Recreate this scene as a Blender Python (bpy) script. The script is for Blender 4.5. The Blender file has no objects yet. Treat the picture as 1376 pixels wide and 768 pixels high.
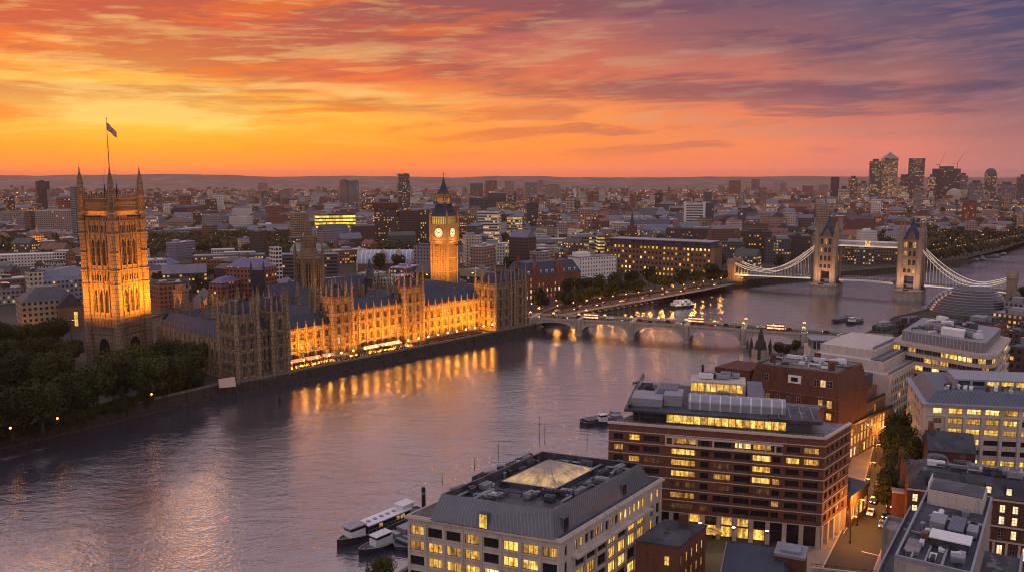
import bpy, math, random
from mathutils import noise as mnoise, Vector
R = math.radians
rnd = random.Random(7)
sc = bpy.context.scene
C = sc.collection
# ------------------------------------------------------------------ camera
FPX = 1100.0; TH = math.atan((384 - 243) / FPX); CH = 93.0
cam_d = bpy.data.cameras.new('camera'); cam = bpy.data.objects.new('camera', cam_d); C.objects.link(cam)
cam_d.sensor_width = 36; cam_d.lens = 36 * FPX / 1376; cam_d.clip_start = 1; cam_d.clip_end = 60000
cam.location = (0, 0, CH); cam.rotation_euler = (math.pi / 2 - TH, 0, 0); sc.camera = cam
# ------------------------------------------------------------------ view
vs = sc.view_settings; vs.view_transform = 'Standard'; vs.look = 'None'; vs.exposure = 0; vs.gamma = 1; vs.use_curve_mapping = False
sc.render.engine = 'CYCLES'
cy = sc.cycles; cy.max_bounces = 5; cy.diffuse_bounces = 2; cy.glossy_bounces = 3; cy.transmission_bounces = 2; cy.volume_bounces = 0
cy.sample_clamp_indirect = 12; cy.sample_clamp_direct = 0; cy.use_denoising = True; cy.filter_width = 1.05; cy.caustics_reflective = False; cy.caustics_refractive = False

def lin(c):
    return tuple(((v / 255) / 12.92 if v / 255 <= .04045 else ((v / 255 + .055) / 1.055) ** 2.4) for v in c)

# ------------------------------------------------------------------ node helper
class NT:
    def __init__(s, tree): s.t = tree; s.n = tree.nodes; s.l = tree.links
    def add(s, typ, **kw):
        n = s.n.new(typ)
        for k, v in kw.items(): setattr(n, k, v)
        return n
    def put(s, sock, v):
        if hasattr(v, 'is_output'): s.l.new(v, sock)
        elif v is not None:
            if isinstance(v, (tuple, list)) and len(v) == 3 and sock.type == 'RGBA': v = (*v, 1)
            sock.default_value = v
    def m(s, op, a, b=None, c=None, clamp=False):
        n = s.add('ShaderNodeMath', operation=op, use_clamp=clamp)
        s.put(n.inputs[0], a)
        if b is not None: s.put(n.inputs[1], b)
        if c is not None: s.put(n.inputs[2], c)
        return n.outputs[0]
    def vm(s, op, a, b=None):
        n = s.add('ShaderNodeVectorMath', operation=op); s.put(n.inputs[0], a)
        if b is not None: s.put(n.inputs[1], b)
        return n.outputs[0]
    def mix(s, f, a, b, blend='MIX'):
        n = s.add('ShaderNodeMix', data_type='RGBA', blend_type=blend); n.clamp_factor = True
        s.put(n.inputs[0], f); s.put(n.inputs[6], a); s.put(n.inputs[7], b); return n.outputs[2]
    def ramp(s, f, stops, interp='LINEAR'):
        n = s.add('ShaderNodeValToRGB'); n.color_ramp.interpolation = interp; e = n.color_ramp.elements
        while len(e) < len(stops): e.new(.5)
        for i, (p, c) in enumerate(sorted(stops, key=lambda q: q[0])):
            e[i].position = p; e[i].color = (*c, 1) if isinstance(c, (tuple, list)) else (c, c, c, 1)
        s.put(n.inputs[0], f); return n.outputs[0]
    def noise(s, vec, scale, detail=3, rough=.55, dist=0.0, dim='3D'):
        n = s.add('ShaderNodeTexNoise'); n.noise_dimensions = dim
        if vec is not None: s.put(n.inputs['Vector'], vec)
        n.inputs['Scale'].default_value = scale; n.inputs['Detail'].default_value = detail
        n.inputs['Roughness'].default_value = rough; n.inputs['Distortion'].default_value = dist
        return n.outputs[0]
    def xyz(s, v):
        n = s.add('ShaderNodeSeparateXYZ'); s.put(n.inputs[0], v); return n.outputs
    def vec(s, x, y, z=0.0):
        n = s.add('ShaderNodeCombineXYZ'); s.put(n.inputs[0], x); s.put(n.inputs[1], y); s.put(n.inputs[2], z); return n.outputs[0]
    def smooth(s, x, a, b):
        n = s.add('ShaderNodeMapRange', interpolation_type='SMOOTHSTEP'); s.put(n.inputs[0], x)
        n.inputs[1].default_value = a; n.inputs[2].default_value = b; return n.outputs[0]

# ------------------------------------------------------------------ sky
SUN_AZ, SUN_EL = R(-27), R(2.0)          # azimuth clockwise from +Y
w = bpy.data.worlds.new('World'); sc.world = w; w.use_nodes = True
w.node_tree.nodes.clear(); N = NT(w.node_tree)
tc = N.add('ShaderNodeTexCoord'); d = N.vm('NORMALIZE', tc.outputs['Generated']); dx, dy, dz = N.xyz(d)
az = N.m('ARCTAN2', dx, dy); el = N.m('ARCSINE', dz)
YS = [250, 235, 200, 150, 100, 50, 0]
COLS = [  # photograph x, then colour at each row of YS
 (40,  [(214, 100, 72), (240, 112, 52), (252, 150, 22), (255, 196, 84), (250, 132, 36), (238, 84, 40), (222, 96, 58)]),
 (230, [(210, 98, 76), (238, 112, 56), (255, 158, 10), (255, 205, 82), (252, 152, 58), (222, 88, 52), (196, 88, 70)]),
 (470, [(208, 98, 78), (238, 114, 62), (253, 152, 28), (252, 176, 60), (232, 108, 56), (204, 98, 76), (148, 82, 88)]),
 (720, [(214, 104, 74), (244, 122, 72), (252, 142, 58), (250, 150, 74), (214, 110, 78), (188, 100, 90), (140, 92, 102)]),
 (980, [(204, 108, 90), (232, 118, 86), (244, 134, 84), (232, 128, 88), (196, 110, 94), (136, 92, 102), (112, 90, 112)]),
 (1180, [(188, 108, 102), (208, 118, 104), (222, 126, 106), (196, 114, 98), (136, 94, 102), (100, 84, 108), (88, 86, 118)]),
 (1376, [(160, 104, 106), (172, 112, 110), (176, 112, 110), (126, 92, 106), (84, 76, 106), (72, 70, 108), (84, 82, 114)]),
]
eln = N.m('DIVIDE', el, 1.5708)
def colramp(cols, x):
    st = []
    for yy, c in zip(YS, cols):
        e = math.atan((243 - yy) / FPX) / 1.5708
        st.append((max(0, e), lin(c)))
    f = (x - 688) / 688
    up = (.90 + .02 * f, .74 + .02 * f, .84 + .04 * f); up2 = (.60, .58, .76)  # sky above the view, brightened to light the city and the water
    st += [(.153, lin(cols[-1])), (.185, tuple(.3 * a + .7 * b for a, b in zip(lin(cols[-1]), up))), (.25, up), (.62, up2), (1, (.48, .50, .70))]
    return N.ramp(eln, st)
# slow waviness so that the colour bands are not ruled lines
sv = N.vec(N.m('MULTIPLY', az, 2.2), N.m('MULTIPLY', el, 9.0), 3.1)
wav = N.m('MULTIPLY', N.m('SUBTRACT', N.noise(sv, 1.0, 4, .55, .4), .5), .042)
eln = N.m('MAXIMUM', N.m('ADD', eln, N.m('MULTIPLY', wav, N.smooth(el, .0, .09))), 0.0)
col = None; prevx = None
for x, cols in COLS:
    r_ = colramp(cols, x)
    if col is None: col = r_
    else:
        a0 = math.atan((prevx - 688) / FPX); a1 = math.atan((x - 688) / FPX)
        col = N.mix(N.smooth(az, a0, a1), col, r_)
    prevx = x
# streaky cloud layers, longer than tall, tilted a little
tilt = N.m('ADD', el, N.m('MULTIPLY', az, -.035))
c1 = N.noise(N.vec(N.m('MULTIPLY', az, 5.0), N.m('MULTIPLY', tilt, 40.0), 1.7), 1.0, 7, .58, .3)
c2 = N.noise(N.vec(N.m('MULTIPLY', az, 2.3), N.m('MULTIPLY', tilt, 19.0), 8.4), 1.0, 6, .6, .35)
c3 = N.noise(N.vec(N.m('MULTIPLY', az, 14.0), N.m('MULTIPLY', tilt, 120.0), 4.4), 1.0, 5, .6, .2)
hi = N.smooth(el, .03, .11)
dark_l = lin((160, 76, 64)); dark_r = lin((64, 60, 96))
dark = N.mix(N.smooth(az, -.35, .5), dark_l, dark_r)
m1 = N.m('MULTIPLY', N.smooth(c2, .48, .60), N.m('MULTIPLY', hi, .64))
col = N.mix(m1, col, dark)
m1b = N.m('MULTIPLY', N.smooth(c1, .52, .63), N.m('MULTIPLY', N.smooth(el, .008, .06), .6))
mid = N.mix(N.smooth(az, -.3, .45), lin((238, 108, 22)), lin((104, 82, 106)))
col = N.mix(m1b, col, mid)
brt = N.mix(N.smooth(az, -.45, .5), lin((255, 220, 128)), lin((176, 124, 124)))
m2 = N.m('MULTIPLY', N.m('MULTIPLY', N.smooth(c1, .48, .36), N.smooth(el, .03, .07)), N.m('MULTIPLY', N.smooth(el, .24, .10), .40))
col = N.mix(m2, col, brt)
m3 = N.m('MULTIPLY', N.smooth(c3, .52, .66), N.m('MULTIPLY', hi, .22))
col = N.mix(m3, col, brt)
# away from the sunset the sky is warm and bright, set to light facades
back = N.smooth(N.m('ABSOLUTE', N.m('SUBTRACT', az, -.12)), .85, 1.9)
backc = N.ramp(eln, [(0, (.72, .50, .42)), (.12, (.76, .58, .52)), (.4, (.70, .60, .68)), (1, (.48, .50, .70))])
col = N.mix(back, col, backc)
gain = N.m('EXPONENT', N.m('MINIMUM', N.m('DIVIDE', .006, N.m('MAXIMUM', el, .004)), .40))   # the low sky is brightest behind the air
gain = N.m('MULTIPLY', gain, N.m('MULTIPLY_ADD', N.smooth(az, .15, -.35), .08, 1.01))
col = N.mix(1.0, col, N.vec(gain, gain, gain), 'MULTIPLY')
below = N.smooth(el, -.004, -.05)
col = N.mix(below, col, (.06, .045, .06))
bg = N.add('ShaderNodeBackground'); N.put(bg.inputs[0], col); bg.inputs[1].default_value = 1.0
st = N.add('ShaderNodeTexSky'); st.sky_type = 'NISHITA'; st.sun_disc = False; st.sun_elevation = SUN_EL; st.sun_rotation = SUN_AZ
bg2 = N.add('ShaderNodeBackground'); N.put(bg2.inputs[0], st.outputs[0]); bg2.inputs[1].default_value = .006
ad = N.add('ShaderNodeAddShader'); N.l.new(bg.outputs[0], ad.inputs[0]); N.l.new(bg2.outputs[0], ad.inputs[1])
ow = N.add('ShaderNodeOutputWorld'); N.l.new(ad.outputs[0], ow.inputs[0])
w.cycles.sampling_method = 'MANUAL'; w.cycles.sample_map_resolution = 512
# ------------------------------------------------------------------ sun: just going down behind the left of the city
sd = bpy.data.lights.new('sun', 'SUN'); sd.energy = .5; sd.angle = R(20); sd.color = (1, .50, .22)
so = bpy.data.objects.new('sun', sd); C.objects.link(so)
sdir = Vector((math.sin(SUN_AZ) * math.cos(R(5)), math.cos(SUN_AZ) * math.cos(R(5)), math.sin(R(5))))
so.rotation_euler = sdir.to_track_quat('Z', 'Y').to_euler()

# ------------------------------------------------------------------ projection helpers (photograph pixel + height -> place on the ground plan)
def P(px, py, z=0.0):
    x = (px - 688) / FPX; u = (384 - py) / FPX
    dyy = math.cos(TH) + u * math.sin(TH); dzz = -math.sin(TH) + u * math.cos(TH)
    t = (z - CH) / dzz
    return (x * t, dyy * t)
def Qpx(X, Y, Z):
    Z -= CH; f = Y * math.cos(TH) - Z * math.sin(TH); u = Y * math.sin(TH) + Z * math.cos(TH)
    return (688 + FPX * X / f, 384 - FPX * u / f)
def zat(py, Y): return CH + Y * math.tan(math.atan((384 - py) / FPX) - TH)
def U(az): a = R(az); return (math.sin(a), math.cos(a))
def add2(a, b, k=1.0): return (a[0] + b[0] * k, a[1] + b[1] * k)
def sub2(a, b): return (a[0] - b[0], a[1] - b[1])
def unit(a): l = math.hypot(*a); return (a[0] / l, a[1] / l)

# ------------------------------------------------------------------ mesh builder
class MB:
    def __init__(s): s.v = []; s.f = []; s.mi = []; s.uv = []; s.col = []; s.sm = []
    def face(s, pts, mi=0, uv=None, col=None, sm=False):
        b = len(s.v); s.v += [tuple(p) for p in pts]; s.f.append(tuple(range(b, b + len(pts)))); s.mi.append(mi)
        s.uv.append(uv or [(p[0], p[1]) for p in pts]); s.col.append(col); s.sm.append(sm)
    def prism(s, poly, z0, z1, mi=0, top=None, col=None, tcol=None, us=1.0, vs_=1.0, uo=(0, 0), bottom=False, scale_top=None):
        """vertical prism on a CCW polygon; wall UV = perimeter / height"""
        n = len(poly); per = 0.0
        a2 = sum(poly[i][0] * poly[(i + 1) % n][1] - poly[(i + 1) % n][0] * poly[i][1] for i in range(n))
        if a2 < 0: poly = poly[::-1]
        tp = scale_top or poly
        if scale_top and a2 < 0: tp = scale_top[::-1]
        for i in range(n):
            a, b = poly[i], poly[(i + 1) % n]; c, e = tp[(i + 1) % n], tp[i]
            l = math.hypot(b[0] - a[0], b[1] - a[1])
            u0, u1 = per * us + uo[0], (per + l) * us + uo[0]
            s.face([(a[0], a[1], z0), (b[0], b[1], z0), (c[0], c[1], z1), (e[0], e[1], z1)], mi,
                   [(u0, uo[1]), (u1, uo[1]), (u1, uo[1] + (z1 - z0) * vs_), (u0, uo[1] + (z1 - z0) * vs_)], col)
            per += l
            if us != 1.0: per = math.ceil(per * us) / us
        if top is not False:
            s.face([(p[0], p[1], z1) for p in tp], mi if top is None else top, None, tcol if tcol is not None else col)
        if bottom: s.face([(p[0], p[1], z0) for p in poly[::-1]], mi, None, col)
    def box(s, x0, y0, z0, x1, y1, z1, mi=0, col=None, top=None, tcol=None):
        s.prism([(x0, y0), (x1, y0), (x1, y1), (x0, y1)], z0, z1, mi, top, col, tcol, bottom=True)
    def obox(s, p, d, n, a0, a1, b0, b1, z0, z1, mi=0, col=None, top=None):
        """box in a 2D frame: p + d*a + n*b"""
        q = [(p[0] + d[0] * a + n[0] * b, p[1] + d[1] * a + n[1] * b) for a, b in ((a0, b0), (a1, b0), (a1, b1), (a0, b1))]
        s.prism(q, z0, z1, mi, top, col, bottom=True)
    def ring(s, cx, cy, r, n, ph=0.0): return [(cx + r * math.cos(ph + 2 * math.pi * k / n), cy + r * math.sin(ph + 2 * math.pi * k / n)) for k in range(n)]
    def lathe(s, cx, cy, prof, n=8, ph=None, mi=0, sm=False, cap=True):
        """prof: list of (r, z) from the bottom up"""
        ph = math.pi / n if ph is None else ph
        for (r0, z0), (r1, z1) in zip(prof, prof[1:]):
            for k in range(n):
                a, b = ph + 2 * math.pi * k / n, ph + 2 * math.pi * (k + 1) / n
                ps = [(cx + r0 * math.cos(a), cy + r0 * math.sin(a), z0), (cx + r0 * math.cos(b), cy + r0 * math.sin(b), z0),
                      (cx + r1 * math.cos(b), cy + r1 * math.sin(b), z1), (cx + r1 * math.cos(a), cy + r1 * math.sin(a), z1)]
                uv = [(r0 * a, z0), (r0 * b, z0), (r1 * b, z1), (r1 * a, z1)]
                if r1 < 1e-4: ps = ps[:3]; uv = uv[:3]
                elif r0 < 1e-4: ps = [ps[0], ps[2], ps[3]]; uv = [uv[0], uv[2], uv[3]]
                s.face(ps, mi, uv, None, sm)
        if cap and prof[-1][0] > 1e-4:
            s.face([(cx + prof[-1][0] * math.cos(ph + 2 * math.pi * k / n), cy + prof[-1][0] * math.sin(ph + 2 * math.pi * k / n), prof[-1][1]) for k in range(n)], mi)
    def tube(s, pts, r, n=5, mi=0):
        pts = [Vector(p) for p in pts]
        rings = []
        for i, p in enumerate(pts):
            t = (pts[min(i + 1, len(pts) - 1)] - pts[max(i - 1, 0)]).normalized()
            a = t.cross(Vector((0, 0, 1)));
            if a.length < .01: a = Vector((1, 0, 0))
            a.normalize(); b = t.cross(a); rr = r[i] if isinstance(r, (list, tuple)) else r
            rings.append([p + (a * math.cos(2 * math.pi * k / n) + b * math.sin(2 * math.pi * k / n)) * rr for k in range(n)])
        for i in range(len(rings) - 1):
            for k in range(n):
                s.face([rings[i][k], rings[i + 1][k], rings[i + 1][(k + 1) % n], rings[i][(k + 1) % n]], mi)
        s.face(rings[0], mi); s.face(rings[-1][::-1], mi)
    def gable(s, x0, y0, x1, y1, z0, zr, mi=0, axis='x', wall=None, over=0.0):
        """gable roof over an axis aligned rectangle"""
        if axis == 'x':
            ym = (y0 + y1) / 2
            s.face([(x0 - over, y0 - over, z0), (x1 + over, y0 - over, z0), (x1 + over, ym, zr), (x0 - over, ym, zr)], mi)
            s.face([(x1 + over, y1 + over, z0), (x0 - over, y1 + over, z0), (x0 - over, ym, zr), (x1 + over, ym, zr)], mi)
            wm = mi if wall is None else wall
            s.face([(x0, y1, z0), (x0, y0, z0), (x0, ym, zr)], wm); s.face([(x1, y0, z0), (x1, y1, z0), (x1, ym, zr)], wm)
        else:
            xm = (x0 + x1) / 2
            s.face([(x1 + over, y0 - over, z0), (x1 + over, y1 + over, z0), (xm, y1 + over, zr), (xm, y0 - over, zr)], mi)
            s.face([(x0 - over, y1 + over, z0), (x0 - over, y0 - over, z0), (xm, y0 - over, zr), (xm, y1 + over, zr)], mi)
            wm = mi if wall is None else wall
            s.face([(x0, y0, z0), (x1, y0, z0), (xm, y0, zr)], wm); s.face([(x1, y1, z0), (x0, y1, z0), (xm, y1, zr)], wm)
    def mesh(s, name, mats):
        me = bpy.data.meshes.new(name); me.from_pydata(s.v, [], s.f)
        for m_ in mats: me.materials.append(m_)
        me.polygons.foreach_set('material_index', s.mi)
        if any(s.sm): me.polygons.foreach_set('use_smooth', s.sm)
        uvl = me.uv_layers.new(name='UVMap'); flat = [c for uv in s.uv for p in uv for c in p]
        uvl.data.foreach_set('uv', flat)
        if any(c is not None for c in s.col):
            ca = me.color_attributes.new('col', 'FLOAT_COLOR', 'CORNER'); fl = []
            for f, c in zip(s.f, s.col): fl += list(c if c is not None else (.3, .3, .3, 0)) * len(f)
            ca.data.foreach_set('color', fl)
        me.update(); return me

def put(name, me, parent=None, loc=(0, 0, 0), rz=0.0, label=None, cat=None, group=None, kind=None):
    o = bpy.data.objects.new(name, me); C.objects.link(o); o.location = loc if len(loc) == 3 else (*loc, 0); o.rotation_euler = (0, 0, rz)
    if parent: o.parent = parent
    tag(o, label, cat, group, kind); return o
def tag(o, label=None, cat=None, group=None, kind=None):
    if label: o['label'] = label
    if cat: o['category'] = cat
    if group: o['group'] = group
    if kind: o['kind'] = kind
    return o
def thing(name, label, cat, loc=(0, 0, 0), rz=0.0, group=None): return put(name, None, None, loc, rz, label, cat, group)
def part(name, mb, mats, parent, label=None, loc=(0, 0, 0), rz=0.0, kind=None):
    return put(name, mb.mesh(name, mats if isinstance(mats, (list, tuple)) else [mats]), parent, loc, rz, label, kind=kind)
def dup_tree(o, loc=None, rz=None, label=None, parent=None):
    c = o.copy(); C.objects.link(c)
    if parent: c.parent = parent
    if loc is not None: c.location = loc if len(loc) == 3 else (*loc, 0)
    if rz is not None: c.rotation_euler = (0, 0, rz)
    if label: c['label'] = label
    for ch in o.children: dup_tree(ch, parent=c)
    return c
# ------------------------------------------------------------------ materials
def mat(name):
    m_ = bpy.data.materials.new(name); m_.use_nodes = True; m_.node_tree.nodes.clear(); m_.cycles.emission_sampling = 'NONE'
    n = NT(m_.node_tree); b = n.add('ShaderNodeBsdfPrincipled'); o = n.add('ShaderNodeOutputMaterial'); n.l.new(b.outputs[0], o.inputs[0])
    return m_, n, b
def plain(name, c, rough=.7, metal=0.0, var=.25, scale=.35, spec=.3, bump=0.0, fine=0.0, patch=0.0):
    m_, n, b = mat(name); t = n.add('ShaderNodeTexCoord').outputs['Object']
    f = n.noise(t, scale, 5, .6); k = n.m('MULTIPLY_ADD', f, 2 * var, 1 - var)
    if fine: k = n.m('MULTIPLY', k, n.m('MULTIPLY_ADD', n.noise(t, scale * 9, 3), 2 * fine, 1 - fine))
    if patch:     # felt sheets, repairs and pooled water
        vo = n.add('ShaderNodeTexVoronoi'); vo.distance = 'CHEBYCHEV'; vo.inputs['Scale'].default_value = .28; n.put(vo.inputs['Vector'], t); sh = n.xyz(vo.outputs['Color'])[0]
        k = n.m('MULTIPLY', k, n.m('MULTIPLY_ADD', sh, 2 * patch, 1 - patch)); pud = n.smooth(n.noise(t, .22, 4, .5), .60, .64)
        k = n.m('MULTIPLY', k, n.m('MULTIPLY_ADD', pud, -.45, 1.0)); n.put(b.inputs['Roughness'], n.m('MULTIPLY_ADD', pud, .12 - rough, rough))
    oi = n.add('ShaderNodeObjectInfo').outputs['Random']; k = n.m('MULTIPLY', k, n.m('MULTIPLY_ADD', oi, .16, .92))
    n.put(b.inputs['Base Color'], n.mix(1.0, c, n.vec(k, k, k), 'MULTIPLY'))
    if not patch: b.inputs['Roughness'].default_value = rough
    b.inputs['Metallic'].default_value = metal; b.inputs['Specular IOR Level'].default_value = spec
    if bump:
        bp = n.add('ShaderNodeBump'); bp.inputs['Strength'].default_value = bump; bp.inputs['Distance'].default_value = .1
        n.put(bp.inputs['Height'], n.noise(t, scale * 12, 4)); n.l.new(bp.outputs[0], b.inputs['Normal'])
    return m_
def emit(name, c, s, sample=False):
    m_, n, b = mat(name); n.put(b.inputs['Base Color'], (.05, .05, .05)); n.put(b.inputs['Emission Color'], c); b.inputs['Emission Strength'].default_value = s
    if sample: m_.cycles.emission_sampling = 'AUTO'
    return m_
def masonry(name, c, c2, bw=.6, bh=.25, mort=.03, rough=.8, bump=.4, var=.25, dirt=.35, mdark=.55):
    """coursed stone or brick on UV metres, with grime patches"""
    m_, n, b = mat(name); tcn = n.add('ShaderNodeTexCoord')
    br = n.add('ShaderNodeTexBrick'); n.put(br.inputs['Vector'], tcn.outputs['UV']); n.put(br.inputs['Color1'], c); n.put(br.inputs['Color2'], c2)
    n.put(br.inputs['Mortar'], tuple(x * mdark for x in c)); br.inputs['Scale'].default_value = 1; br.inputs['Mortar Size'].default_value = mort
    br.inputs['Brick Width'].default_value = bw; br.inputs['Row Height'].default_value = bh
    f = n.noise(tcn.outputs['Object'], .22, 6, .62); k = n.m('MULTIPLY_ADD', f, 2 * var, 1 - var)
    g = n.noise(n.vm('MULTIPLY', tcn.outputs['Object'], (.9, .9, .12)), .8, 4, .6)   # vertical rain streaks
    k = n.m('MULTIPLY', k, n.m('MULTIPLY_ADD', n.smooth(g, .48, .72), -dirt, 1.0))
    n.put(b.inputs['Base Color'], n.mix(1.0, br.outputs[0], n.vec(k, k, k), 'MULTIPLY'))
    b.inputs['Roughness'].default_value = rough; b.inputs['Specular IOR Level'].default_value = .25
    if bump:
        bp = n.add('ShaderNodeBump'); bp.inputs['Strength'].default_value = bump; bp.inputs['Distance'].default_value = .06; bp.invert = True
        n.put(bp.inputs['Height'], br.outputs[1]); n.l.new(bp.outputs[0], b.inputs['Normal'])
    return m_
def litpane(name, c0, c1, s0, s1, scale=.9):
    """a lit room behind glass: uneven glow, varied at random and in upright strips"""
    m_, n, b = mat(name); t = n.add('ShaderNodeTexCoord').outputs['Object']; oi = n.add('ShaderNodeObjectInfo').outputs['Random']
    p = n.vm('ADD', n.vm('MULTIPLY', t, (1, 1, .55)), n.vec(n.m('MULTIPLY', oi, 97.0), n.m('MULTIPLY', oi, 31.0), 0.0))
    f = n.noise(p, scale, 3, .7); f2 = n.noise(p, scale * 4, 2, .6)
    n.put(b.inputs['Base Color'], (.03, .03, .03)); b.inputs['Roughness'].default_value = .15
    n.put(b.inputs['Emission Color'], n.mix(n.smooth(f, .35, .7), c0, c1))
    xx, yy, zz = n.xyz(t); wv = n.add('ShaderNodeTexWhiteNoise'); wv.noise_dimensions = '3D'
    n.put(wv.inputs['Vector'], n.vec(n.m('FLOOR', n.m('MULTIPLY', n.m('ADD', xx, n.m('MULTIPLY', yy, .7)), 1.55)), n.m('FLOOR', n.m('DIVIDE', zz, 3.0)), n.m('MULTIPLY', oi, 71.0)))
    k = n.m('MULTIPLY', n.smooth(f, .18, .66), n.m('MULTIPLY_ADD', f2, .9, .5)); k = n.m('MULTIPLY', k, n.m('MULTIPLY_ADD', wv.outputs[0], 1.0, .35))
    n.put(b.inputs['Emission Strength'], n.m('MULTIPLY_ADD', k, s1 - s0, s0)); return m_
def facade(name, px_=1.0, win=(.62, .55), lit_c=((1, .50, .10), (1, .80, .36)), s=1.1, glass=.02, spand=None):
    """window grid on UV cells; colour and share of lit rooms come from the mesh's 'col' attribute"""
    m_, n, b = mat(name); uv = n.add('ShaderNodeTexCoord').outputs['UV']; u, v, _ = n.xyz(uv)
    at = n.add('ShaderNodeAttribute'); at.attribute_name = 'col'; oi = n.add('ShaderNodeObjectInfo').outputs['Random']
    fu, fv = n.m('FRACT', u), n.m('FRACT', v); iu, iv = n.m('FLOOR', u), n.m('FLOOR', v)
    mu = n.m('LESS_THAN', n.m('ABSOLUTE', n.m('SUBTRACT', fu, .5)), win[0] / 2); mv = n.m('LESS_THAN', n.m('ABSOLUTE', n.m('SUBTRACT', fv, .52)), win[1] / 2)
    inside = n.m('MULTIPLY', mu, mv); seed = n.m('MULTIPLY', oi, 50.0)
    wn = n.add('ShaderNodeTexWhiteNoise'); wn.noise_dimensions = '3D'; n.put(wn.inputs['Vector'], n.vec(iu, iv, seed))
    w2 = n.add('ShaderNodeTexWhiteNoise'); w2.noise_dimensions = '3D'; n.put(w2.inputs['Vector'], n.vec(n.m('FLOOR', n.m('DIVIDE', iu, 4.0)), iv, n.m('ADD', seed, 9.0)))
    val = n.m('ADD', n.m('MULTIPLY', wn.outputs[0], .55), n.m('MULTIPLY', w2.outputs[0], .45))
    lit = n.m('MULTIPLY', n.m('LESS_THAN', val, at.outputs['Alpha']), inside)
    t = n.add('ShaderNodeTexCoord').outputs['Object']; f = n.noise(t, .15, 5, .65); k = n.m('MULTIPLY_ADD', f, .7, .65)
    wall = n.mix(1.0, at.outputs['Color'], n.vec(k, k, k), 'MULTIPLY')
    if spand: wall = n.mix(n.m('MULTIPLY', mu, n.m('SUBTRACT', 1.0, mv)), wall, spand)
    n.put(b.inputs['Base Color'], n.mix(inside, wall, (glass, glass * 1.1, glass * 1.4)))
    n.put(b.inputs['Roughness'], n.m('MULTIPLY_ADD', inside, -.6, .8)); b.inputs['Specular IOR Level'].default_value = .4
    n.put(b.inputs['Emission Color'], n.mix(wn.outputs[0], lit_c[0], lit_c[1]))
    wc = n.xyz(wn.outputs[1])
    n.put(b.inputs['Emission Strength'], n.m('MULTIPLY', lit, n.m('MULTIPLY_ADD', wc[1], s, s * .35))); return m_
def roofmat(name):
    m_, n, b = mat(name); t = n.add('ShaderNodeTexCoord').outputs['Object']
    at = n.add('ShaderNodeAttribute'); at.attribute_name = 'col'; f = n.noise(t, .12, 6, .7); f2 = n.noise(t, 1.1, 3, .6)
    k = n.m('MULTIPLY', n.m('MULTIPLY_ADD', f, 1.2, .4), n.m('MULTIPLY_ADD', f2, .7, .65))
    n.put(b.inputs['Base Color'], n.mix(1.0, at.outputs['Color'], n.vec(k, k, k), 'MULTIPLY')); b.inputs['Roughness'].default_value = .65
    b.inputs['Specular IOR Level'].default_value = .3; return m_
def seamed(name, c, period=.6, rough=.45, metal=.3):
    """standing-seam metal roof: narrow ribs along V"""
    m_, n, b = mat(name); uv = n.add('ShaderNodeTexCoord'); u, v, _ = n.xyz(uv.outputs['UV'])
    s = n.m('ABSOLUTE', n.m('SUBTRACT', n.m('FRACT', n.m('DIVIDE', u, period)), .5)); rib = n.smooth(s, .40, .47)
    f = n.noise(uv.outputs['Object'], .3, 5, .6); k = n.m('MULTIPLY_ADD', f, .6, .7); k = n.m('MULTIPLY', k, n.m('MULTIPLY_ADD', rib, 1.1, .85))
    n.put(b.inputs['Base Color'], n.mix(1.0, c, n.vec(k, k, k), 'MULTIPLY')); b.inputs['Roughness'].default_value = rough; b.inputs['Metallic'].default_value = metal
    bp = n.add('ShaderNodeBump'); bp.inputs['Strength'].default_value = .6; bp.inputs['Distance'].default_value = .12; n.put(bp.inputs['Height'], rib); n.l.new(bp.outputs[0], b.inputs['Normal'])
    return m_

M = {}
M['gold_stone'] = masonry('gold_stone', (.29, .205, .135), (.345, .25, .165), 1.3, 2.2, .17, bump=.9, dirt=.35, mdark=.42)
M['tower_stone'] = masonry('tower_stone', (.215, .15, .10), (.27, .19, .13), 1.25, 2.0, .16, bump=.9, dirt=.4, mdark=.45)
M['clock_stone'] = masonry('clock_stone', (.33, .235, .13), (.37, .27, .155), .75, 1.6, .09, bump=.8, dirt=.25)
M['pale_stone'] = masonry('pale_stone', (.47, .41, .38), (.51, .45, .41), 1.4, .6, .015, bump=.2, var=.2, dirt=.25)
M['cream_stone'] = masonry('cream_stone', (.44, .38, .35), (.47, .41, .37), 2.2, .9, .012, bump=.15, var=.2, dirt=.2)
M['red_brick'] = masonry('red_brick', (.14, .058, .038), (.18, .076, .05), .9, .3, .02, bump=.25, dirt=.3)
M['dark_brick'] = masonry('dark_brick', (.095, .040, .028), (.125, .054, .038), .9, .3, .02, bump=.25, dirt=.3)
M['brown_brick'] = masonry('brown_brick', (.17, .10, .065), (.21, .12, .08), .9, .3, .02, bump=.2, dirt=.3)
M['trim'] = plain('trim', (.44, .35, .31), .7, var=.15)
M['slate'] = plain('slate', (.040, .050, .078), .65, var=.4, scale=.5, fine=.3, spec=.2)
M['lead'] = seamed('lead', (.085, .10, .14), 1.1, .5, .2)
M['mansard'] = seamed('mansard', (.13, .145, .19), .8, .42, .35)
M['dark_roof'] = plain('dark_roof', (.045, .05, .065), .6, var=.4, scale=.3, fine=.3, patch=.4)
M['flat_roof'] = plain('flat_roof', (.16, .145, .15), .8, var=.4, scale=.25, fine=.3, patch=.4)
M['plant'] = plain('plant', (.24, .25, .29), .5, metal=.3, var=.3, scale=.8)
M['plant_dark'] = plain('plant_dark', (.06, .065, .08), .5, metal=.3, var=.4, scale=.8, patch=.4)
M['white_paint'] = plain('white_paint', (.62, .62, .65), .5, var=.15)
M['iron'] = plain('iron', (.03, .03, .035), .5, metal=.5, var=.2)
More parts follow.
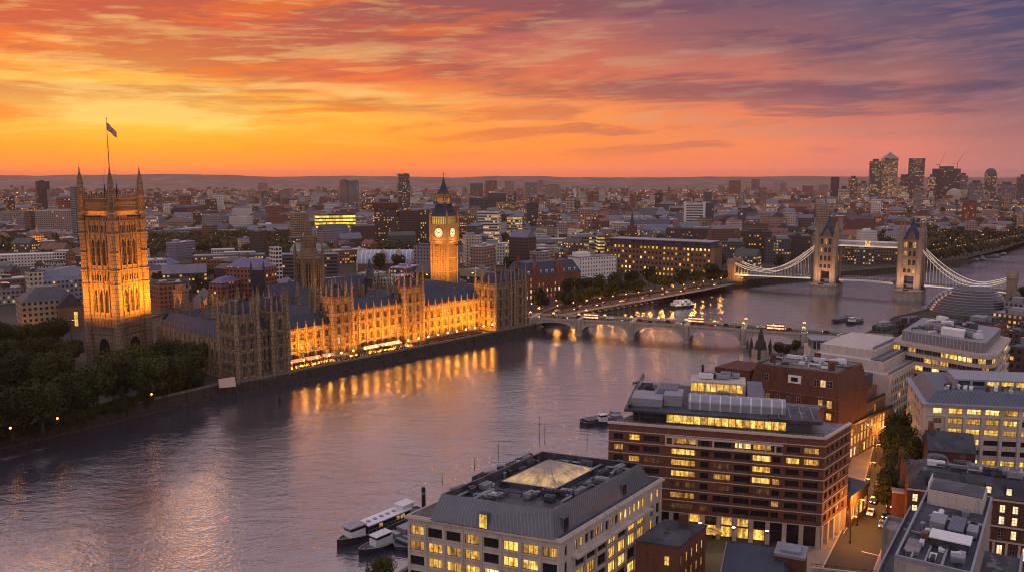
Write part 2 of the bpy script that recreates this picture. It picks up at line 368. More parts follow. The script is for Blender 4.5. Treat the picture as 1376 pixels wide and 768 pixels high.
M['glass_dark'] = plain('glass_dark', (.018, .02, .026), .12, var=.3, scale=.6, spec=.6)
M['frame_dark'] = plain('frame_dark', (.04, .038, .04), .5, var=.2)
M['frame_pale'] = plain('frame_pale', (.34, .30, .27), .6, var=.2)
M['win_palace'] = plain('win_palace', (.022, .018, .016), .25, var=.3, spec=.5)
M['lit'] = litpane('lit', (1, .42, .05), (1, .70, .14), .08, 1.45); M['lit_b'] = litpane('lit_b', (1, .50, .08), (1, .80, .30), .25, 2.2, .6); M['lit_c'] = litpane('lit_c', (1, .40, .04), (1, .60, .10), .05, .95, 1.6)
M['lit_dim'] = litpane('lit_dim', (1, .38, .06), (1, .62, .16), .02, .75)
M['lit_white'] = litpane('lit_white', (1, .60, .22), (1, .82, .50), .3, 2.0)
M['glass_warm'] = litpane('glass_warm', (.8, .32, .10), (1, .55, .18), .0, .12)
M['facade'] = facade('facade', win=(.5, .48), s=.7); M['facade_band'] = facade('facade_band', win=(.92, .5), s=.75); M['facade_tower'] = facade('facade_tower', win=(.72, .6), s=.55, lit_c=((1, .5, .16), (1, .75, .42)))
M['facade_far'] = facade('facade_far', win=(.5, .46), s=1.0, lit_c=((1, .42, .10), (1, .74, .38)))
M['facade_yellow'] = facade('facade_yellow', win=(.94, .58), s=1.5, lit_c=((1, .62, .04), (1, .74, .10)))
M['roofs'] = roofmat('roofs')
M['lamp_warm'] = emit('lamp_warm', (1, .44, .09), 5); M['lamp_white'] = emit('lamp_white', (1, .78, .48), 8); M['lamp_red'] = emit('lamp_red', (1, .10, .03), 5)
M['lamp_gold'] = emit('lamp_gold', (1, .55, .10), 40, True)
M['strip_light'] = emit('strip_light', (1, .76, .50), 1.0)
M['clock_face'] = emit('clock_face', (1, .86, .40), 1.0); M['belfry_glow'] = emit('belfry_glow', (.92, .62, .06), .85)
M['blue_light'] = emit('blue_light', (.12, .30, 1), .7)
M['hull'] = plain('hull', (.02, .022, .03), .35, var=.2, spec=.5); M['deck'] = plain('deck', (.10, .10, .115), .7, var=.3)
M['asphalt'] = plain('asphalt', (.05, .048, .047), .85, var=.3, scale=.2, fine=.2); M['paving'] = plain('paving', (.20, .175, .15), .85, var=.3, scale=.3, fine=.2)
M['paint'] = plain('paint', (.70, .68, .62), .7, var=.15); M['trunk'] = plain('trunk', (.06, .045, .032), .9, var=.3)
M['granite'] = masonry('granite', (.36, .31, .28), (.40, .35, .31), 1.6, .8, .03, bump=.4, dirt=.4)
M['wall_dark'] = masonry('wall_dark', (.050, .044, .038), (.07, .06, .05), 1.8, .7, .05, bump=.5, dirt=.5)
M['tent'] = plain('tent', (.58, .40, .34), .6, var=.1); M['bridge_stone'] = masonry('bridge_stone', (.25, .19, .155), (.31, .24, .195), 1.0, .9, .06, bump=.7, dirt=.35); M['ring_glass'] = plain('ring_glass', (.03, .036, .05), .15, var=.3, spec=.6)

def leafmat(name, c):
    m_, n, b = mat(name); t = n.add('ShaderNodeTexCoord').outputs['Object']; oi = n.add('ShaderNodeObjectInfo').outputs['Random']
    f = n.noise(t, .35, 3, .6); f2 = n.noise(t, 2.5, 2, .6); k = n.m('MULTIPLY', n.m('MULTIPLY_ADD', f, 1.3, .3), n.m('MULTIPLY_ADD', f2, .8, .6)); k = n.m('MULTIPLY', k, n.m('MULTIPLY_ADD', oi, .9, .55))
    cc = n.mix(n.m('MULTIPLY', oi, .8), c, tuple(a * b_ for a, b_ in zip(c, (1.35, 1.0, .8))))
    n.put(b.inputs['Base Color'], n.mix(1.0, cc, n.vec(k, k, k), 'MULTIPLY')); b.inputs['Roughness'].default_value = .7; b.inputs['Specular IOR Level'].default_value = .15
    return m_
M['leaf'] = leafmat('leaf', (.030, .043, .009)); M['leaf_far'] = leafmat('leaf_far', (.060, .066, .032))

# water: dark, silty, with long ripples and calmer patches
m_, n, b = mat('water'); t = n.add('ShaderNodeTexCoord').outputs['Object']; M['water'] = m_
big = n.noise(t, .012, 4, .6, .5)
p1 = n.vm('MULTIPLY', t, (.55, 1.0, 1.0)); w1 = n.noise(p1, .16, 5, .62, .6); w2_ = n.noise(p1, .55, 4, .6, .3); w3 = n.noise(p1, 1.6, 2, .5)
hgt = n.m('ADD', n.m('MULTIPLY', w1, 1.5), n.m('ADD', n.m('MULTIPLY', w2_, .55), n.m('MULTIPLY', w3, .42)))
bp = n.add('ShaderNodeBump'); n.put(bp.inputs['Strength'], n.smooth(big, .25, .75)); bp.inputs['Strength'].default_value = 1; bp.inputs['Distance'].default_value = 1.0
n.put(bp.inputs['Strength'], n.m('MULTIPLY_ADD', n.smooth(big, .35, .65), .20, .17))
n.put(bp.inputs['Height'], hgt); n.l.new(bp.outputs[0], b.inputs['Normal'])
n.put(b.inputs['Base Color'], (.040, .042, .058)); b.inputs['Coat Weight'].default_value = .8; b.inputs['Coat Roughness'].default_value = .10; b.inputs['Coat IOR'].default_value = 1.6; n.l.new(bp.outputs[0], b.inputs['Coat Normal']); b.inputs['Roughness'].default_value = .10; b.inputs['IOR'].default_value = 1.85; b.inputs['Specular IOR Level'].default_value = 1.0; b.inputs['Specular Tint'].default_value = (.93, .96, 1, 1)
# ground of the city: streets, yards and planting seen from far off
m_, n, b = mat('ground'); t = n.add('ShaderNodeTexCoord').outputs['Object']; M['ground'] = m_
f = n.noise(t, .012, 7, .65); f2 = n.noise(t, .09, 4, .6)
cc = n.mix(n.smooth(f, .38, .62), (.035, .040, .022), (.085, .072, .062)); cc = n.mix(n.smooth(f2, .45, .65), cc, (.06, .055, .055))
n.put(b.inputs['Base Color'], cc); b.inputs['Roughness'].default_value = .9; b.inputs['Specular IOR Level'].default_value = .1
m_, n, b = mat('hill'); t = n.add('ShaderNodeTexCoord').outputs['Object']; M['hill'] = m_
f = n.noise(t, .004, 8, .7); n.put(b.inputs['Base Color'], n.ramp(f, [(.35, (.05, .05, .035)), (.52, (.15, .10, .085)), (.66, (.32, .21, .17))])); b.inputs['Roughness'].default_value = 1

# ------------------------------------------------------------------ window meshes (shared)
_wc = {}
def win_mesh(wd, ht, nm, mt, nh=0, pane_mat='glass_dark', frame='frame_dark', arch=False):
    """window at origin, spans x 0..wd, z 0..ht, front at y=0 facing -y; slot 0 frame, slot 1 pane"""
    key = (round(wd, 2), round(ht, 2), nm, nh, pane_mat, frame, arch)
    if key in _wc: return _wc[key]
    mb = MB(); f = min(.09, wd * .08)
    if arch:
        k = [(0, 0), (wd, 0), (wd, ht * .72), (wd * .78, ht * .9), (wd / 2, ht), (wd * .22, ht * .9), (0, ht * .72)]
        mb.face([(x, .10, z) for x, z in k], 1)
    else: mb.face([(0, .10, 0), (wd, .10, 0), (wd, .10, ht), (0, .10, ht)], 1)
    mb.box(0, 0, 0, wd, .12, f, 0)
    if not arch: mb.box(0, 0, ht - f, wd, .12, ht, 0)
    hh = ht * (.72 if arch else 1) - (0 if arch else f)
    mb.box(0, 0, f, f, .12, hh, 0); mb.box(wd - f, 0, f, wd, .12, hh, 0)
    for i in range(1, nm): x = wd * i / nm; mb.box(x - f * .4, .01, f, x + f * .4, .11, hh + (ht * .12 if arch else 0), 0)
    for i in range(1, nh + 1): z = ht * i / (nh + 1); mb.box(f, .02, z - f * .35, wd - f, .115, z + f * .35, 0)
    me = mb.mesh('window', [M[frame], M[pane_mat]]); _wc[key] = me; return me
def win_pair(wd, ht, nm, nh, frame):
    """the frame alone and the pane alone, for windows near enough to split"""
    key = ('f', round(wd, 2), round(ht, 2), nm, nh, frame)
    if key not in _wc:
        mb = MB(); f = .07; mb.box(0, 0, 0, wd, .12, f); mb.box(0, 0, ht - f, wd, .12, ht); mb.box(0, 0, f, f, .12, ht - f); mb.box(wd - f, 0, f, wd, .12, ht - f)
        for i in range(1, nm): x = wd * i / nm; mb.box(x - .04, .01, f, x + .04, .11, ht - f)
        for i in range(1, nh + 1): z = ht * i / (nh + 1); mb.box(f, .02, z - .03, wd - f, .10, z + .03)
        _wc[key] = mb.mesh('window', [M[frame]])
    return _wc[key]
def pane_mesh(wd, ht, m_):
    key = ('p', round(wd, 2), round(ht, 2), m_)
    if key not in _wc:
        mb = MB(); mb.face([(.06, .105, .06), (wd - .06, .105, .06), (wd - .06, .105, ht - .06), (.06, .105, ht - .06)]); _wc[key] = mb.mesh('pane', [M[m_]])
    return _wc[key]

wrnd = random.Random(77)
class Wins:
    """collects the windows of one building; the 100 nearest become parts, the rest one stuff part"""
    def __init__(s, root, split=False): s.root = root; s.l = []; s.split = split; s.rl = root.location; s.rz = root.rotation_euler[2]
    def add(s, p, z, dirn, wd, ht, nm=2, nh=0, pane='glass_dark', frame='frame_dark', arch=False):
        if pane == 'lit': pane = wrnd.choice(('lit', 'lit', 'lit_b', 'lit_c'))
        c, sn = math.cos(s.rz), math.sin(s.rz); wx, wy = s.rl[0] + p[0] * c - p[1] * sn, s.rl[1] + p[0] * sn + p[1] * c
        s.l.append((math.hypot(wx, wy, CH - z - s.rl[2]) / math.sqrt(wd * ht), p, z, math.atan2(dirn[1], dirn[0]), wd, ht, nm, nh, pane, frame, arch))
    def build(s):
        s.l.sort(key=lambda q: q[0])
        for q in s.l[:100]:
            _, p, z, a, wd, ht, nm, nh, pane, frame, arch = q
            if s.split and not arch:
                o = put('window', win_pair(wd, ht, nm, nh, frame), s.root, (p[0], p[1], z), a); put('pane', pane_mesh(wd, ht, pane), o)
            else: put('window', win_mesh(wd, ht, nm, None, nh, pane, frame, arch), s.root, (p[0], p[1], z), a)
        if len(s.l) > 100:
            mb = MB(); names = []
            for q in s.l[100:]:
                _, p, z, a, wd, ht, nm, nh, pane, frame, arch = q; c, sn = math.cos(a), math.sin(a)
                def T(x, y, zz): return (p[0] + x * c - y * sn, p[1] + x * sn + y * c, z + zz)
                for k in (pane, frame):
                    if k not in names: names.append(k)
                hh = ht * .85 if arch else ht
                mb.face([T(0, .1, 0), T(wd, .1, 0), T(wd, .1, hh), T(0, .1, hh)], names.index(pane))
                for i in range(0, nm + 1):
                    x = wd * i / nm; x0, x1 = max(0, x - .05), min(wd, x + .05); mb.face([T(x0, .05, 0), T(x1, .05, 0), T(x1, .05, hh), T(x0, .05, hh)], names.index(frame))
            part('windows', mb, [M[k] for k in names], s.root, kind='stuff')

def wall_grid(mb, W, p0, d, n, L, z0, z1, rows, bays, th=.5, rec=.28, mi=0, pick=None, nm=3, nh=0, frame='frame_dark', arch=False):
    """a wall of spandrels and piers with real openings; windows go to W.  n = outward normal; d runs so that the outside is on the right-hand side (-y of the window)"""
    e = .003; zs = z0
    for ri, (zb, zt) in enumerate(rows):
        mb.obox(p0, d, n, e, L - e, -th, 0, zs, zb, mi); a = e
        for bi, bay in enumerate(bays):
            b0, b1 = bay[0], bay[1]
            mb.obox(p0, d, n, a, b0, -th, 0, zb, zt, mi); a = b1
            q = (p0[0] + d[0] * b0 - n[0] * rec, p0[1] + d[1] * b0 - n[1] * rec)
            if W: W.add(q, zb, d, b1 - b0, zt - zb, bay[2] if len(bay) > 2 else nm, nh, pick(ri, bi) if pick else 'glass_dark', frame, arch)
        mb.obox(p0, d, n, a, L - e, -th, 0, zb, zt, mi); zs = zt
    mb.obox(p0, d, n, e, L - e, -th, 0, zs, z1, mi)
# ================================================================== GROUND, WATER, HILLS
PO = (-135.6, 365.3); PU = U(42); PN = (-PU[1], PU[0]); PRZ = R(48)
def Lp(s, t): return (PO[0] + PU[0] * s + PN[0] * t, PO[1] + PU[1] * s + PN[1] * t)
WZ = -5.0; FAR = 14000
LB = [(-900, -700), (-394, 9), (-188.8, 291.8), Lp(0, -1.0), Lp(8, -3.6), Lp(222, -3.6), (8, 543), P(768, 413, WZ), P(906, 397, WZ), P(985, 386, WZ), P(1090, 375, WZ),
      P(1210, 365, WZ), P(1300, 352, WZ), P(1345, 341, WZ), P(1376, 330, WZ), (1120, 1560), (2300, 2700), (8000, 8200), (FAR, 13600)]
RB = [(-300, -300), (-75, 110), (-38, 166), (0, 226), (48, 262), (92, 330), (118, 398), (160, 452), (196, 470), (222, 500), P(1200, 436, WZ), P(1250, 424, WZ), P(1330, 404, WZ),
      P(1376, 394, WZ), (900, 1010), (2700, 2300), (FAR, 11000)]
mb = MB()
mb.face([(x, y, 0) for x, y in ([(-FAR, -2000)] + [(-900, -2000)] + LB + [(FAR, FAR), (-FAR, FAR)])])
mb.face([(x, y, 0) for x, y in (RB[::-1] + [(-300, -2000), (FAR, -2000)])])
put('ground', mb.mesh('ground', [M['ground']]), kind='structure')
mb = MB(); mb.face([(-FAR, -2000, WZ), (FAR, -2000, WZ), (FAR, FAR, WZ), (-FAR, FAR, WZ)])
put('water', mb.mesh('water', [M['water']]), kind='structure')
mb = MB(); mb.face([(*P(x, y, .3), .3) for x, y in ((1010, 277), (1060, 273.5), (1100, 275), (1092, 283), (1060, 287.5), (1020, 284))])
mb.face([(*P(x, y, .3), .3) for x, y in ((1255, 300), (1320, 298), (1376, 303), (1420, 308), (1420, 314), (1376, 309), (1310, 303.5))])
put('far_water', mb.mesh('far_water', [M['water']]), kind='structure')
# hills round the horizon
def hill_h(x, y):
    k = max(0.0, min(1.0, (y - 7600) / 2600)); a = x / y
    base = 128 + 42 * max(0, -a * 1.6) + 22 * math.exp(-((a - .02) / .05) ** 2)
    return k * (base + 34 * mnoise.noise((x * .0006, y * .0005, 2.0)) + 16 * mnoise.noise((x * .0022, y * .002, 5.0)) + 5 * mnoise.noise((x * .012, y * .01, 9.0)))
mb = MB(); NX, NY = 200, 18; pts = {}
for j in range(NY + 1):
    y = 7600 + 5200 * (j / NY) ** 1.2
    for i in range(NX + 1):
        x = (-.86 + 1.72 * i / NX) * y; pts[i, j] = (x, y, hill_h(x, y) + .5)
for j in range(NY):
    for i in range(NX): mb.face([pts[i, j], pts[i + 1, j], pts[i + 1, j + 1], pts[i, j + 1]], sm=True)
put('hills', mb.mesh('hills', [M['hill']]), kind='structure')

# ------------------------------------------------------------------ river walls (each bank's stretch is one wall)
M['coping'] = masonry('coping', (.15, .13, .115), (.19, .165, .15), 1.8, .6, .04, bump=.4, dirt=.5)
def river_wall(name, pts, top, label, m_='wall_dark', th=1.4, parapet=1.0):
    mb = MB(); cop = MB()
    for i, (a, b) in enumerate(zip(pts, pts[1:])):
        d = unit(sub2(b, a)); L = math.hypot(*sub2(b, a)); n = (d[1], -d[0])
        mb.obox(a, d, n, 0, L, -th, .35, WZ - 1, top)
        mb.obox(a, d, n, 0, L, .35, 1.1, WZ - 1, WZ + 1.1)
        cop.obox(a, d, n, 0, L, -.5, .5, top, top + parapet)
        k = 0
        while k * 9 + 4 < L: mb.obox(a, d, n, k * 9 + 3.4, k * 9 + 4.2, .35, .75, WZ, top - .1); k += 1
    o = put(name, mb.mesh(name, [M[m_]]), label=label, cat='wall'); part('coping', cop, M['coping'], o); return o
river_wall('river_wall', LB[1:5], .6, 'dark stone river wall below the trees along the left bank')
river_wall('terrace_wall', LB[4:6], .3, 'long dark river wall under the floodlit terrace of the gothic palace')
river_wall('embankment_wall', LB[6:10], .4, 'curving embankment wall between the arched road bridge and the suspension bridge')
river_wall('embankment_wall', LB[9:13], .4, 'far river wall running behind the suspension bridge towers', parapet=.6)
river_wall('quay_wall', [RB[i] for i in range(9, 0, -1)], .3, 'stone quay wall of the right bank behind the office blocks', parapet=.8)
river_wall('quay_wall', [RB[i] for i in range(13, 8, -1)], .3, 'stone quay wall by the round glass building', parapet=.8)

# ================================================================== PALACE
pal = thing('palace', 'long gothic palace of gold-lit stone and pinnacles along the river terrace', 'palace', (*PO, 0), PRZ)
PW = Wins(pal); pw = MB(); prf = MB(); pinn = []; roofcap = MB()
PT = [('wall', pw)]
def pin_mesh(h, r):
    mb = MB(); mb.prism([(-r, -r), (r, -r), (r, r), (-r, r)], 0, h * .45); mb.prism([(-r * 1.3, -r * 1.3), (r * 1.3, -r * 1.3), (r * 1.3, r * 1.3), (-r * 1.3, r * 1.3)], h * .45, h * .5)
    mb.lathe(0, 0, [(r * 1.25, h * .5), (r * .45, h * .8), (r * .55, h * .82), (0, h)], 4, math.pi / 4); return mb
def turret_prof(h, r): return [(r, 0), (r, h * .52), (r * 1.22, h * .54), (r * 1.22, h * .57), (r * .95, h * .60), (r * .80, h * .70), (r * .42, h * .83), (r * .5, h * .85), (r * .12, h * .97), (0, h)]
def turret(mb, x, y, z0, h, r, n=8): mb.lathe(x, y, [(a, z0 + b) for a, b in turret_prof(h, r)], n)
def pal_wall(p0, d, L, z1, rows, pitch=5.2, ww=2.5, butt=True, pin=4.2, nm=3, nh=1, z0=-.5, lit=.10, m_edge=0.0):
    n = (d[1], -d[0]); k = max(1, round((L - 2 * m_edge) / pitch)); pt = (L - 2 * m_edge) / k
    bays = [(m_edge + pt * i + (pt - ww) / 2, m_edge + pt * i + (pt + ww) / 2) for i in range(k)]
    wall_grid(pw, PW, p0, d, n, L, z0, z1, rows, bays, .8, .45, 0, lambda r, b: 'lit_dim' if rnd.random() < lit else 'win_palace', nm, nh, 'frame_pale')
    for zb, zt in rows: pw.obox(p0, d, n, .01, L - .01, 0, .22, zb - .75, zb - .45); pw.obox(p0, d, n, .01, L - .01, 0, .18, zt + .35, zt + .6)
    pw.obox(p0, d, n, .005, L - .005, -.3, .35, z1, z1 + .35)
    for i in range(int(L / 1.3)): pw.obox(p0, d, n, i * 1.3 + .25, i * 1.3 + .95, -.22, .12, z1 + .35, z1 + 1.25)
    for zb, zt in rows:      # carved panelling between the storeys
        for i in range(int(L / .87)): pw.obox(p0, d, n, i * .87 + .36, i * .87 + .50, 0, .10, zt + .62, min(zt + 1.5, z1))
    for b0, b1 in bays:       # slim shafts beside every window, full height
        for xx in (b0 - .28, b1 + .28): pw.obox(p0, d, n, xx - .1, xx + .1, 0, .26, z0, z1 + 1.5)
    if not butt:
        for i in range(k + 1):
            for o_ in (-.55, 0, .55):
                a = m_edge + pt * i + o_
                if .1 < a < L - .1: pw.obox(p0, d, n, a - .07, a + .07, 0, .2, z0, z1 + 1.5)
    if butt:
        for i in range(k + 1):
            a = m_edge + pt * i; a0, a1 = max(.02, a - .45), min(L - .02, a + .45)
            pw.obox(p0, d, n, a0, a1, 0, .75, z0, z1 * .45 + z0); pw.obox(p0, d, n, a0 + .06, a1 - .06, 0, .55, z1 * .45 + z0, z1 + .9)
            if pin: pinn.append((p0[0] + d[0] * a + n[0] * .1, p0[1] + d[1] * a + n[1] * .1, z1 + .9, pin, .30))
X, Yd = (1, 0), (0, -1)
FT = 12.5
# wings and the taller middle
pal_wall((37, FT), X, 36, 17, [(1.6, 4.8), (6.6, 10.2), (11.9, 15.4)]); prf.gable(36.5, FT + 1, 71.5, FT + 14, 17, 24, 0)
pal_wall((86, FT), X, 37, 22.5, [(1.6, 4.8), (6.6, 10.4), (12.2, 15.9), (17.7, 20.6)]); prf.gable(87, FT + 1, 122, FT + 15, 22.5, 28, 0)
pal_wall((137, FT), X, 49, 19, [(1.6, 4.8), (6.6, 10.4), (12.2, 16.4)]); prf.gable(138, FT + 1, 187, FT + 14, 19, 25, 0)
for x0, x1, z in ((37, 71, 17), (88, 121, 22.5), (139, 186, 19)): pw.box(x0 + .1, FT + 13.2, 0, x1 - .1, FT + 14, z)
# two pavilions with steep roofs and corner turrets
def pavilion(x0, x1, y0, y1, z, rows, tz, lit=.05, pin=True, roof=7, tr=1.05):
    pal_wall((x0, y0), X, x1 - x0, z, rows, 5.2, 2.2, False, 0, lit=lit, m_edge=1.4)
    pal_wall((x1, y0), (0, 1), y1 - y0, z, rows, 5.2, 2.2, False, 0, lit=lit, m_edge=1.2)
    pal_wall((x0, y1), (0, -1), y1 - y0, z, rows, 5.2, 2.2, False, 0, lit=lit, m_edge=1.2)
    pal_wall((x1, y1), (-1, 0), x1 - x0, z, rows[-1:], 5.2, 2.2, False, 0, lit=lit, m_edge=1.4)
    i = 1.6; a, b, c, e = x0 + i, y0 + i, x1 - i, y1 - i; k = min(c - a, e - b) * .28
    prf.prism([(a, b), (c, b), (c, e), (a, e)], z, z + roof, 0, scale_top=[(a + k, b + k), (c - k, b + k), (c - k, e - k), (a + k, e - k)])
    roofcap = MB()
    for q in range(7): roofcap.box(a + k + (c - a - 2 * k) * q / 6 - .12, b + k - .1, z + roof, a + k + (c - a - 2 * k) * q / 6 + .12, b + k + .1, z + roof + 1.3)
    roofcap.box(a + k, b + k - .05, z + roof, c - k, b + k + .05, z + roof + .7); part('roof_cresting', roofcap, M['iron'], pal)
    for cx_, cy_ in ((x0, y0), (x1, y0), (x1, y1), (x0, y1)): turret(pw, cx_, cy_, -.5, tz + .5, tr)
    for cx_ in [x0 + (x1 - x0) * f for f in (.33, .66)]:
        for yy in (y0 - .05, y1): pinn.append((cx_, yy, z + .5, (tz - z) * .7, .33))
    for yy in [y0 + (y1 - y0) * f for f in (.33, .66)]: pinn.append((x0, yy, z + .5, (tz - z) * .7, .33)); pinn.append((x1, yy, z + .5, (tz - z) * .7, .33))
pr = [(1.6, 4.8), (6.6, 10.4), (12.2, 16), (18, 21.5), (25, 30)]
pavilion(73, 86, FT - 1.5, FT + 13, 31, pr[:4] + [(24, 28)], 43, roof=6)
pavilion(123, 137, FT - 1.5, FT + 13, 31.5, pr[:4] + [(24, 28.5)], 44, roof=6)
# south river block: two towers and a recessed middle
br_ = [(2.4, 6.9), (8.5, 13.4), (15.2, 20.2), (22, 27.2)]
pavilion(10, 21, -3, 13, 30.5, br_, 43)
pavilion(28.5, 37, -3, 13, 30, br_, 42.5)
pal_wall((21, -1.4), X, 7.5, 22, br_[:3], 2.6, 1.4, False, 0, nm=2); prf.gable(21, -.2, 28.5, 12, 22, 28, 0)
# north river block
pavilion(186, 200, -1.5, 16, 28.5, [(2.4, 6.6), (8.3, 12.8), (14.5, 19), (21, 25.4)], 41)
pavilion(203.5, 214, -1.5, 16, 28.5, [(2.4, 6.6), (8.3, 12.8), (14.5, 19), (21, 25.4)], 41)
pal_wall((200, -.2), X, 3.5, 24, [(3, 6.5), (8.3, 12.4), (14.5, 18.5)], 3.5, 1.6, False, 0); prf.gable(199.5, 0, 204, 15, 24, 30, 0)
# south range back to the big square tower
pal_wall((10, 78), (0, -1), 65, 17, [(2, 5.5), (7.2, 12.6)], 5.0, 2.6); pw.box(11, 13.2, 0, 24, 78, 16.8); prf.gable(11.2, 13, 25, 78.5, 17, 24, 0, 'y')
# inner ranges, courts and halls
def rng(x0, y0, x1, y1, z, zr, ax): pw.box(x0, y0, 0, x1, y1, z); prf.gable(x0, y0, x1, y1, z, zr, 0, ax, None, .3)
pw.box(25, 27, 0, 200, 30, 12.4)
rng(40, 27, 52, 96, 15, 20.5, 'y'); rng(78, 30, 90, 100, 16, 22, 'y'); rng(108, 30, 120, 104, 16.5, 22, 'y'); rng(150, 30, 163, 84, 17, 23, 'y'); rng(186, 17, 199, 72, 20, 26.5, 'y')
rng(25, 62, 188, 76, 14.5, 20, 'x'); rng(96, 104, 176, 122, 19, 28, 'x'); rng(28, 98, 96, 110, 15, 20, 'x'); rng(164, 44, 186, 56, 19, 25, 'x'); rng(164, 22, 186, 33, 18.5, 24, 'x')
inner = MB()
for i in range(46):
    x, y = rnd.choice([(rnd.uniform(40, 200), rnd.uniform(30, 60)), (rnd.uniform(90, 210), rnd.uniform(60, 105)), (rnd.uniform(28, 90), rnd.uniform(60, 105))])
    inner.lathe(x, y, [(a, 12 + b) for a, b in turret_prof(rnd.uniform(14, 22), rnd.uniform(.8, 1.4))], 8)
for i in range(34):
    x, y = rnd.uniform(30, 205), rnd.uniform(30, 100); h = rnd.uniform(20, 27); inner.box(x, y, 12, x + rnd.uniform(1.2, 2.4), y + rnd.uniform(.9, 1.4), h)
part('wall', pw, M['gold_stone'], pal); part('roof', prf, M['slate'], pal)
part('roof_turrets', inner, M['tower_stone'], pal, kind='stuff')
PW.build()
pc = {}
pinn.sort(key=lambda q: math.hypot(q[0] - 10, q[1] + 60))
stuffp = MB()
for i, (x, y, z, h, r) in enumerate(pinn):
    key = round(h, 1), r
    if i < 100:
        if key not in pc: pc[key] = pin_mesh(h, r).mesh('pinnacle', [M['gold_stone']])
        put('pinnacle', pc[key], pal, (x, y, z))
    else:
        a = pin_mesh(h, r)
        for f, mi in zip(a.f, a.mi): stuffp.face([(a.v[k][0] + x, a.v[k][1] + y, a.v[k][2] + z) for k in f])
if stuffp.f: part('pinnacles', stuffp, M['gold_stone'], pal, kind='stuff')

# ------------------------------------------------------------------ square tower with the flag
vc = add2(P(163, 488, 0), unit(P(163, 488, 0)), 14)
vt = thing('square_tower', 'massive square gothic tower glowing gold with corner turrets and flagpole', 'tower', (*vc, 0), R(-19.2))
vt.scale = (.79, .79, 1.02); VW = Wins(vt); vm = MB(); A_ = 12.4
vrows = [(25.5, 37.5), (41.3, 44.2), (49, 62.5), (66, 69)]
for k, (p0, d) in enumerate((((-A_, -A_), (1, 0)), ((A_, -A_), (0, 1)), ((A_, A_), (-1, 0)), ((-A_, A_), (0, -1)))):
    n = (d[1], -d[0]); L = 2 * A_; zs = 0
    for ri, (zb, zt) in enumerate(vrows):
        big_ = zt - zb > 6
        bays = [(6.0 + i * 4.55, 6.0 + i * 4.55 + 3.3) for i in range(3)] if big_ else [(5.6 + i * 1.95, 5.6 + i * 1.95 + 1.25) for i in range(7)]
        vm.obox(p0, d, n, .003, L - .003, -1.2, 0, zs, zb); a = .003
        for b0, b1 in bays:
            vm.obox(p0, d, n, a, b0, -1.2, 0, zb, zt); a = b1
            if k < 2: VW.add((p0[0] + d[0] * b0 - n[0] * .8, p0[1] + d[1] * b0 - n[1] * .8), zb, d, b1 - b0, zt - zb, 2, 2 if big_ else 0, 'win_palace', 'frame_pale', False)
            if big_:   # pointed heads
                w_ = b1 - b0
                for s0, s1, x0 in ((0, 1, b0), (1, 0, b1)):
                    sg = 1 if s0 == 0 else -1
                    for q in range(4):
                        hh = [2.6, 1.7, .95, .4][q]; xa = x0 + sg * w_ * .125 * q; xb = x0 + sg * w_ * .125 * (q + 1)
                        vm.obox(p0, d, n, min(xa, xb), max(xa, xb), -.75, -.15, zt - hh, zt)
                vm.obox(p0, d, n, b0 - .55, b0 - .25, 0, .35, zb - .5, zt + 2); vm.obox(p0, d, n, b1 + .25, b1 + .55, 0, .35, zb - .5, zt + 2)
                q2 = add2(p0, d, (b0 + b1) / 2); vm.face([(q2[0] - d[0] * (w_ / 2 + .4) + n[0] * .2, q2[1] - d[1] * (w_ / 2 + .4) + n[1] * .2, zt + .2), (q2[0] + d[0] * (w_ / 2 + .4) + n[0] * .2, q2[1] + d[1] * (w_ / 2 + .4) + n[1] * .2, zt + .2), (q2[0] + n[0] * .2, q2[1] + n[1] * .2, zt + 2.6)])
        vm.obox(p0, d, n, a, L - .003, -1.2, 0, zb, zt); zs = zt
    vm.obox(p0, d, n, .003, L - .003, -1.2, 0, zs, 75)
    for z in (14.5, 18, 22.5, 39.4, 46.2, 64.4, 70.8, 73.6): vm.obox(p0, d, n, .02, L - .02, 0, .5, z, z + .7)
    for z0, z1 in ((18.9, 22.3), (40.2, 41), (44.6, 46.1), (71.6, 73.5), (15.3, 17.9)):
        for i in range(14): vm.obox(p0, d, n, 4.2 + i * 1.19, 4.55 + i * 1.19, 0, .28, z0, z1)
    for i in range(4): vm.obox(p0, d, n, 5.15 + i * 4.55 - .28, 5.15 + i * 4.55 + .28, 0, .6, 22.5, 73.6)
    # open stone parapet
    for i in range(22):
        vm.obox(p0, d, n, 3.3 + i * .84, 3.6 + i * .84, -.5, -.1, 75, 82)
    vm.obox(p0, d, n, 3, L - 3, -.6, 0, 75, 76.2); vm.obox(p0, d, n, 3, L - 3, -.6, 0, 78.4, 78.9); vm.obox(p0, d, n, 3, L - 3, -.6, 0, 82, 82.8)
    for i in range(9): vm.obox(p0, d, n, 3.4 + i * 2.1, 4.3 + i * 2.1, -.5, -.1, 82.8, 84.4 + (1.2 if i % 2 == 0 else 0))
part('wall', vm, M['tower_stone'], vt); VW.build()
mb = MB()    # entrance arch on the camera-left face
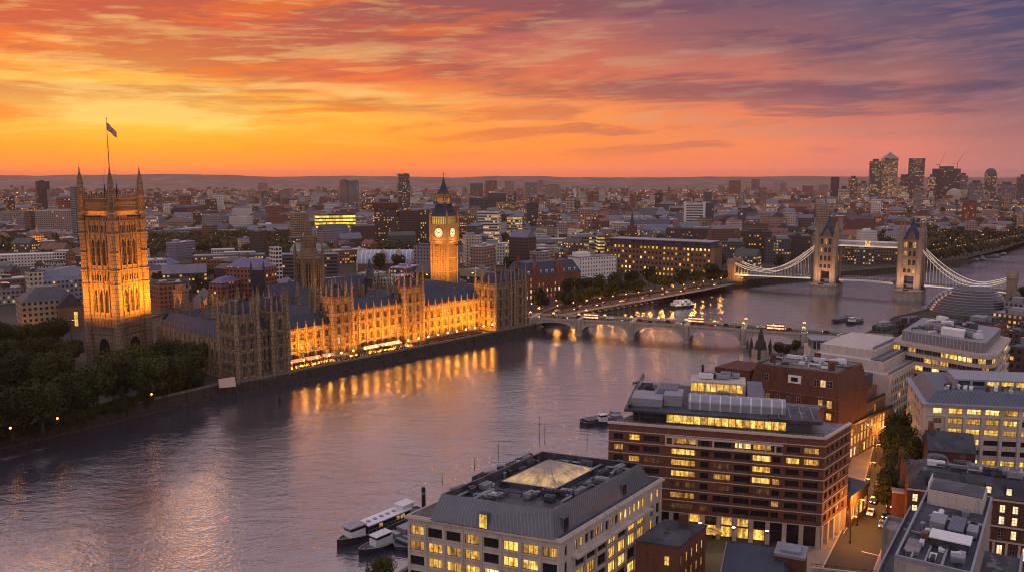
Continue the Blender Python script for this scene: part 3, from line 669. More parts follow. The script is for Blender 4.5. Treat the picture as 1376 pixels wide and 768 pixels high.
for (dd, nn, pp) in (((1, 0), (0, -1), (-A_, -A_)), ((0, 1), (1, 0), (A_, -A_))):
    for q in range(12):
        a0, a1 = math.pi * q / 12, math.pi * (q + 1) / 12; c = 2 * A_ / 2
        def pt(a, r, o): x = c + r * math.cos(a); return (pp[0] + dd[0] * x + nn[0] * o, pp[1] + dd[1] * x + nn[1] * o, 7.2 + r * 1.15 * math.sin(a))
        mb.face([pt(a0, 4.6, .5), pt(a0, 5.7, .5), pt(a1, 5.7, .5), pt(a1, 4.6, .5)]); mb.face([pt(a0, 5.7, .5), pt(a0, 5.7, 0), pt(a1, 5.7, 0), pt(a1, 5.7, .5)]); mb.face([pt(a0, 4.6, 0), pt(a0, 4.6, .5), pt(a1, 4.6, .5), pt(a1, 4.6, 0)])
    mb.obox(pp, dd, nn, 6.7, 7.8, 0, .5, 0, 7.2); mb.obox(pp, dd, nn, 17, 18.1, 0, .5, 0, 7.2)
part('arch', mb, M['tower_stone'], vt)
mb = MB()
for (dd, nn, pp) in (((1, 0), (0, -1), (-A_, -A_)), ((0, 1), (1, 0), (A_, -A_))):
    pts = [(7.8, 0), (17, 0), (17, 7.2)] + [(12.4 + 4.6 * math.cos(math.pi * q / 10), 7.2 + 5.3 * math.sin(math.pi * q / 10)) for q in range(1, 10)] + [(7.8, 7.2)]
    mb.face([(pp[0] + dd[0] * x + nn[0] * .03, pp[1] + dd[1] * x + nn[1] * .03, z) for x, z in pts])
part('doorway', mb, M['win_palace'], vt)
for sx, sy in ((-1, -1), (1, -1), (1, 1), (-1, 1)):
    mb = MB(); mb.lathe(sx * A_, sy * A_, [(2.9, 0), (2.9, 22), (2.65, 22.6), (2.65, 46), (2.5, 46.6), (2.5, 75), (2.9, 75.4), (2.9, 76.4), (2.2, 76.8), (2.2, 83), (2.5, 83.4), (2.5, 84.4), (1.9, 85), (1.9, 88.6), (2.2, 89), (2.05, 89.8), (1.7, 91.6), (1.15, 93.6), (.55, 95.4), (.3, 97), (.45, 97.4), (.12, 98), (.1, 99.6), (0, 99.8)], 8)
    for q in range(8):
        a = math.pi / 8 + q * math.pi / 4; mb.box(sx * A_ + 2.35 * math.cos(a) - .16, sy * A_ + 2.35 * math.sin(a) - .16, 76.8, sx * A_ + 2.35 * math.cos(a) + .16, sy * A_ + 2.35 * math.sin(a) + .16, 86.6)
    for z in (8, 14.5, 22.5, 30, 39.4, 46.2, 55, 64.4, 70.8): mb.lathe(sx * A_, sy * A_, [(2.95, z), (3.1, z + .2), (3.1, z + .7), (2.9, z + .9)], 8, cap=False)
    t_ = part('corner_turret', mb, M['tower_stone'], vt)
mb = MB(); mb.prism([(-A_ + .7, -A_ + .7), (A_ - .7, -A_ + .7), (A_ - .7, A_ - .7), (-A_ + .7, A_ - .7)], 70, 75.3); mb.lathe(0, 0, [(9, 75.3), (8.4, 77.5), (2.2, 85), (1.6, 86)], 4, math.pi / 4)
part('roof', mb, M['slate'], vt)
mb = MB(); mb.lathe(0, 0, [(1.5, 85), (1.2, 91), (.9, 92), (.5, 97), (.3, 98), (.22, 110), (.13, 121.4), (.3, 121.7), (.3, 122.2), (0, 122.6)], 8)
fp = part('flagpole', mb, M['iron'], vt)
mb = MB()
for sx, sy in ((1, 1), (-1, 1), (1, -1), (-1, -1)): mb.tube([(sx * 3.6, sy * 3.6, 85), (0, 0, 110)], .05, 4)
for sx, sy in ((1, 0), (-1, 0), (0, 1), (0, -1)): mb.lathe(sx * 5, sy * 5, [(b, 77 + a_) for b, a_ in turret_prof(13, .8)], 6)
part('roof_turret', mb, M['iron'], vt)
# flag streaming to the right of the picture
fl = MB(); nx, nz = 14, 8
def fpnt(i, j):
    x = i / nx; z = j / nz; return (x * 6.4, .45 * math.sin(x * 7 + z) * x, z * 4.0 - 3.6 * x + .25 * math.sin(x * 5) + .8 * z * x * -1)
for i in range(nx):
    for j in range(nz): fl.face([fpnt(i, j), fpnt(i + 1, j), fpnt(i + 1, j + 1), fpnt(i, j + 1)], 0, [(i / nx, j / nz), ((i + 1) / nx, j / nz), ((i + 1) / nx, (j + 1) / nz), (i / nx, (j + 1) / nz)])
m_, n, b = mat('flag_cloth'); u, v, _ = n.xyz(n.add('ShaderNodeTexCoord').outputs['UV']); au = n.m('ABSOLUTE', n.m('SUBTRACT', u, .5)); av = n.m('ABSOLUTE', n.m('SUBTRACT', v, .5))
cr = n.m('MAXIMUM', n.m('LESS_THAN', au, .06), n.m('LESS_THAN', av, .10)); wh = n.m('MAXIMUM', n.m('LESS_THAN', au, .10), n.m('LESS_THAN', av, .17)); dg = n.m('LESS_THAN', n.m('ABSOLUTE', n.m('SUBTRACT', au, av)), .05)
n.put(b.inputs['Base Color'], n.mix(cr, n.mix(n.m('MAXIMUM', wh, dg), (.03, .035, .12), (.6, .55, .5)), (.42, .04, .03))); b.inputs['Roughness'].default_value = .8
fo = put('flag', fl.mesh('flag', [m_]), vt, (.1, 0, 116.2), R(10)); so_ = fl.mesh

# ------------------------------------------------------------------ clock tower
bc = (-47.0, 566.0)
bb = thing('clock_tower', 'tall gothic clock tower lit bright amber with glowing dials', 'clock tower', (*bc, 0), R(-28))
mb = MB(); a = 6.1; mb.prism([(-a, -a), (a, -a), (a, a), (-a, a)], 0, 52)
for (p0, d) in (((-a, -a), (1, 0)), ((a, -a), (0, 1)), ((a, a), (-1, 0)), ((-a, a), (0, -1))):
    n = (d[1], -d[0])
    for i in range(8): mb.obox(p0, d, n, 1.35 + i * 1.32, 1.68 + i * 1.32, 0, .32, 0, 49.5)
    for z in (12, 21, 30.5, 40, 49.5): mb.obox(p0, d, n, .9, 2 * a - .9, 0, .42, z, z + .8)
    for i in range(7):
        for z in (22.5, 32, 41.3): mb.obox(p0, d, n, 1.95 + i * 1.32, 2.2 + i * 1.32, .0, .06, z, z + 6.4)
for sx, sy in ((-1, -1), (1, -1), (1, 1), (-1, 1)): mb.box(sx * a - .75, sy * a - .75, 0, sx * a + .75, sy * a + .75, 52.02)
part('shaft', mb, M['clock_stone'], bb)
mb = MB(); a2 = 6.7; mb.prism([(-a2, -a2), (a2, -a2), (a2, a2), (-a2, a2)], 52.0, 63); mb.prism([(-a2 - .5, -a2 - .5), (a2 + .5, -a2 - .5), (a2 + .5, a2 + .5), (-a2 - .5, a2 + .5)], 51.2, 52.0, bottom=True); mb.prism([(-a2 - .5, -a2 - .5), (a2 + .5, -a2 - .5), (a2 + .5, a2 + .5), (-a2 - .5, a2 + .5)], 63, 63.7, bottom=True)
for sx, sy in ((-1, -1), (1, -1), (1, 1), (-1, 1)):
    mb.box(sx * a2 - .7, sy * a2 - .7, 52.02, sx * a2 + .7, sy * a2 + .7, 69.5); mb.lathe(sx * (a2 + .1), sy * (a2 + .1), [(.8, 69.5), (.5, 71), (0, 73.5)], 6)
part('clock_stage', mb, M['clock_stone'], bb)
for k in range(4):
    ang_ = k * math.pi / 2; ca, sa = math.cos(ang_), math.sin(ang_)
    fm = MB(); fm.face([(3.35 * math.cos(2 * math.pi * q / 32), -.18, 3.35 * math.sin(2 * math.pi * q / 32)) for q in range(32)])
    f_ = part('clock_face', fm, M['clock_face'], bb, None, (a2 * sa, -a2 * ca, 57.6), ang_)
    rg = MB()
    for q in range(32):
        t0, t1 = 2 * math.pi * q / 32, 2 * math.pi * (q + 1) / 32
        for r0, r1 in ((3.35, 3.75), (2.25, 2.36)):
            rg.face([(r0 * math.cos(t0), -.26, r0 * math.sin(t0)), (r1 * math.cos(t0), -.26, r1 * math.sin(t0)), (r1 * math.cos(t1), -.26, r1 * math.sin(t1)), (r0 * math.cos(t1), -.26, r0 * math.sin(t1))][::-1])
    for q in range(12):
        t0 = math.pi * q / 6; c_, s_ = math.cos(t0), math.sin(t0); rg.face([(2.4 * c_ - .09 * s_, -.25, 2.4 * s_ + .09 * c_), (3.3 * c_ - .09 * s_, -.25, 3.3 * s_ + .09 * c_), (3.3 * c_ + .09 * s_, -.25, 3.3 * s_ - .09 * c_), (2.4 * c_ + .09 * s_, -.25, 2.4 * s_ - .09 * c_)])
    part('dial_ring', rg, M['iron'], f_)
    for ln, wd_, t0 in ((2.9, .16, R(150)), (1.9, .24, R(25))):
        h_ = MB(); c_, s_ = math.cos(t0), math.sin(t0); h_.face([(-wd_ * s_ - .5 * c_, -.30, wd_ * c_ - .5 * s_), (-wd_ * .4 * s_ + ln * c_, -.30, wd_ * .4 * c_ + ln * s_), (wd_ * .4 * s_ + ln * c_, -.30, -wd_ * .4 * c_ + ln * s_), (wd_ * s_ - .5 * c_, -.30, -wd_ * c_ - .5 * s_)]); part('hand', h_, M['iron'], f_)
mb = MB(); a3 = 6.1; mb.prism([(-a3 + .5, -a3 + .5), (a3 - .5, -a3 + .5), (a3 - .5, a3 - .5), (-a3 + .5, a3 - .5)], 63.7, 68.4); part('belfry_light', mb, M['belfry_glow'], bb)
mb = MB()
for (p0, d) in (((-a3, -a3), (1, 0)), ((a3, -a3), (0, 1)), ((a3, a3), (-1, 0)), ((-a3, a3), (0, -1))):
    n = (d[1], -d[0])
    for i in range(9): mb.obox(p0, d, n, .2 + i * 1.42, .62 + i * 1.42, -.35, .1, 63.7, 68.4)
    mb.obox(p0, d, n, 0.01, 2 * a3 - .01, -.3, .05, 66.9, 67.3)
mb.prism([(-6.9, -6.9), (6.9, -6.9), (6.9, 6.9), (-6.9, 6.9)], 68.4, 69.0, bottom=True); part('belfry', mb, M['clock_stone'], bb)
mb = MB(); s2 = math.sqrt(2); mb.lathe(0, 0, [(6.6 * s2, 69.0), (5.4 * s2, 71.5), (3.5 * s2, 78.6)], 4, math.pi / 4)
for (dd, nn) in (((1, 0), (0, -1)), ((0, 1), (1, 0)), ((-1, 0), (0, 1)), ((0, -1), (-1, 0))):
    for i in range(3):
        for z, o in ((71.6, 5.3), (74.6, 4.5)): mb.obox((nn[0] * o, nn[1] * o), dd, nn, -2.6 + i * 2.2, -1.8 + i * 2.2, -.6, .5, z, z + 1.3)
part('roof', mb, M['slate'], bb)
mb = MB(); mb.prism([(-3.2, -3.2), (3.2, -3.2), (3.2, 3.2), (-3.2, 3.2)], 78.6, 79.2)
for i in range(5):
    for (dd, nn) in (((1, 0), (0, -1)), ((0, 1), (1, 0)), ((-1, 0), (0, 1)), ((0, -1), (-1, 0))): mb.obox((0, 0), dd, nn, -3.1 + i * 1.42, -2.7 + i * 1.42, 2.6, 3.05, 79.2, 83.4)
mb.prism([(-2.4, -2.4), (2.4, -2.4), (2.4, 2.4), (-2.4, 2.4)], 79.2, 83.4); mb.prism([(-3.5, -3.5), (3.5, -3.5), (3.5, 3.5), (-3.5, 3.5)], 83.4, 84.0, bottom=True); part('lantern', mb, M['gold_stone'], bb)
mb = MB(); mb.lathe(0, 0, [(3.3 * s2, 84), (2.0 * s2, 86.5), (.9 * s2, 91), (.25, 95)], 4, math.pi / 4); mb.lathe(0, 0, [(.14, 95), (.14, 97), (.4, 97.3), (.4, 97.8), (.1, 98.2), (.06, 99.5)], 6); part('spire', mb, M['slate'], bb)

# ------------------------------------------------------------------ octagonal central tower, ventilation spires
cc_ = P(417, 408, 12)
ct = thing('octagonal_tower', 'brown stone octagonal tower with tapering spire rising behind the palace roofs', 'tower', (*cc_, 0), R(10))
mb = MB(); mb.lathe(0, 0, [(10, 0), (10, 22), (9.2, 22.5), (9.2, 41.5), (9.8, 42), (9.8, 43), (7.6, 44), (5.2, 49), (4.6, 49.2), (4.6, 55), (4.9, 55.3), (3.0, 57.5), (2.6, 63), (1.0, 69), (.4, 74), (0, 76)], 8)
part('wall', mb, M['tower_stone'], ct)
mb = MB()
for q in range(8):
    a0 = math.pi / 8 + q * math.pi / 4; x, y = 9.5 * math.cos(a0), 9.5 * math.sin(a0)
    mb.lathe(x, y, [(1.0, 0), (1.0, 43), (1.2, 43.4), (.8, 45), (.5, 49), (0, 53)], 6)
    x, y = 4.8 * math.cos(a0), 4.8 * math.sin(a0); mb.lathe(x, y, [(.5, 44), (.5, 56), (0, 61)], 5)
    for f in (-.33, 0, .33):
        a1 = q * math.pi / 4 + f * .55; x, y = 8.85 * math.cos(a1), 8.85 * math.sin(a1); mb.lathe(x, y, [(.3, 23), (.3, 42)], 4)
part('buttress', mb, M['tower_stone'], ct)
for q in range(8):
    a0 = q * math.pi / 4; w_ = MB(); c_, s_ = math.cos(a0), math.sin(a0); r = 9.2 * math.cos(math.pi / 8) + .06
    for f in (-1.75, .25): w_.face([(r * c_ - y * s_, r * s_ + y * c_, z) for y, z in ((f, 24), (f + 1.5, 24), (f + 1.5, 38), (f + .75, 40), (f, 38))])
    part('window', w_, M['win_palace'], ct)
def dark_spire(px, py, z, h, r, label, sq=False):
    c_ = P(px, py, z); o = thing('ventilation_turret', label, 'turret', (*c_, 0), R(20)); mb = MB(); s_ = MB()
    if sq:
        mb.prism([(-r, -r), (r, -r), (r, r), (-r, r)], 0, z + h * .72); part('wall', mb, M['frame_dark'], o)
        for x in (-r, r):
            for y in (-r, r): s_.lathe(x, y, [(.7, z), (.7, z + h * .75), (0, z + h)], 6)
        for i in range(4):
            for (dd, nn) in (((1, 0), (0, -1)), ((0, 1), (1, 0))): s_.obox((nn[0] * r, nn[1] * r), dd, nn, -r + .8 + i * r * .5, -r + 1.1 + i * r * .5, 0, .25, z, z + h * .7)
        part('corner_pinnacle', s_, M['slate'], o)
    else:
        mb.lathe(0, 0, [(r, 0), (r, z + h * .30), (r * 1.15, z + h * .32)], 8); part('wall', mb, M['slate'], o)
        s_.lathe(0, 0, [(r * 1.15, z + h * .32), (r * .72, z + h * .5), (r * .35, z + h * .75), (0, z + h)], 8); part('spire', s_, M['dark_roof'], o)
dark_spire(497, 388, 19, 22, 3.7, 'dark lead ventilation spire between the octagonal tower and clock tower')
dark_spire(347, 392, 16, 22, 4.2, 'dark square turret with corner pinnacles behind the south river block', True)
# small lit gothic gable hall seen between the square tower and the south block
gh = thing('gabled_hall', 'small gabled stone hall with amber-lit end wall behind the south range', 'hall', (*P(285, 440, 0), 0), R(30))
mb = MB(); mb.box(-7, -2, 0, 7, 24, 16); mb.gable(-7, -2, 7, 24, 16, 23, 0, 'y'); part('wall', mb, M['gold_stone'], gh); mb = MB(); mb.gable(-7.5, -1.6, 7.5, 24.4, 15.8, 23.4, 0, 'y'); part('roof', mb, M['slate'], gh)
sq_ = thing('stone_turret', 'square stone stair turret lit gold above the south range roof', 'turret', (*P(246, 450, 0), 0), R(-15))
mb = MB(); mb.box(-3, -3, 0, 3, 3, 27); mb.box(-3.4, -3.4, 27, 3.4, 3.4, 28); mb.box(-2.2, -2.2, 28, 2.2, 2.2, 30.5); part('wall', mb, M['gold_stone'], sq_); mb = MB(); mb.box(-1, -3.02, 15, 1, -2.98, 22); part('window', mb, M['win_palace'], sq_)

# ------------------------------------------------------------------ floodlights (real fixtures with their lamps)
def floodlight(x, y, z, tgt, power, size, color=(1, .32, .012), label=None, group=None, sy=.5, spread=160, mast_=False):
    o = bpy.data.objects.get('proto_fl')
    o = thing('floodlight', label, 'floodlight', (x, y, z), 0, group)
    key = ('fl', size)
    if key not in _wc:
        mb = MB(); mb.box(-size / 2, -.3, -.5, size / 2, .3, -.12); mb.box(-size / 2 + .2, -.1, -.9, size / 2 - .2, .1, -.5); _wc[key] = mb.mesh('housing', [M['iron']])
    put('housing', _wc[key], o)
    if mast_: mb = MB(); mb.tube([(0, 0, -z), (0, 0, -.9)], .16, 6); part('mast', mb, M['iron'], o)
    ld = bpy.data.lights.new('flood_lamp', 'AREA'); ld.shape = 'RECTANGLE'; ld.size = size; ld.size_y = sy; ld.energy = power * 2.2; ld.color = color; ld.spread = R(spread)
    lo = bpy.data.objects.new('flood_lamp', ld); C.objects.link(lo); lo.parent = o
    dv = Vector((tgt[0] - x, tgt[1] - y, tgt[2] - z)); lo.rotation_euler = (-dv).to_track_quat('Z', 'Y').to_euler(); return o
FLG = 'floodlights along the palace terrace'
def pal_flood(s, t, z, s2_, t2, z2, pw_, size, **k):
    a_, b_ = Lp(s, t), Lp(s2_, t2); return floodlight(a_[0], a_[1], z, (b_[0], b_[1], z2), pw_, size, **k)
for i, s_ in enumerate((41, 48.5, 56, 63.5, 92, 100, 108, 116, 144, 152.5, 161, 169.5, 178)):
    wg = 'south wing' if s_ < 71 else ('raised middle' if s_ < 121 else 'north wing'); nth = ['first', 'second', 'third', 'fourth', 'fifth'][i if i < 4 else (i - 4 if i < 8 else i - 8)]
    pal_flood(s_, .9, 1.0, s_, FT, 17, 3500, 6.5, group=FLG, spread=115, label='low terrace floodlight, %s from the left below the palace %s' % (nth, wg))
for s_, nm_ in ((79.5, 'left'), (130, 'right')): pal_flood(s_, 2.2, 1.0, s_, FT - 1.5, 13, 3000, 5, group=FLG, label='low terrace floodlight below the %s pavilion tower of the palace' % nm_)
pal_flood(176, 2, 1.0, 186, 6, 12, 3400, 6, group=FLG, label='low terrace floodlight against the north river block')
c19, s19 = math.cos(R(-19.2)), math.sin(R(-19.2))
def vt_w(x, y):
    x, y = (x * .79 if abs(x) < 14 else x - math.copysign(2.6, x)), (y * .79 if abs(y) < 14 else y - math.copysign(2.6, y)); return (vc[0] + x * c19 - y * s19, vc[1] + x * s19 + y * c19)
def vt_flood(x, y, z, x2, y2, z2, p_, sz, lab, **k):
    a_, b_ = vt_w(x, y), vt_w(x2, y2); floodlight(a_[0], a_[1], z, (b_[0], b_[1], z2), p_, sz, group='floodlights of the square tower', label=lab, **k)
vt_flood(26, 6, 25, 12.4, 6, 60, 15000, 4, 'roof floodlight right of the square tower, nearer its rear corner')
vt_flood(30, -4, 25, 12.4, -3, 62, 17000, 4, 'roof floodlight right of the square tower, nearer its front corner')
vt_flood(-4, -30, 25, 0, -12.4, 56, 17000, 4, 'mast floodlight before the left face of the square tower', mast_=True)
vt_flood(0, -13.9, 75.6, 0, -12.9, 84, 420, 12, 'parapet floodlight on the ledge of the left face of the square tower', spread=180)
vt_flood(13.9, 0, 75.6, 12.9, 0, 84, 420, 12, 'parapet floodlight on the ledge of the right face of the square tower', spread=180)
c28, s28 = math.cos(R(-28)), math.sin(R(-28))
def bb_flood(x, y, z, x2, y2, z2, p_, sz, lab, **k):
    a_ = (bc[0] + x * c28 - y * s28, bc[1] + x * s28 + y * c28); b_ = (bc[0] + x2 * c28 - y2 * s28, bc[1] + x2 * s28 + y2 * c28)
    floodlight(a_[0], a_[1], z, (b_[0], b_[1], z2), p_, sz, group='floodlights of the clock tower', label=lab, **k)
bb_flood(0, -24, 31, 0, -6, 46, 6500, 4, 'roof floodlight before the left dial of the clock tower', color=(1, .33, .012))
bb_flood(24, 0, 31, 6, 0, 46, 6500, 4, 'roof floodlight before the right dial of the clock tower', color=(1, .33, .012))
bb_flood(0, -10, 50, 0, -6.7, 60, 500, 3, 'ledge floodlight below the left dial of the clock tower', color=(1, .33, .012))
bb_flood(10, 0, 50, 6.7, 0, 60, 500, 3, 'ledge floodlight below the right dial of the clock tower', color=(1, .33, .012))
bb_flood(0, -5.2, 77.5, 0, -3.2, 82, 160, 3, 'lantern floodlight high on the clock tower roof, left face', color=(1, .40, .06))
bb_flood(5.2, 0, 77.5, 3.2, 0, 82, 160, 3, 'lantern floodlight high on the clock tower roof, right face', color=(1, .40, .06))
a_ = Lp(112, 60); floodlight(cc_[0] + 10, cc_[1] - 16, 24, (cc_[0], cc_[1], 36), 250, 3, label='roof floodlight before the octagonal tower', color=(1, .5, .2))
g_ = P(285, 440, 0); floodlight(g_[0] + 2, g_[1] - 14, 17, (g_[0], g_[1], 20), 700, 3, label='floodlight before the small gabled hall')
g_ = P(246, 450, 0); floodlight(g_[0] - 1, g_[1] - 11, 19, (g_[0], g_[1], 25), 500, 3, label='floodlight before the square stair turret')
# ================================================================== ARCHED ROAD BRIDGE
B0 = (2.0, 543.2); B1 = (214.0, 464.2); BD = unit(sub2(B1, B0)); BLn = math.hypot(*sub2(B1, B0)); BZ = math.atan2(BD[1], BD[0])
rb = thing('road_bridge', 'long low stone bridge of shallow arches carrying traffic across the river', 'bridge', (*B0, 0), BZ)
def Bp(x, y): return (B0[0] + BD[0] * x - BD[1] * y, B0[1] + BD[1] * x + BD[0] * y)
BW = 9.0
piers = [14, 47, 81, 115, 149, 183]; spans = [(2, 12.6)] + [(a + 1.6, b - 1.6) for a, b in zip(piers, piers[1:])] + [(184.6, 212)]
def deckz(x): return 3.2 + 1.5 * math.sin(math.pi * max(0, min(1, x / BLn)))
for a, b in spans:
    mb = MB(); nn = 18
    for i in range(nn):
        x0, x1 = a + (b - a) * i / nn, a + (b - a) * (i + 1) / nn
        def ar(x): q = (x - a) / (b - a) * 2 - 1; return -3.2 + (deckz((a + b) / 2) + 1.6) * math.sqrt(max(0, 1 - q * q)) ** 1.0
        z0, z1 = ar(x0), ar(x1)
        for y, fl_ in ((-BW, 0), (BW, 1)):
            f = [(x0, y, z0), (x1, y, z1), (x1, y, deckz(x1) - .3), (x0, y, deckz(x0) - .3)]; mb.face(f[::-1] if fl_ else f, 0, [(p[0], p[2]) for p in (f[::-1] if fl_ else f)])
            o = -.35 if not fl_ else .35   # raised arch ring
            g = [(x0, y + o, z0), (x1, y + o, z1), (x1, y + o, z1 + .75), (x0, y + o, z0 + .75)]; mb.face(g[::-1] if fl_ else g, 1)
            h = [(x0, y + o, z0 + .75), (x1, y + o, z1 + .75), (x1, y, z1 + .75), (x0, y, z0 + .75)]; mb.face(h[::-1] if fl_ else h, 1)
        mb.face([(x0, -BW - .35, z0), (x0, BW + .35, z0), (x1, BW + .35, z1), (x1, -BW - .35, z1)], 0)
    part('arch', mb, [M['granite'], M['trim']], rb)
for x in piers:
    mb = MB(); mb.prism([(x - 1.62, -BW - .1), (x, -BW - 3.4), (x + 1.62, -BW - .1), (x + 1.62, BW + .1), (x, BW + 3.4), (x - 1.62, BW + .1)], WZ - 1, -2.6)
    mb.prism([(x - 1.4, -BW - .5), (x, -BW - 1.6), (x + 1.4, -BW - .5), (x + 1.4, BW + .5), (x, BW + 1.6), (x - 1.4, BW + .5)], -2.6, deckz(x) + 1.0)
    mb.box(x - 2.1, -BW - 3.6, WZ - 1, x + 2.1, BW + 3.6, WZ + .5); part('pier', mb, M['granite'], rb)
mb = MB(); nn = 40
for i in range(nn):
    x0, x1 = -6 + (BLn + 12) * i / nn, -6 + (BLn + 12) * (i + 1) / nn; z0, z1 = deckz(x0), deckz(x1)
    mb.face([(x0, -BW, z0), (x1, -BW, z1), (x1, BW, z1), (x0, BW, z0)])
    for y in (-BW - .4, BW - .05):
        f = [(x0, y, z0 - .3), (x1, y, z1 - .3), (x1, y, z1 + 1.0), (x0, y, z0 + 1.0)]; g = [(p[0], p[1] + .45, p[2]) for p in f]
        mb.face(f, 1); mb.face(g[::-1], 1); mb.face([f[3], f[2], g[2], g[3]], 1)
part('deck', mb, [M['asphalt'], M['granite']], rb)
mb = MB()
for i in range(nn):
    x0, x1 = -6 + (BLn + 12) * i / nn, -6 + (BLn + 12) * (i + 1) / nn; z0, z1 = deckz(x0), deckz(x1)
    for y0, y1 in ((-BW, -BW + 2.6), (BW - 2.6, BW)):
        mb.face([(x0, y0 + .06, z0 + .14), (x1, y0 + .06, z1 + .14), (x1, y1 - .06, z1 + .14), (x0, y1 - .06, z0 + .14)])
        ye = y1 - .06 if y0 < 0 else y0 + .06; mb.face([(x0, ye, z0), (x1, ye, z1), (x1, ye, z1 + .14), (x0, ye, z0 + .14)])
part('pavement', mb, M['paving'], rb)
mb = MB()
for i in range(40): x = 4 + i * 5.2; mb.face([(x, -.08, deckz(x) + .02), (x + 2.2, -.08, deckz(x + 2.2) + .02), (x + 2.2, .08, deckz(x + 2.2) + .02), (x, .08, deckz(x) + .02)])
part('lane_marking', mb, M['paint'], rb)

# street lamps: post, arms, glowing globes
def lamp_proto(h, kind='lamp_warm', globes=3, post='iron'):
    r_ = bpy.data.objects.new('street_lamp', None)
    mb = MB(); mb.lathe(0, 0, [(.22, 0), (.22, .7), (.12, .9), (.08, h - .3), (.14, h - .2), (.05, h)], 6)
    if globes == 3: mb.box(-.6, -.04, h - .55, .6, .04, h - .47)
    if globes == 1: mb.tube([(0, 0, h - .3), (.5, 0, h + .1), (1.1, 0, h + .1)], .05, 4)
    po = mb.mesh('pole', [M[post]]); gm = MB()
    if globes == 3:
        for x, z in ((-.6, h - .2), (.6, h - .2), (0, h + .25)): gm.lathe(x, 0, [(0, z - .3), (.24, z - .15), (.3, z), (.24, z + .15), (0, z + .3)], 8)
    elif globes == 1: gm.box(.7, -.2, h - .12, 1.35, .2, h + .05)
    else: gm.lathe(0, 0, [(0, h - .15), (.32, h + .1), (.40, h + .35), (.3, h + .6), (0, h + .75)], 8)
    return po, gm.mesh('lamp_head', [M[kind]])
LPROTO = {k: lamp_proto(*v) for k, v in {'bridge': (4.2, 'lamp_warm', 3), 'bank': (6.5, 'lamp_warm', 2), 'white': (6.0, 'lamp_white', 2), 'street': (7.5, 'lamp_warm', 1), 'terrace': (4.0, 'lamp_gold', 2)}.items()}
def street_lamp(kind, x, y, z, label, group, rz=0.0, power=0, col=(1, .45, .12)):
    o = thing('street_lamp', label, 'street lamp', (x, y, z), rz, group); po, hd = LPROTO[kind]; put('pole', po, o); put('lamp_head', hd, o)
    if power:
        ld = bpy.data.lights.new('lamp_light', 'POINT'); ld.energy = power; ld.color = col; ld.shadow_soft_size = .35; lo = bpy.data.objects.new('lamp_light', ld); C.objects.link(lo); lo.parent = o
        lo.location = (0.9 if kind == 'street' else 0, 0, {'bridge': 5.0, 'bank': 7.6, 'white': 7.1, 'street': 6.9, 'terrace': 5.1}[kind])
    return o
ORD = ['first', 'second', 'third', 'fourth', 'fifth', 'sixth', 'seventh', 'eighth', 'ninth', 'tenth', 'eleventh', 'twelfth', 'thirteenth', 'fourteenth', 'fifteenth', 'sixteenth', 'seventeenth', 'eighteenth', 'nineteenth', 'twentieth']
def nth(i):
    if i < 20: return ORD[i]
    return ['twenty', 'thirty', 'forty', 'fifty', 'sixty', 'seventy', 'eighty', 'ninety'][(i + 1) // 10 - 2] + ('-' + ORD[(i + 1) % 10 - 1] if (i + 1) % 10 else '') if (i + 1) % 10 else ['twentieth', 'thirtieth', 'fortieth', 'fiftieth', 'sixtieth', 'seventieth', 'eightieth', 'ninetieth'][(i + 1) // 10 - 2]
for j, x in enumerate(piers + [64, 98, 132, 166, 30]):
    for side, y in (('near', -BW + .3), ('far', BW - .3)):
        if x in (64, 98, 132, 166, 30) and side == 'far': continue
        q = Bp(x, y); street_lamp('bridge', q[0], q[1], deckz(x) + .15, (('triple globe lamp on the %s parapet over bridge pier %s from the left' % (side, nth(j))) if j < 6 else 'triple globe lamp above the %s bridge arch from the left' % nth([30, 64, 98, 132, 166].index(x) + 1)), 'lamps on the arched bridge', BZ, 450 if side == 'near' else 0)

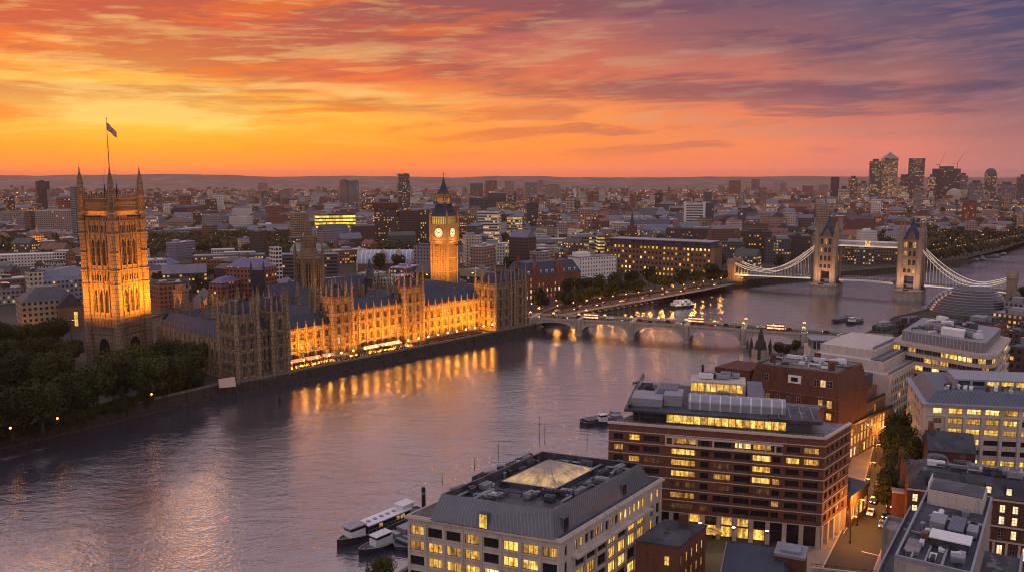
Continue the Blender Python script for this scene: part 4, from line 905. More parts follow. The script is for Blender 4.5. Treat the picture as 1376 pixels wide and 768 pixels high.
# ================================================================== SUSPENSION BRIDGE
T1 = (281.5, 727.0); T2 = (337.5, 689.0); TD = unit(sub2(T2, T1)); TL = math.hypot(*sub2(T2, T1)); TZr = math.atan2(TD[1], TD[0])
sb = thing('suspension_bridge', 'twin-towered stone suspension bridge with white-lit chains and high walkways', 'bridge', (*T1, 0), TZr)
DK = 7.5
for k, tx in enumerate((0, TL)):
    tw = MB(); a = 8.0
    tw.box(tx - a, -a, 2, tx - 3.8, a, 14); tw.box(tx + 3.8, -a, 2, tx + a, a, 14); tw.box(tx - a, -a, 14, tx + a, a, 44)
    for z in (14, 21, 28.5, 36, 43.4): tw.box(tx - a - .35, -a - .35, z, tx + a + .35, a + .35, z + .7)
    for p0, d in (((tx - a, -a), (1, 0)), ((tx + a, -a), (0, 1)), ((tx + a, a), (-1, 0)), ((tx - a, a), (0, -1))):
        n = (d[1], -d[0])
        for i in range(9): tw.obox(p0, d, n, 1.6 + i * 1.6, 1.9 + i * 1.6, 0, .25, 16 if d[1] == 0 else 14.7, 43)
        q = add2(p0, d, a); tw.face([(q[0] - d[0] * 4.2 + n[0] * .1, q[1] - d[1] * 4.2 + n[1] * .1, 44), (q[0] + d[0] * 4.2 + n[0] * .1, q[1] + d[1] * 4.2 + n[1] * .1, 44), (q[0] + n[0] * .1, q[1] + n[1] * .1, 51)])
        tw.face([(q[0] + d[0] * 4.2 + n[0] * .1, q[1] + d[1] * 4.2 + n[1] * .1, 44), (q[0] + d[0] * 4.2 - n[0] * 3, q[1] + d[1] * 4.2 - n[1] * 3, 44), (q[0] - n[0] * 3, q[1] - n[1] * 3, 51), (q[0] + n[0] * .1, q[1] + n[1] * .1, 51)])
        tw.face([(q[0] - d[0] * 4.2 - n[0] * 3, q[1] - d[1] * 4.2 - n[1] * 3, 44), (q[0] - d[0] * 4.2 + n[0] * .1, q[1] - d[1] * 4.2 + n[1] * .1, 44), (q[0] + n[0] * .1, q[1] + n[1] * .1, 51), (q[0] - n[0] * 3, q[1] - n[1] * 3, 51)])
    t_ = part('tower', tw, M['bridge_stone'], sb)
    for sx, sy in ((-1, -1), (1, -1), (1, 1), (-1, 1)):
        m2 = MB(); m2.lathe(tx + sx * a, sy * a, [(2.0, 2), (2.0, 45), (2.4, 45.4), (2.4, 46.4), (1.8, 46.8), (1.8, 50), (2.1, 50.3), (.9, 54), (.3, 57), (0, 59.5)], 8); part('corner_turret', m2, M['bridge_stone'], t_)
    m2 = MB(); m2.lathe(tx, 0, [(8.6, 44.2), (4.6, 52), (2.0, 56.5), (2.0, 58), (1.0, 60), (.2, 64), (0, 65)], 4, math.pi / 4); part('roof', m2, M['slate'], t_)
    for p0, d in (((tx - a, -a), (1, 0)), ((tx + a, -a), (0, 1)), ((tx - a, a), (0, -1))):
        n = (d[1], -d[0])
        for z0, z1 in ((16.5, 20.2), (23, 27.5), (30.5, 35), (37.5, 42.5)):
            for f in (3.2, 6.6, 10.0):
                if d[1] != 0 and z0 < 17: continue
                wn_ = MB(); q = (p0[0] + d[0] * f + n[0] * .28, p0[1] + d[1] * f + n[1] * .28); wn_.face([(q[0], q[1], z0), (q[0] + d[0] * 2.2, q[1] + d[1] * 2.2, z0), (q[0] + d[0] * 2.2, q[1] + d[1] * 2.2, z1 - .8), (q[0] + d[0] * 1.1, q[1] + d[1] * 1.1, z1), (q[0], q[1], z1 - .8)])
                part('window', wn_, M['win_palace' if rnd.random() < .6 else 'lit_dim'], t_)
    pr_ = MB(); pr_.prism([(tx - 11, -14), (tx - 6, -22), (tx + 6, -22), (tx + 11, -14), (tx + 11, 14), (tx + 6, 22), (tx - 6, 22), (tx - 11, 14)], WZ - 1, 2.0); pr_.prism([(tx - 11.5, -14.3), (tx - 6.3, -22.6), (tx + 6.3, -22.6), (tx + 11.5, -14.3), (tx + 11.5, 14.3), (tx + 6.3, 22.6), (tx - 6.3, 22.6), (tx - 11.5, 14.3)], 2.0, 3.0)
    part('pier', pr_, M['granite'], sb)
    bl = MB(); s_ = 1; bl.box(tx + a + .42, -6.2, 8, tx + a + .5, -3.2, 13.5); part('blue_panel', bl, M['blue_light'], sb)
    dk_ = MB(); dk_.box(tx - 12, -8.5, DK - 1.2, tx - a, 8.5, DK); dk_.box(tx + a, -8.5, DK - 1.2, tx + 12, 8.5, DK); dk_.box(tx - a + .02, -7, DK - 1.2, tx + a - .02, 7, DK); part('tower_deck', dk_, M['asphalt'], sb)
# decks, approach spans, abutment towers
AL, AR = -84, TL + 74
def seg_deck(x0, x1, zf, name='deck'):
    mb = MB(); n_ = 16
    for i in range(n_):
        a, b = x0 + (x1 - x0) * i / n_, x0 + (x1 - x0) * (i + 1) / n_; za, zb = zf(a), zf(b)
        mb.face([(a, -8, za), (b, -8, zb), (b, 8, zb), (a, 8, za)], 0)
        for y in (-8.3, 8):
            f = [(a, y, za - 1.4), (b, y, zb - 1.4), (b, y, zb + .2), (a, y, za + .2)]; g = [(p[0], p[1] + .3, p[2]) for p in f]; mb.face(f, 1); mb.face(g[::-1], 1); mb.face([f[3], f[2], g[2], g[3]], 1)
            mb.box(a + .1, y + .05, za + .2, a + .3, y + .25, za + 1.3, 1)
            f = [(a, y + .1, za + 1.2), (b, y + .1, zb + 1.2), (b, y + .1, zb + 1.35), (a, y + .1, za + 1.35)]; mb.face(f, 1); mb.face(f[::-1], 1)
        mb.face([(a, -8, za - 1.4), (a, 8, za - 1.4), (b, 8, zb - 1.4), (b, -8, zb - 1.4)], 1)
    return part(name, mb, [M['asphalt'], M['white_paint']], sb)
seg_deck(AL, -12, lambda x: DK - 1.5 * (x + 12) / (AL + 12)); seg_deck(TL + 12, AR, lambda x: DK - 1.5 * (x - TL - 12) / (AR - TL - 12)); seg_deck(12, TL - 12, lambda x: DK + .8 * math.sin(math.pi * (x - 12) / (TL - 24)), 'bascule_deck')
mb = MB()
for y in (-8.36, 8.06):
    for x0, x1, z0, z1 in ((AL, -12, DK - 1.5, DK), (TL + 12, AR, DK, DK - 1.5)):
        mb.face([(x0, y - .05, z0 - 1.0), (x1, y - .05, z1 - 1.0), (x1, y - .05, z1 - .55), (x0, y - .05, z0 - .55)])
part('deck_light', mb, M['strip_light'], sb, kind='stuff')
def chain(xa, za, xm, zm, xb, zb, y):
    """crescent truss from (xa,za) down to (xm,zm) and up to (xb,zb)"""
    ch = MB(); web = MB(); lamp = MB(); n_ = 26; top = []; bot = []
    for i in range(n_ + 1):
        x = xa + (xb - xa) * i / n_
        if (x - xm) * (xa - xm) >= 0: q = (x - xm) / (xa - xm); z = zm + (za - zm) * q ** 1.75; dp = 3.4 * math.sin(math.pi * min(1, q * .95 + .02)) ** .9 + .3
        else: q = (x - xm) / (xb - xm); z = zm + (zb - zm) * q ** 1.4; dp = 1.4 * math.sin(math.pi * min(1, q)) + .3
        top.append((x, y, z + .3)); bot.append((x, y, z - dp))
    ch.tube(top, .32, 5); ch.tube(bot, .28, 5)
    for i in range(1, n_): web.tube([top[i], bot[i]], .13, 4); web.tube([top[i], bot[min(i + 1, n_)]], .11, 4)
    for ln_ in (top, bot):
        for i in range(n_): a, b = ln_[i], ln_[i + 1]; lamp.face([(a[0], y - .36, a[2] - .12), (b[0], y - .36, b[2] - .12), (b[0], y - .36, b[2] + .12), (a[0], y - .36, a[2] + .12)])
    o = part('chain', ch, M['white_paint'], sb); part('lattice', web, M['white_paint'], o); part('chain_light', lamp, M['strip_light'], o)
    for i in range(2, n_ - 1):
        x, _, z = bot[i]; zd = DK - 1.5 * (abs(x - (-12 if x < 0 else TL + 12)) / 72)
        if z - zd > 1.2 and i % 1 == 0: r_ = MB(); r_.tube([(x, y, zd), (x, y, z)], .13, 4); part('hanger', r_, M['white_paint'], sb)
for y in (-8.8, 8.8):
    chain(-8.5, 37, -58, 10.5, AL + 1, 17.5, y); chain(TL + 8.5, 37, TL + 52, 10.2, AR - 1, 16.5, y)
for x in (AL, AR):
    mb = MB()
    for y in (-8.8, 8.8):
        mb.box(x - 3.2, y - 2.6, -1, x + 3.2, y + 2.6, 16.5); mb.box(x - 3.7, y - 3.1, 16.5, x + 3.7, y + 3.1, 17.4); mb.gable(x - 3, y - 2.4, x + 3, y + 2.4, 17.4, 20.5, 0, 'x')
        for sx in (-1, 1):
            for sy in (-1, 1): mb.lathe(x + sx * 3.1, y + sy * 2.5, [(.6, 13), (.6, 19), (0, 22)], 6)
    mb.box(x - 2.4, -6.2, 12.5, x + 2.4, 6.2, 15.5); mb.box(x - 8, -9.5, WZ - 1, x + 8, 9.5, 5.0); part('abutment_tower', mb, M['bridge_stone'], sb)
# high walkways
for y in (-5.0, 5.0):
    mb = MB(); mb.box(8.0, y - 1.6, 36.5, TL - 8.0, y + 1.6, 37.1); mb.box(8.0, y - 1.7, 40.4, TL - 8.0, y + 1.7, 41.0)
    nx_ = 20; lx = TL - 16
    for i in range(nx_):
        x0, x1 = 8 + lx * i / nx_, 8 + lx * (i + 1) / nx_
        for yy in (y - 1.6, y + 1.6): mb.tube([(x0, yy, 37), (x1, yy, 40.5)], .09, 4); mb.tube([(x1, yy, 37), (x0, yy, 40.5)], .09, 4); mb.tube([(x0, yy, 37), (x0, yy, 40.5)], .1, 4)
    o = part('walkway', mb, M['white_paint'], sb); li = MB(); li.box(8.2, y - 1.74, 36.6, TL - 8.2, y - 1.66, 36.95); part('walkway_light', li, M['strip_light'], o)
mb = MB(); mb.box(TL / 2 - 2, -6.9, 37.2, TL / 2 + 2, -6.75, 41.8); mb.box(8.02, -7.6, 24, 9.6, -6.0, 36); part('crest_light', mb, M['lit'], sb)
# its floodlights on the piers
for k, (tx, nm_) in enumerate(((0, 'left'), (TL, 'right'))):
    cR, sR = math.cos(TZr), math.sin(TZr)
    def tw_w(x, y): return (T1[0] + x * cR - y * sR, T1[1] + x * sR + y * cR)
    q, q2 = tw_w(tx, -20), tw_w(tx, -8); floodlight(q[0], q[1], 4.1, (q2[0], q2[1], 30), 1500, 5, color=(1, .50, .27), label='pier floodlight before the %s tower of the suspension bridge' % nm_)
    q, q2 = tw_w(tx - 1, -19), tw_w(tx, -8); floodlight(q[0], q[1], 4.1, (q2[0], q2[1], 44), 1900, 3, color=(1, .55, .32), label='second pier floodlight aimed high at the %s bridge tower' % nm_)
q, q2 = tw_w(AL + 14, -16), tw_w(AL, -8); floodlight(q[0], q[1], 4, (q2[0], q2[1], 9), 2200, 4, color=(1, .36, .05), label='amber floodlight at the left abutment of the suspension bridge')
# ================================================================== RIGHT BANK
RZ = 0.0
def para(p0, d1, L1, d2, L2): return [p0, add2(p0, d1, L1), add2(add2(p0, d1, L1), d2, L2), add2(p0, d2, L2)]
def inset(poly, k):
    """inset a convex CCW polygon"""
    n = len(poly); out = []
    for i in range(n):
        a, b, c = poly[i - 1], poly[i], poly[(i + 1) % n]; d1, d2 = unit(sub2(b, a)), unit(sub2(c, b)); n1, n2 = (-d1[1], d1[0]), (-d2[1], d2[0])
        den = 1 + n1[0] * n2[0] + n1[1] * n2[1]; out.append((b[0] + (n1[0] + n2[0]) * k / den, b[1] + (n1[1] + n2[1]) * k / den))
    return out
def ccw(poly):
    s_ = sum(poly[i][0] * poly[(i + 1) % len(poly)][1] - poly[(i + 1) % len(poly)][0] * poly[i][1] for i in range(len(poly))); return poly if s_ > 0 else poly[::-1]
def rooftop_kit(root, inside, z, n, seed, mats=('plant', 'plant_dark', 'white_paint'), big=1.0, names=('roof_plant', 'duct', 'vent')):
    """air handlers, ducts, vents, rails: separate pieces of roof equipment"""
    r_ = random.Random(seed)
    for i in range(n):
        x, y, a = inside(r_); k = r_.random(); mb = MB(); c_, s_ = math.cos(a), math.sin(a)
        def O(x0, y0, x1, y1, z0, z1): mb.obox((x, y), (c_, s_), (s_, -c_), x0, x1, y0, y1, z0, z1)
        if k < .38:
            l, w_, h = r_.uniform(1.5, 4.2) * big, r_.uniform(1, 2) * big, r_.uniform(.8, 1.9) * big
            O(-l / 2, -w_ / 2, l / 2, w_ / 2, z + .25, z + h); O(-l / 2 + .2, -w_ / 2 + .2, -l / 2 + .4, w_ / 2 - .2, z, z + .25); O(l / 2 - .4, -w_ / 2 + .2, l / 2 - .2, w_ / 2 - .2, z, z + .25)
            for q in range(int(l / .9)): mb.lathe(x + c_ * (-l / 2 + .5 + q * .9), y + s_ * (-l / 2 + .5 + q * .9), [(.32, z + h), (.32, z + h + .22)], 8)
            part('air_handler', mb, M[r_.choice(mats)], root)
        elif k < .66:
            l = r_.uniform(3, 8) * big; mb.tube([(x - c_ * l / 2, y - s_ * l / 2, z + .1), (x - c_ * l / 2, y - s_ * l / 2, z + .8), (x + c_ * l / 2, y + s_ * l / 2, z + .8), (x + c_ * l / 2 - s_ * 1.2, y + s_ * l / 2 + c_ * 1.2, z + .8), (x + c_ * l / 2 - s_ * 1.2, y + s_ * l / 2 + c_ * 1.2, z + .1)], .28 * big, 6); part('duct', mb, M[r_.choice(mats)], root)
        elif k < .85:
            mb.lathe(x, y, [(.3, z), (.3, z + .9), (.5, z + 1.0), (.5, z + 1.25), (0, z + 1.5)], 8); part('vent_cowl', mb, M[r_.choice(mats)], root)
        else:
            l = r_.uniform(2, 4.5) * big; O(-l / 2, -.5, l / 2, .5, z, z + .5); O(-l / 2, -.55, l / 2, .55, z + .5, z + .6); part('skylight', mb, M['plant' if r_.random() < .7 else 'white_paint'], root)
def mast(root, x, y, z, h): mb = MB(); mb.tube([(x, y, z), (x, y, z + h)], [.09, .04], 5); mb.box(x - .35, y - .03, z + h * .7, x + .35, y + .03, z + h * .72); part('antenna', mb, M['iron'], root)

# ------------------------------------------------------------------ W: pale stone offices with grey mansard
h_ = 20.0
wf, wl, wr = P(753, 728.5, h_), P(547.5, 695, h_), P(890, 645, h_)
wo = thing('office_block', 'pale stone office block with ribbed grey mansard roof and glass pyramid', 'building', (*wf, 0)); wl, wr = sub2(wl, wf), sub2(wr, wf)
dl, dr = unit(wl), unit(wr); Ll, Lr = math.hypot(*wl), math.hypot(*wr); back = add2(wl, dr, Lr)
poly = ccw([(0, 0), wr, back, wl])
WW = Wins(wo, True); mb = MB()
mb.prism(inset(poly, .55), -1, h_ - .4)
FH = 3.45; rows = [(h_ - 1.15 - FH * (k + 1) + .95, h_ - 1.15 - FH * k - .35) for k in range(5, -1, -1)]
nb = 8; pt = Ll / nb; baysL = [(pt * i + .55, pt * (i + 1) - .45, 3) for i in range(nb)]
pickL = lambda r, b: 'lit' if (r, b) in {(4, 3), (4, 5), (5, 5), (5, 6), (4, 6), (3, 1), (3, 2), (3, 3), (3, 4), (4, 1), (3, 6), (2, 2), (2, 5), (2, 6)} else ('lit_dim' if rnd.random() < .35 else 'glass_dark')
wall_grid(mb, WW, wl, (-dl[0], -dl[1]), (-dl[1], dl[0]), Ll, -1, h_, rows, baysL, .6, .35, 0, pickL, 3)
ndL = (-dl[1], dl[0])
for i in range(nb + 1): a = min(max(pt * i, .35), Ll - .35); mb.obox(wl, (-dl[0], -dl[1]), ndL, a - .28, a + .28, 0, .22, -1, h_ - .9)
for zb, zt in rows: mb.obox(wl, (-dl[0], -dl[1]), ndL, .02, Ll - .02, 0, .12, zb - .28, zb - .1); mb.obox(wl, (-dl[0], -dl[1]), ndL, .02, Ll - .02, 0, .12, zt + .1, zt + .22)
# right-hand side: corner bay, seven tall glazed bays, plain end
nR = (dr[1], -dr[0]); q = Lr / 44.0
topb = [(1.6 * q, 2.6 * q, 1)] + [(5.2 * q + i * 2.05 * q, 5.2 * q + i * 2.05 * q + 1.35 * q, 2) for i in range(15)] + [(38.2 * q, 39.4 * q, 1), (41 * q, 42.6 * q, 1)]
midb = [(1.6 * q, 2.6 * q, 1)] + [(5.4 * q + i * 4.35 * q, 5.4 * q + i * 4.35 * q + 3.75 * q, 4) for i in range(7)] + [(38.2 * q, 39.4 * q, 1), (41 * q, 42.6 * q, 1)]
wall_grid(mb, WW, (0, 0), dr, nR, Lr, rows[-1][0] - .9, h_, rows[-1:], topb, .6, .3, 0, lambda r, b: 'lit' if rnd.random() < .55 and b > 1 else 'lit_dim' if rnd.random() < .4 else 'glass_dark', 2)
wall_grid(mb, WW, (0, 0), dr, nR, Lr, -1, rows[-1][0] - .9, [(a - .45, b) for a, b in rows[:-1]], midb, .6, .3, 0, lambda r, b: 'lit' if rnd.random() < (.62 if 1 <= b <= 7 else .15) else 'glass_dark', 4)
mb.obox((0, 0), dr, nR, 4.4 * q, 37 * q, 0, 1.5, rows[-1][0] - 1.25, rows[-1][0] - .75)
for i in range(8): a = 5.0 * q + i * 4.35 * q; mb.obox((0, 0), dr, nR, a - .3, a + .1, 0, .35, -1, rows[-1][0] - 1.3)
for e0, e1 in ((wl, back), (back, wr)): d_ = unit(sub2(e1, e0)); L_ = math.hypot(*sub2(e1, e0)); mb.obox(e1, (-d_[0], -d_[1]), (d_[1] * -1, d_[0]), 0.7, L_ - .7, -.6, 0, -1, h_)
part('wall', mb, M['cream_stone'], wo)
mb = MB(); o1 = inset(poly, -.45); mb.prism(o1, h_, h_ + .45, bottom=True); mb.prism(inset(poly, -.15), h_ + .45, h_ + .75); part('cornice', mb, M['pale_stone'], wo)
WW.build()
ms_b = ccw([sub2(P(745, 724, h_ + .75), wf), sub2(P(873, 648, h_ + .75), wf), add2(sub2(P(578, 698, h_ + .75), wf), sub2(P(873, 648, h_ + .75), P(745, 724, h_ + .75))), sub2(P(578, 698, h_ + .75), wf)])
ms_t = ccw([sub2(P(742, 685.5, h_ + 6), wf), sub2(P(862, 622, h_ + 6), wf), add2(sub2(P(593, 663, h_ + 6), wf), sub2(P(862, 622, h_ + 6), P(742, 685.5, h_ + 6))), sub2(P(593, 663, h_ + 6), wf)])
mb = MB(); mb.prism(ms_b, h_ + .75, h_ + 6.0, 0, False, scale_top=ms_t); part('mansard', mb, M['mansard'], wo)
mb = MB(); t2 = inset(ms_t, .5); n4 = len(ms_t)
for i in range(n4):
    a, b, c, e = ms_t[i], ms_t[(i + 1) % n4], t2[(i + 1) % n4], t2[i]
    mb.face([(a[0], a[1], h_ + 6), (b[0], b[1], h_ + 6), (c[0], c[1], h_ + 6), (e[0], e[1], h_ + 6)]); mb.face([(e[0], e[1], h_ + 6), (c[0], c[1], h_ + 6), (c[0], c[1], h_ + 3.9), (e[0], e[1], h_ + 3.9)])
mb.face([(p[0], p[1], h_ + 3.9) for p in t2]); g2 = inset(poly, .3); mb.face([(p[0], p[1], h_ + .79) for p in g2]); part('roof_well', mb, M['plant_dark'], wo)
# dormer doors in the mansard
def dormer(pb, d, n, a, wd, hz, pane, lab=None):
    mb = MB(); mb.obox(pb, d, n, a - .2, a + wd + .2, -2.4, -.05, h_ + .8, h_ + .8 + hz); o = part('dormer', mb, M['mansard'], wo, lab); m2 = MB(); m2.obox(pb, d, n, a, a + wd, -.04, .0, h_ + .9, h_ + .6 + hz); part('dormer_door', m2, M[pane], o)
dormer(ms_b[[i for i in range(4) if ms_b[i][0] == min(q_[0] for q_ in ms_b)][0]], (-dl[0], -dl[1]), ndL, 11.5, 1.7, 3.2, 'lit', 'lit doorway dormer')
i0 = [i for i in range(4) if ms_b[i][1] == min(q_[1] for q_ in ms_b)][0]; dormer(ms_b[i0], dr, nR, 3.6, 1.5, 3.2, 'glass_dark'); dormer(ms_b[i0], dr, nR, 27.5, 1.5, 3.2, 'glass_dark')
# pyramid rooflight
t3 = [add2(add2((0, 0), wl, .5), wr, .5)]; cxy = add2(add2((0, 0), wl, .50), wr, .56); v1 = (dl[0] * Ll * .185, dl[1] * Ll * .185); v2 = (dr[0] * Lr * .185, dr[1] * Lr * .185)
base = [add2(add2(cxy, v1, s1), v2, s2) for s1, s2 in ((-1, -1), (1, -1), (1, 1), (-1, 1))]; apx = (cxy[0], cxy[1], h_ + 8.6); zb_ = h_ + 4.9
gp = MB(); gb = MB()
for i in range(4):
    a, b = base[i], base[(i + 1) % 4]; gp.face([(a[0], a[1], zb_), (b[0], b[1], zb_), apx])
    for k in range(7): p_ = (a[0] + (b[0] - a[0]) * k / 7, a[1] + (b[1] - a[1]) * k / 7, zb_); gb.tube([p_, apx], [.05 if k else .11, .03], 4)
    for k in (1, 2): f = k / 3; gb.tube([(a[0] + (apx[0] - a[0]) * f, a[1] + (apx[1] - a[1]) * f, zb_ + (apx[2] - zb_) * f), (b[0] + (apx[0] - b[0]) * f, b[1] + (apx[1] - b[1]) * f, zb_ + (apx[2] - zb_) * f)], .045, 4)
    gb.tube([(a[0], a[1], zb_), (b[0], b[1], zb_)], .12, 4)
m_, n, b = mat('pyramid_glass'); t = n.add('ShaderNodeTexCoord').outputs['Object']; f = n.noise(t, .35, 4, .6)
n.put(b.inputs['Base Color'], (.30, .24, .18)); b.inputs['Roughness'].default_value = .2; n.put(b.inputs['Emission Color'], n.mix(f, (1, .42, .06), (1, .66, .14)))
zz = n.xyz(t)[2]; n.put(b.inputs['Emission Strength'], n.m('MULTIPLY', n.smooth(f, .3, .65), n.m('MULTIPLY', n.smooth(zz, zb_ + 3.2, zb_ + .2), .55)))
pg = part('glass_pyramid', gp, m_, wo); part('glazing_bar', gb, M['plant'], pg)
kb = MB(); kb.prism(inset(ccw(base), -.5), h_ + 3.9, zb_, 0, False); part('pyramid_kerb', kb, M['plant_dark'], wo)
def inW(r_):
    while True:
        s1, s2 = r_.uniform(.14, .86), r_.uniform(.12, .88)
        if abs(s1 - .5) > .24 or abs(s2 - .56) > .23: break
    p = add2(add2((0, 0), wl, s1), wr, s2); return p[0], p[1], math.atan2(*(dr[::-1] if r_.random() < .6 else dl[::-1]))
rooftop_kit(wo, inW, h_ + 3.9, 70, 3, ('plant', 'plant_dark', 'plant', 'plant_dark', 'lead'))
for s1, s2, hh in ((.86, .93, 8), (.84, .96, 6), (.9, .6, 5), (.9, .4, 3.5), (.5, .93, 4.5), (.25, .92, 4), (.9, .15, 3)): p = add2(add2((0, 0), wl, s1), wr, s2); mast(wo, p[0], p[1], h_ + 6, hh)

# ------------------------------------------------------------------ B: large red brick offices
hB = 29.0
bf = P(1109, 590, hB); bl_ = P(818, 568, hB); br0 = P(1140, 571.5, hB)
bo = thing('brick_office', 'large red brick office block with white string courses and glazed lit top floor', 'building', (*bf, 0)); bl_ = sub2(bl_, bf); br0 = sub2(br0, bf)
dB = unit(bl_); LB_ = math.hypot(*bl_); dS = unit(br0); LS = 17.5; nF = (-dB[1], dB[0]); dF = (-dB[0], -dB[1]); nS = (dS[1], -dS[0])
sx_ = (dS[0] * LS, dS[1] * LS); sx2 = add2(sx_, dB, 13); polyB = ccw([(0, 0), sx_, sx2, add2(sx2, dS, 20), add2(bl_, dS, LS + 20), bl_]); BWn = Wins(bo, True); mb = MB(); mb.prism(inset(polyB, .55), 6.3, hB - .3, bottom=True)
fh = 2.95; z_g = 6.3; rows = [(z_g + fh * k + .85, z_g + fh * k + 2.45) for k in range(7)]
def sc_(v): return [((a - 45) / 875 * LB_, (b - 45) / 875 * LB_, m__) for a, b, m__ in v]
baysB = sc_([(68, 108, 2), (133, 178, 2), (195, 262, 4), (312, 412, 5), (433, 466, 2), (488, 556, 4), (570, 634, 3), (642, 714, 4), (722, 752, 2), (774, 826, 3), (842, 900, 3)])

rB = random.Random(12)
def pickB(r, b):
    if r == 5: return 'lit' if b in (3, 9, 10) else ('lit' if b in (0, 7) else 'glass_dark')
    if r == 4: return 'lit' if b in (1, 3, 7) else ('glass_warm' if b in (2, 5) else 'glass_dark')
    if r == 6: return 'lit' if b in (1, 6, 7) else ('lit_dim' if b in (3, 10) else 'glass_dark')
    if r == 3: return 'lit' if b in (3, 7) else ('lit_dim' if b in (0, 5, 8) else 'glass_dark')
    if r == 1: return 'lit_dim' if b in (3, 8) else 'glass_dark'
    return 'glass_warm' if rB.random() < .25 else 'glass_dark'
wall_grid(mb, BWn, bl_, dF, nF, LB_, z_g, hB, rows, baysB, .6, .35, 0, pickB, 3)
sb_ = [(1.2 + i * 3.1, 1.2 + i * 3.1 + 1.7, 2) for i in range(5)]
wall_grid(mb, BWn, (0, 0), dS, nS, LS, z_g, hB, rows, sb_, .6, .35, 0, lambda r, b: 'lit' if rB.random() < .16 else ('glass_warm' if rB.random() < .3 else 'glass_dark'), 2)
part('wall', mb, M['red_brick'], bo)
tr = MB()
for k in range(8):
    z = z_g + fh * k - .02; zz0 = z if k else z_g - .35
    tr.obox(bl_, dF, nF, -.12, LB_ + .12, 0, .14, zz0 + .14, zz0 + .34); tr.obox((0, 0), dS, nS, -.0, LS, 0, .14, zz0 + .14, zz0 + .34)
tr.obox(bl_, dF, nF, -.3, LB_ + .3, -.6, .32, hB, hB + .5); tr.obox((0, 0), dS, nS, .33, LS, -.6, .32, hB, hB + .5); part('string_course', tr, M['trim'], bo)
# projecting stone frame round the middle of the top storey
a0, a1 = (285 - 45) / 875 * LB_, (760 - 45) / 875 * LB_; sf = MB(); zt = z_g + fh * 6
sf.obox(bl_, dF, nF, a0, a1, .17, .75, zt + 2.55, zt + 2.95); sf.obox(bl_, dF, nF, a0, a1, .17, .75, zt + .25, zt + .75)
for f in (0, .063, .27, .41, .62, .66, .85, .93): x = a0 + (a1 - a0) * f; sf.obox(bl_, dF, nF, x, x + .42, .17, .7, zt + .75, zt + 2.55)
part('stone_frame', sf, M['trim'], bo)
# open ground floors: columns, shopfronts, canopy
gf = MB(); gf.prism(inset(polyB, 1.6), -1, z_g - .01); gf_o = part('ground_floor', gf, M['dark_brick'], bo)
xs = [0.6 + i * (LB_ - 1.2) / 13 for i in range(14)]
for x in xs: c_ = MB(); c_.obox(bl_, dF, nF, x - .55, x + .55, -1.0, .1, -1, z_g - .02); part('column', c_, M['trim'], bo)
for i in range(5): c_ = MB(); x = 1.0 + i * 3.9; c_.obox((0, 0), dS, nS, x - .45, x + .45, -1.0, .1, -1, z_g - .02); part('column', c_, M['trim'], bo)
for i in range(13):
    for zb, zt_, pk in ((.3, 3.0, .8), (3.5, 5.8, .45)):
        w_ = MB(); x0, x1 = xs[i] + .7, xs[i + 1] - .7; w_.obox(bl_, dF, nF, x0, x1, -1.58, -1.5, zb, zt_); part('shop_window', w_, M['lit' if (i > 3 and i < 10 and rB.random() < pk) else 'glass_dark'], bo)
for i in range(4):
    w_ = MB(); x0, x1 = 1.0 + i * 3.9 + .7, 1.0 + (i + 1) * 3.9 - .7; w_.obox((0, 0), dS, nS, x0, x1, -1.58, -1.5, .3, 5.6); part('shop_window', w_, M['lit' if i in (2, 3, 5) else 'lit_dim'], bo)
mb = MB(); mb.obox(bl_, dF, nF, xs[5], xs[7] + 1, .3, 3.6, 2.9, 3.05); part('canopy', mb, M['lit_dim'], bo)
BWn.build()
# roof terrace, glazed penthouse, broad roof slab
mb = MB(); mb.face([(p[0], p[1], hB + .1) for p in inset(polyB, .3)]); part('roof_terrace', mb, M['flat_roof'], bo)
def B2(a, b): return (bl_[0] + dF[0] * a - nF[0] * b, bl_[1] + dF[1] * a - nF[1] * b)   # a along the front from the left, b back from it
def bquad(a0, a1, b0, b1): return ccw([B2(a0, b0), B2(a1, b0), B2(a1, b1), B2(a0, b1)])
ph = MB(); ph.prism(bquad(6, LB_ - 14, 3.2, 30), hB + .1, hB + 3.1); part('penthouse_core', ph, M['plant_dark'], bo)
npw = 17; l0, l1 = (285 - 45) / 875 * LB_, (772 - 45) / 875 * LB_
for i in range(npw):
    x0 = l0 + (l1 - l0) * i / npw; x1 = l0 + (l1 - l0) * (i + 1) / npw; w_ = MB(); w_.obox(bl_, dF, nF, x0 + .08, x1 - .08, -3.18, -3.1, hB + .5, hB + 2.9); part('penthouse_window', w_, M['lit' if i not in (5, 11) else 'lit_dim'], bo)
for i in range(6):
    x0 = 6.3 + i * 1.6; w_ = MB(); w_.obox(bl_, dF, nF, x0, x0 + 1.4, -3.18, -3.1, hB + .4, hB + 2.9); part('penthouse_window', w_, M['glass_dark'], bo)
rs = MB(); ph2 = MB(); ph2.prism(bquad(LB_ - 14, LB_ - 3, 3.4, 14), hB + .1, hB + 3.1); part('penthouse_core', ph2, M['plant_dark'], bo); rs.prism(bquad(3.8, LB_ - 13.5, 1.6, 32), hB + 3.1, hB + 3.7, bottom=True); rs.prism(bquad(LB_ - 13.4, LB_ - .6, 1.8, 15.5), hB + 3.1, hB + 3.9, bottom=True); part('roof_slab', rs, M['dark_roof'], bo)
for i in range(4): l_ = MB(); l_.obox(B2(LB_ - 11 + i * 2.8, 3), nF, dF, -11.5, 0, -.1, .1, hB + 3.9, hB + 4.1); part('roof_rib', l_, M['plant'], bo)
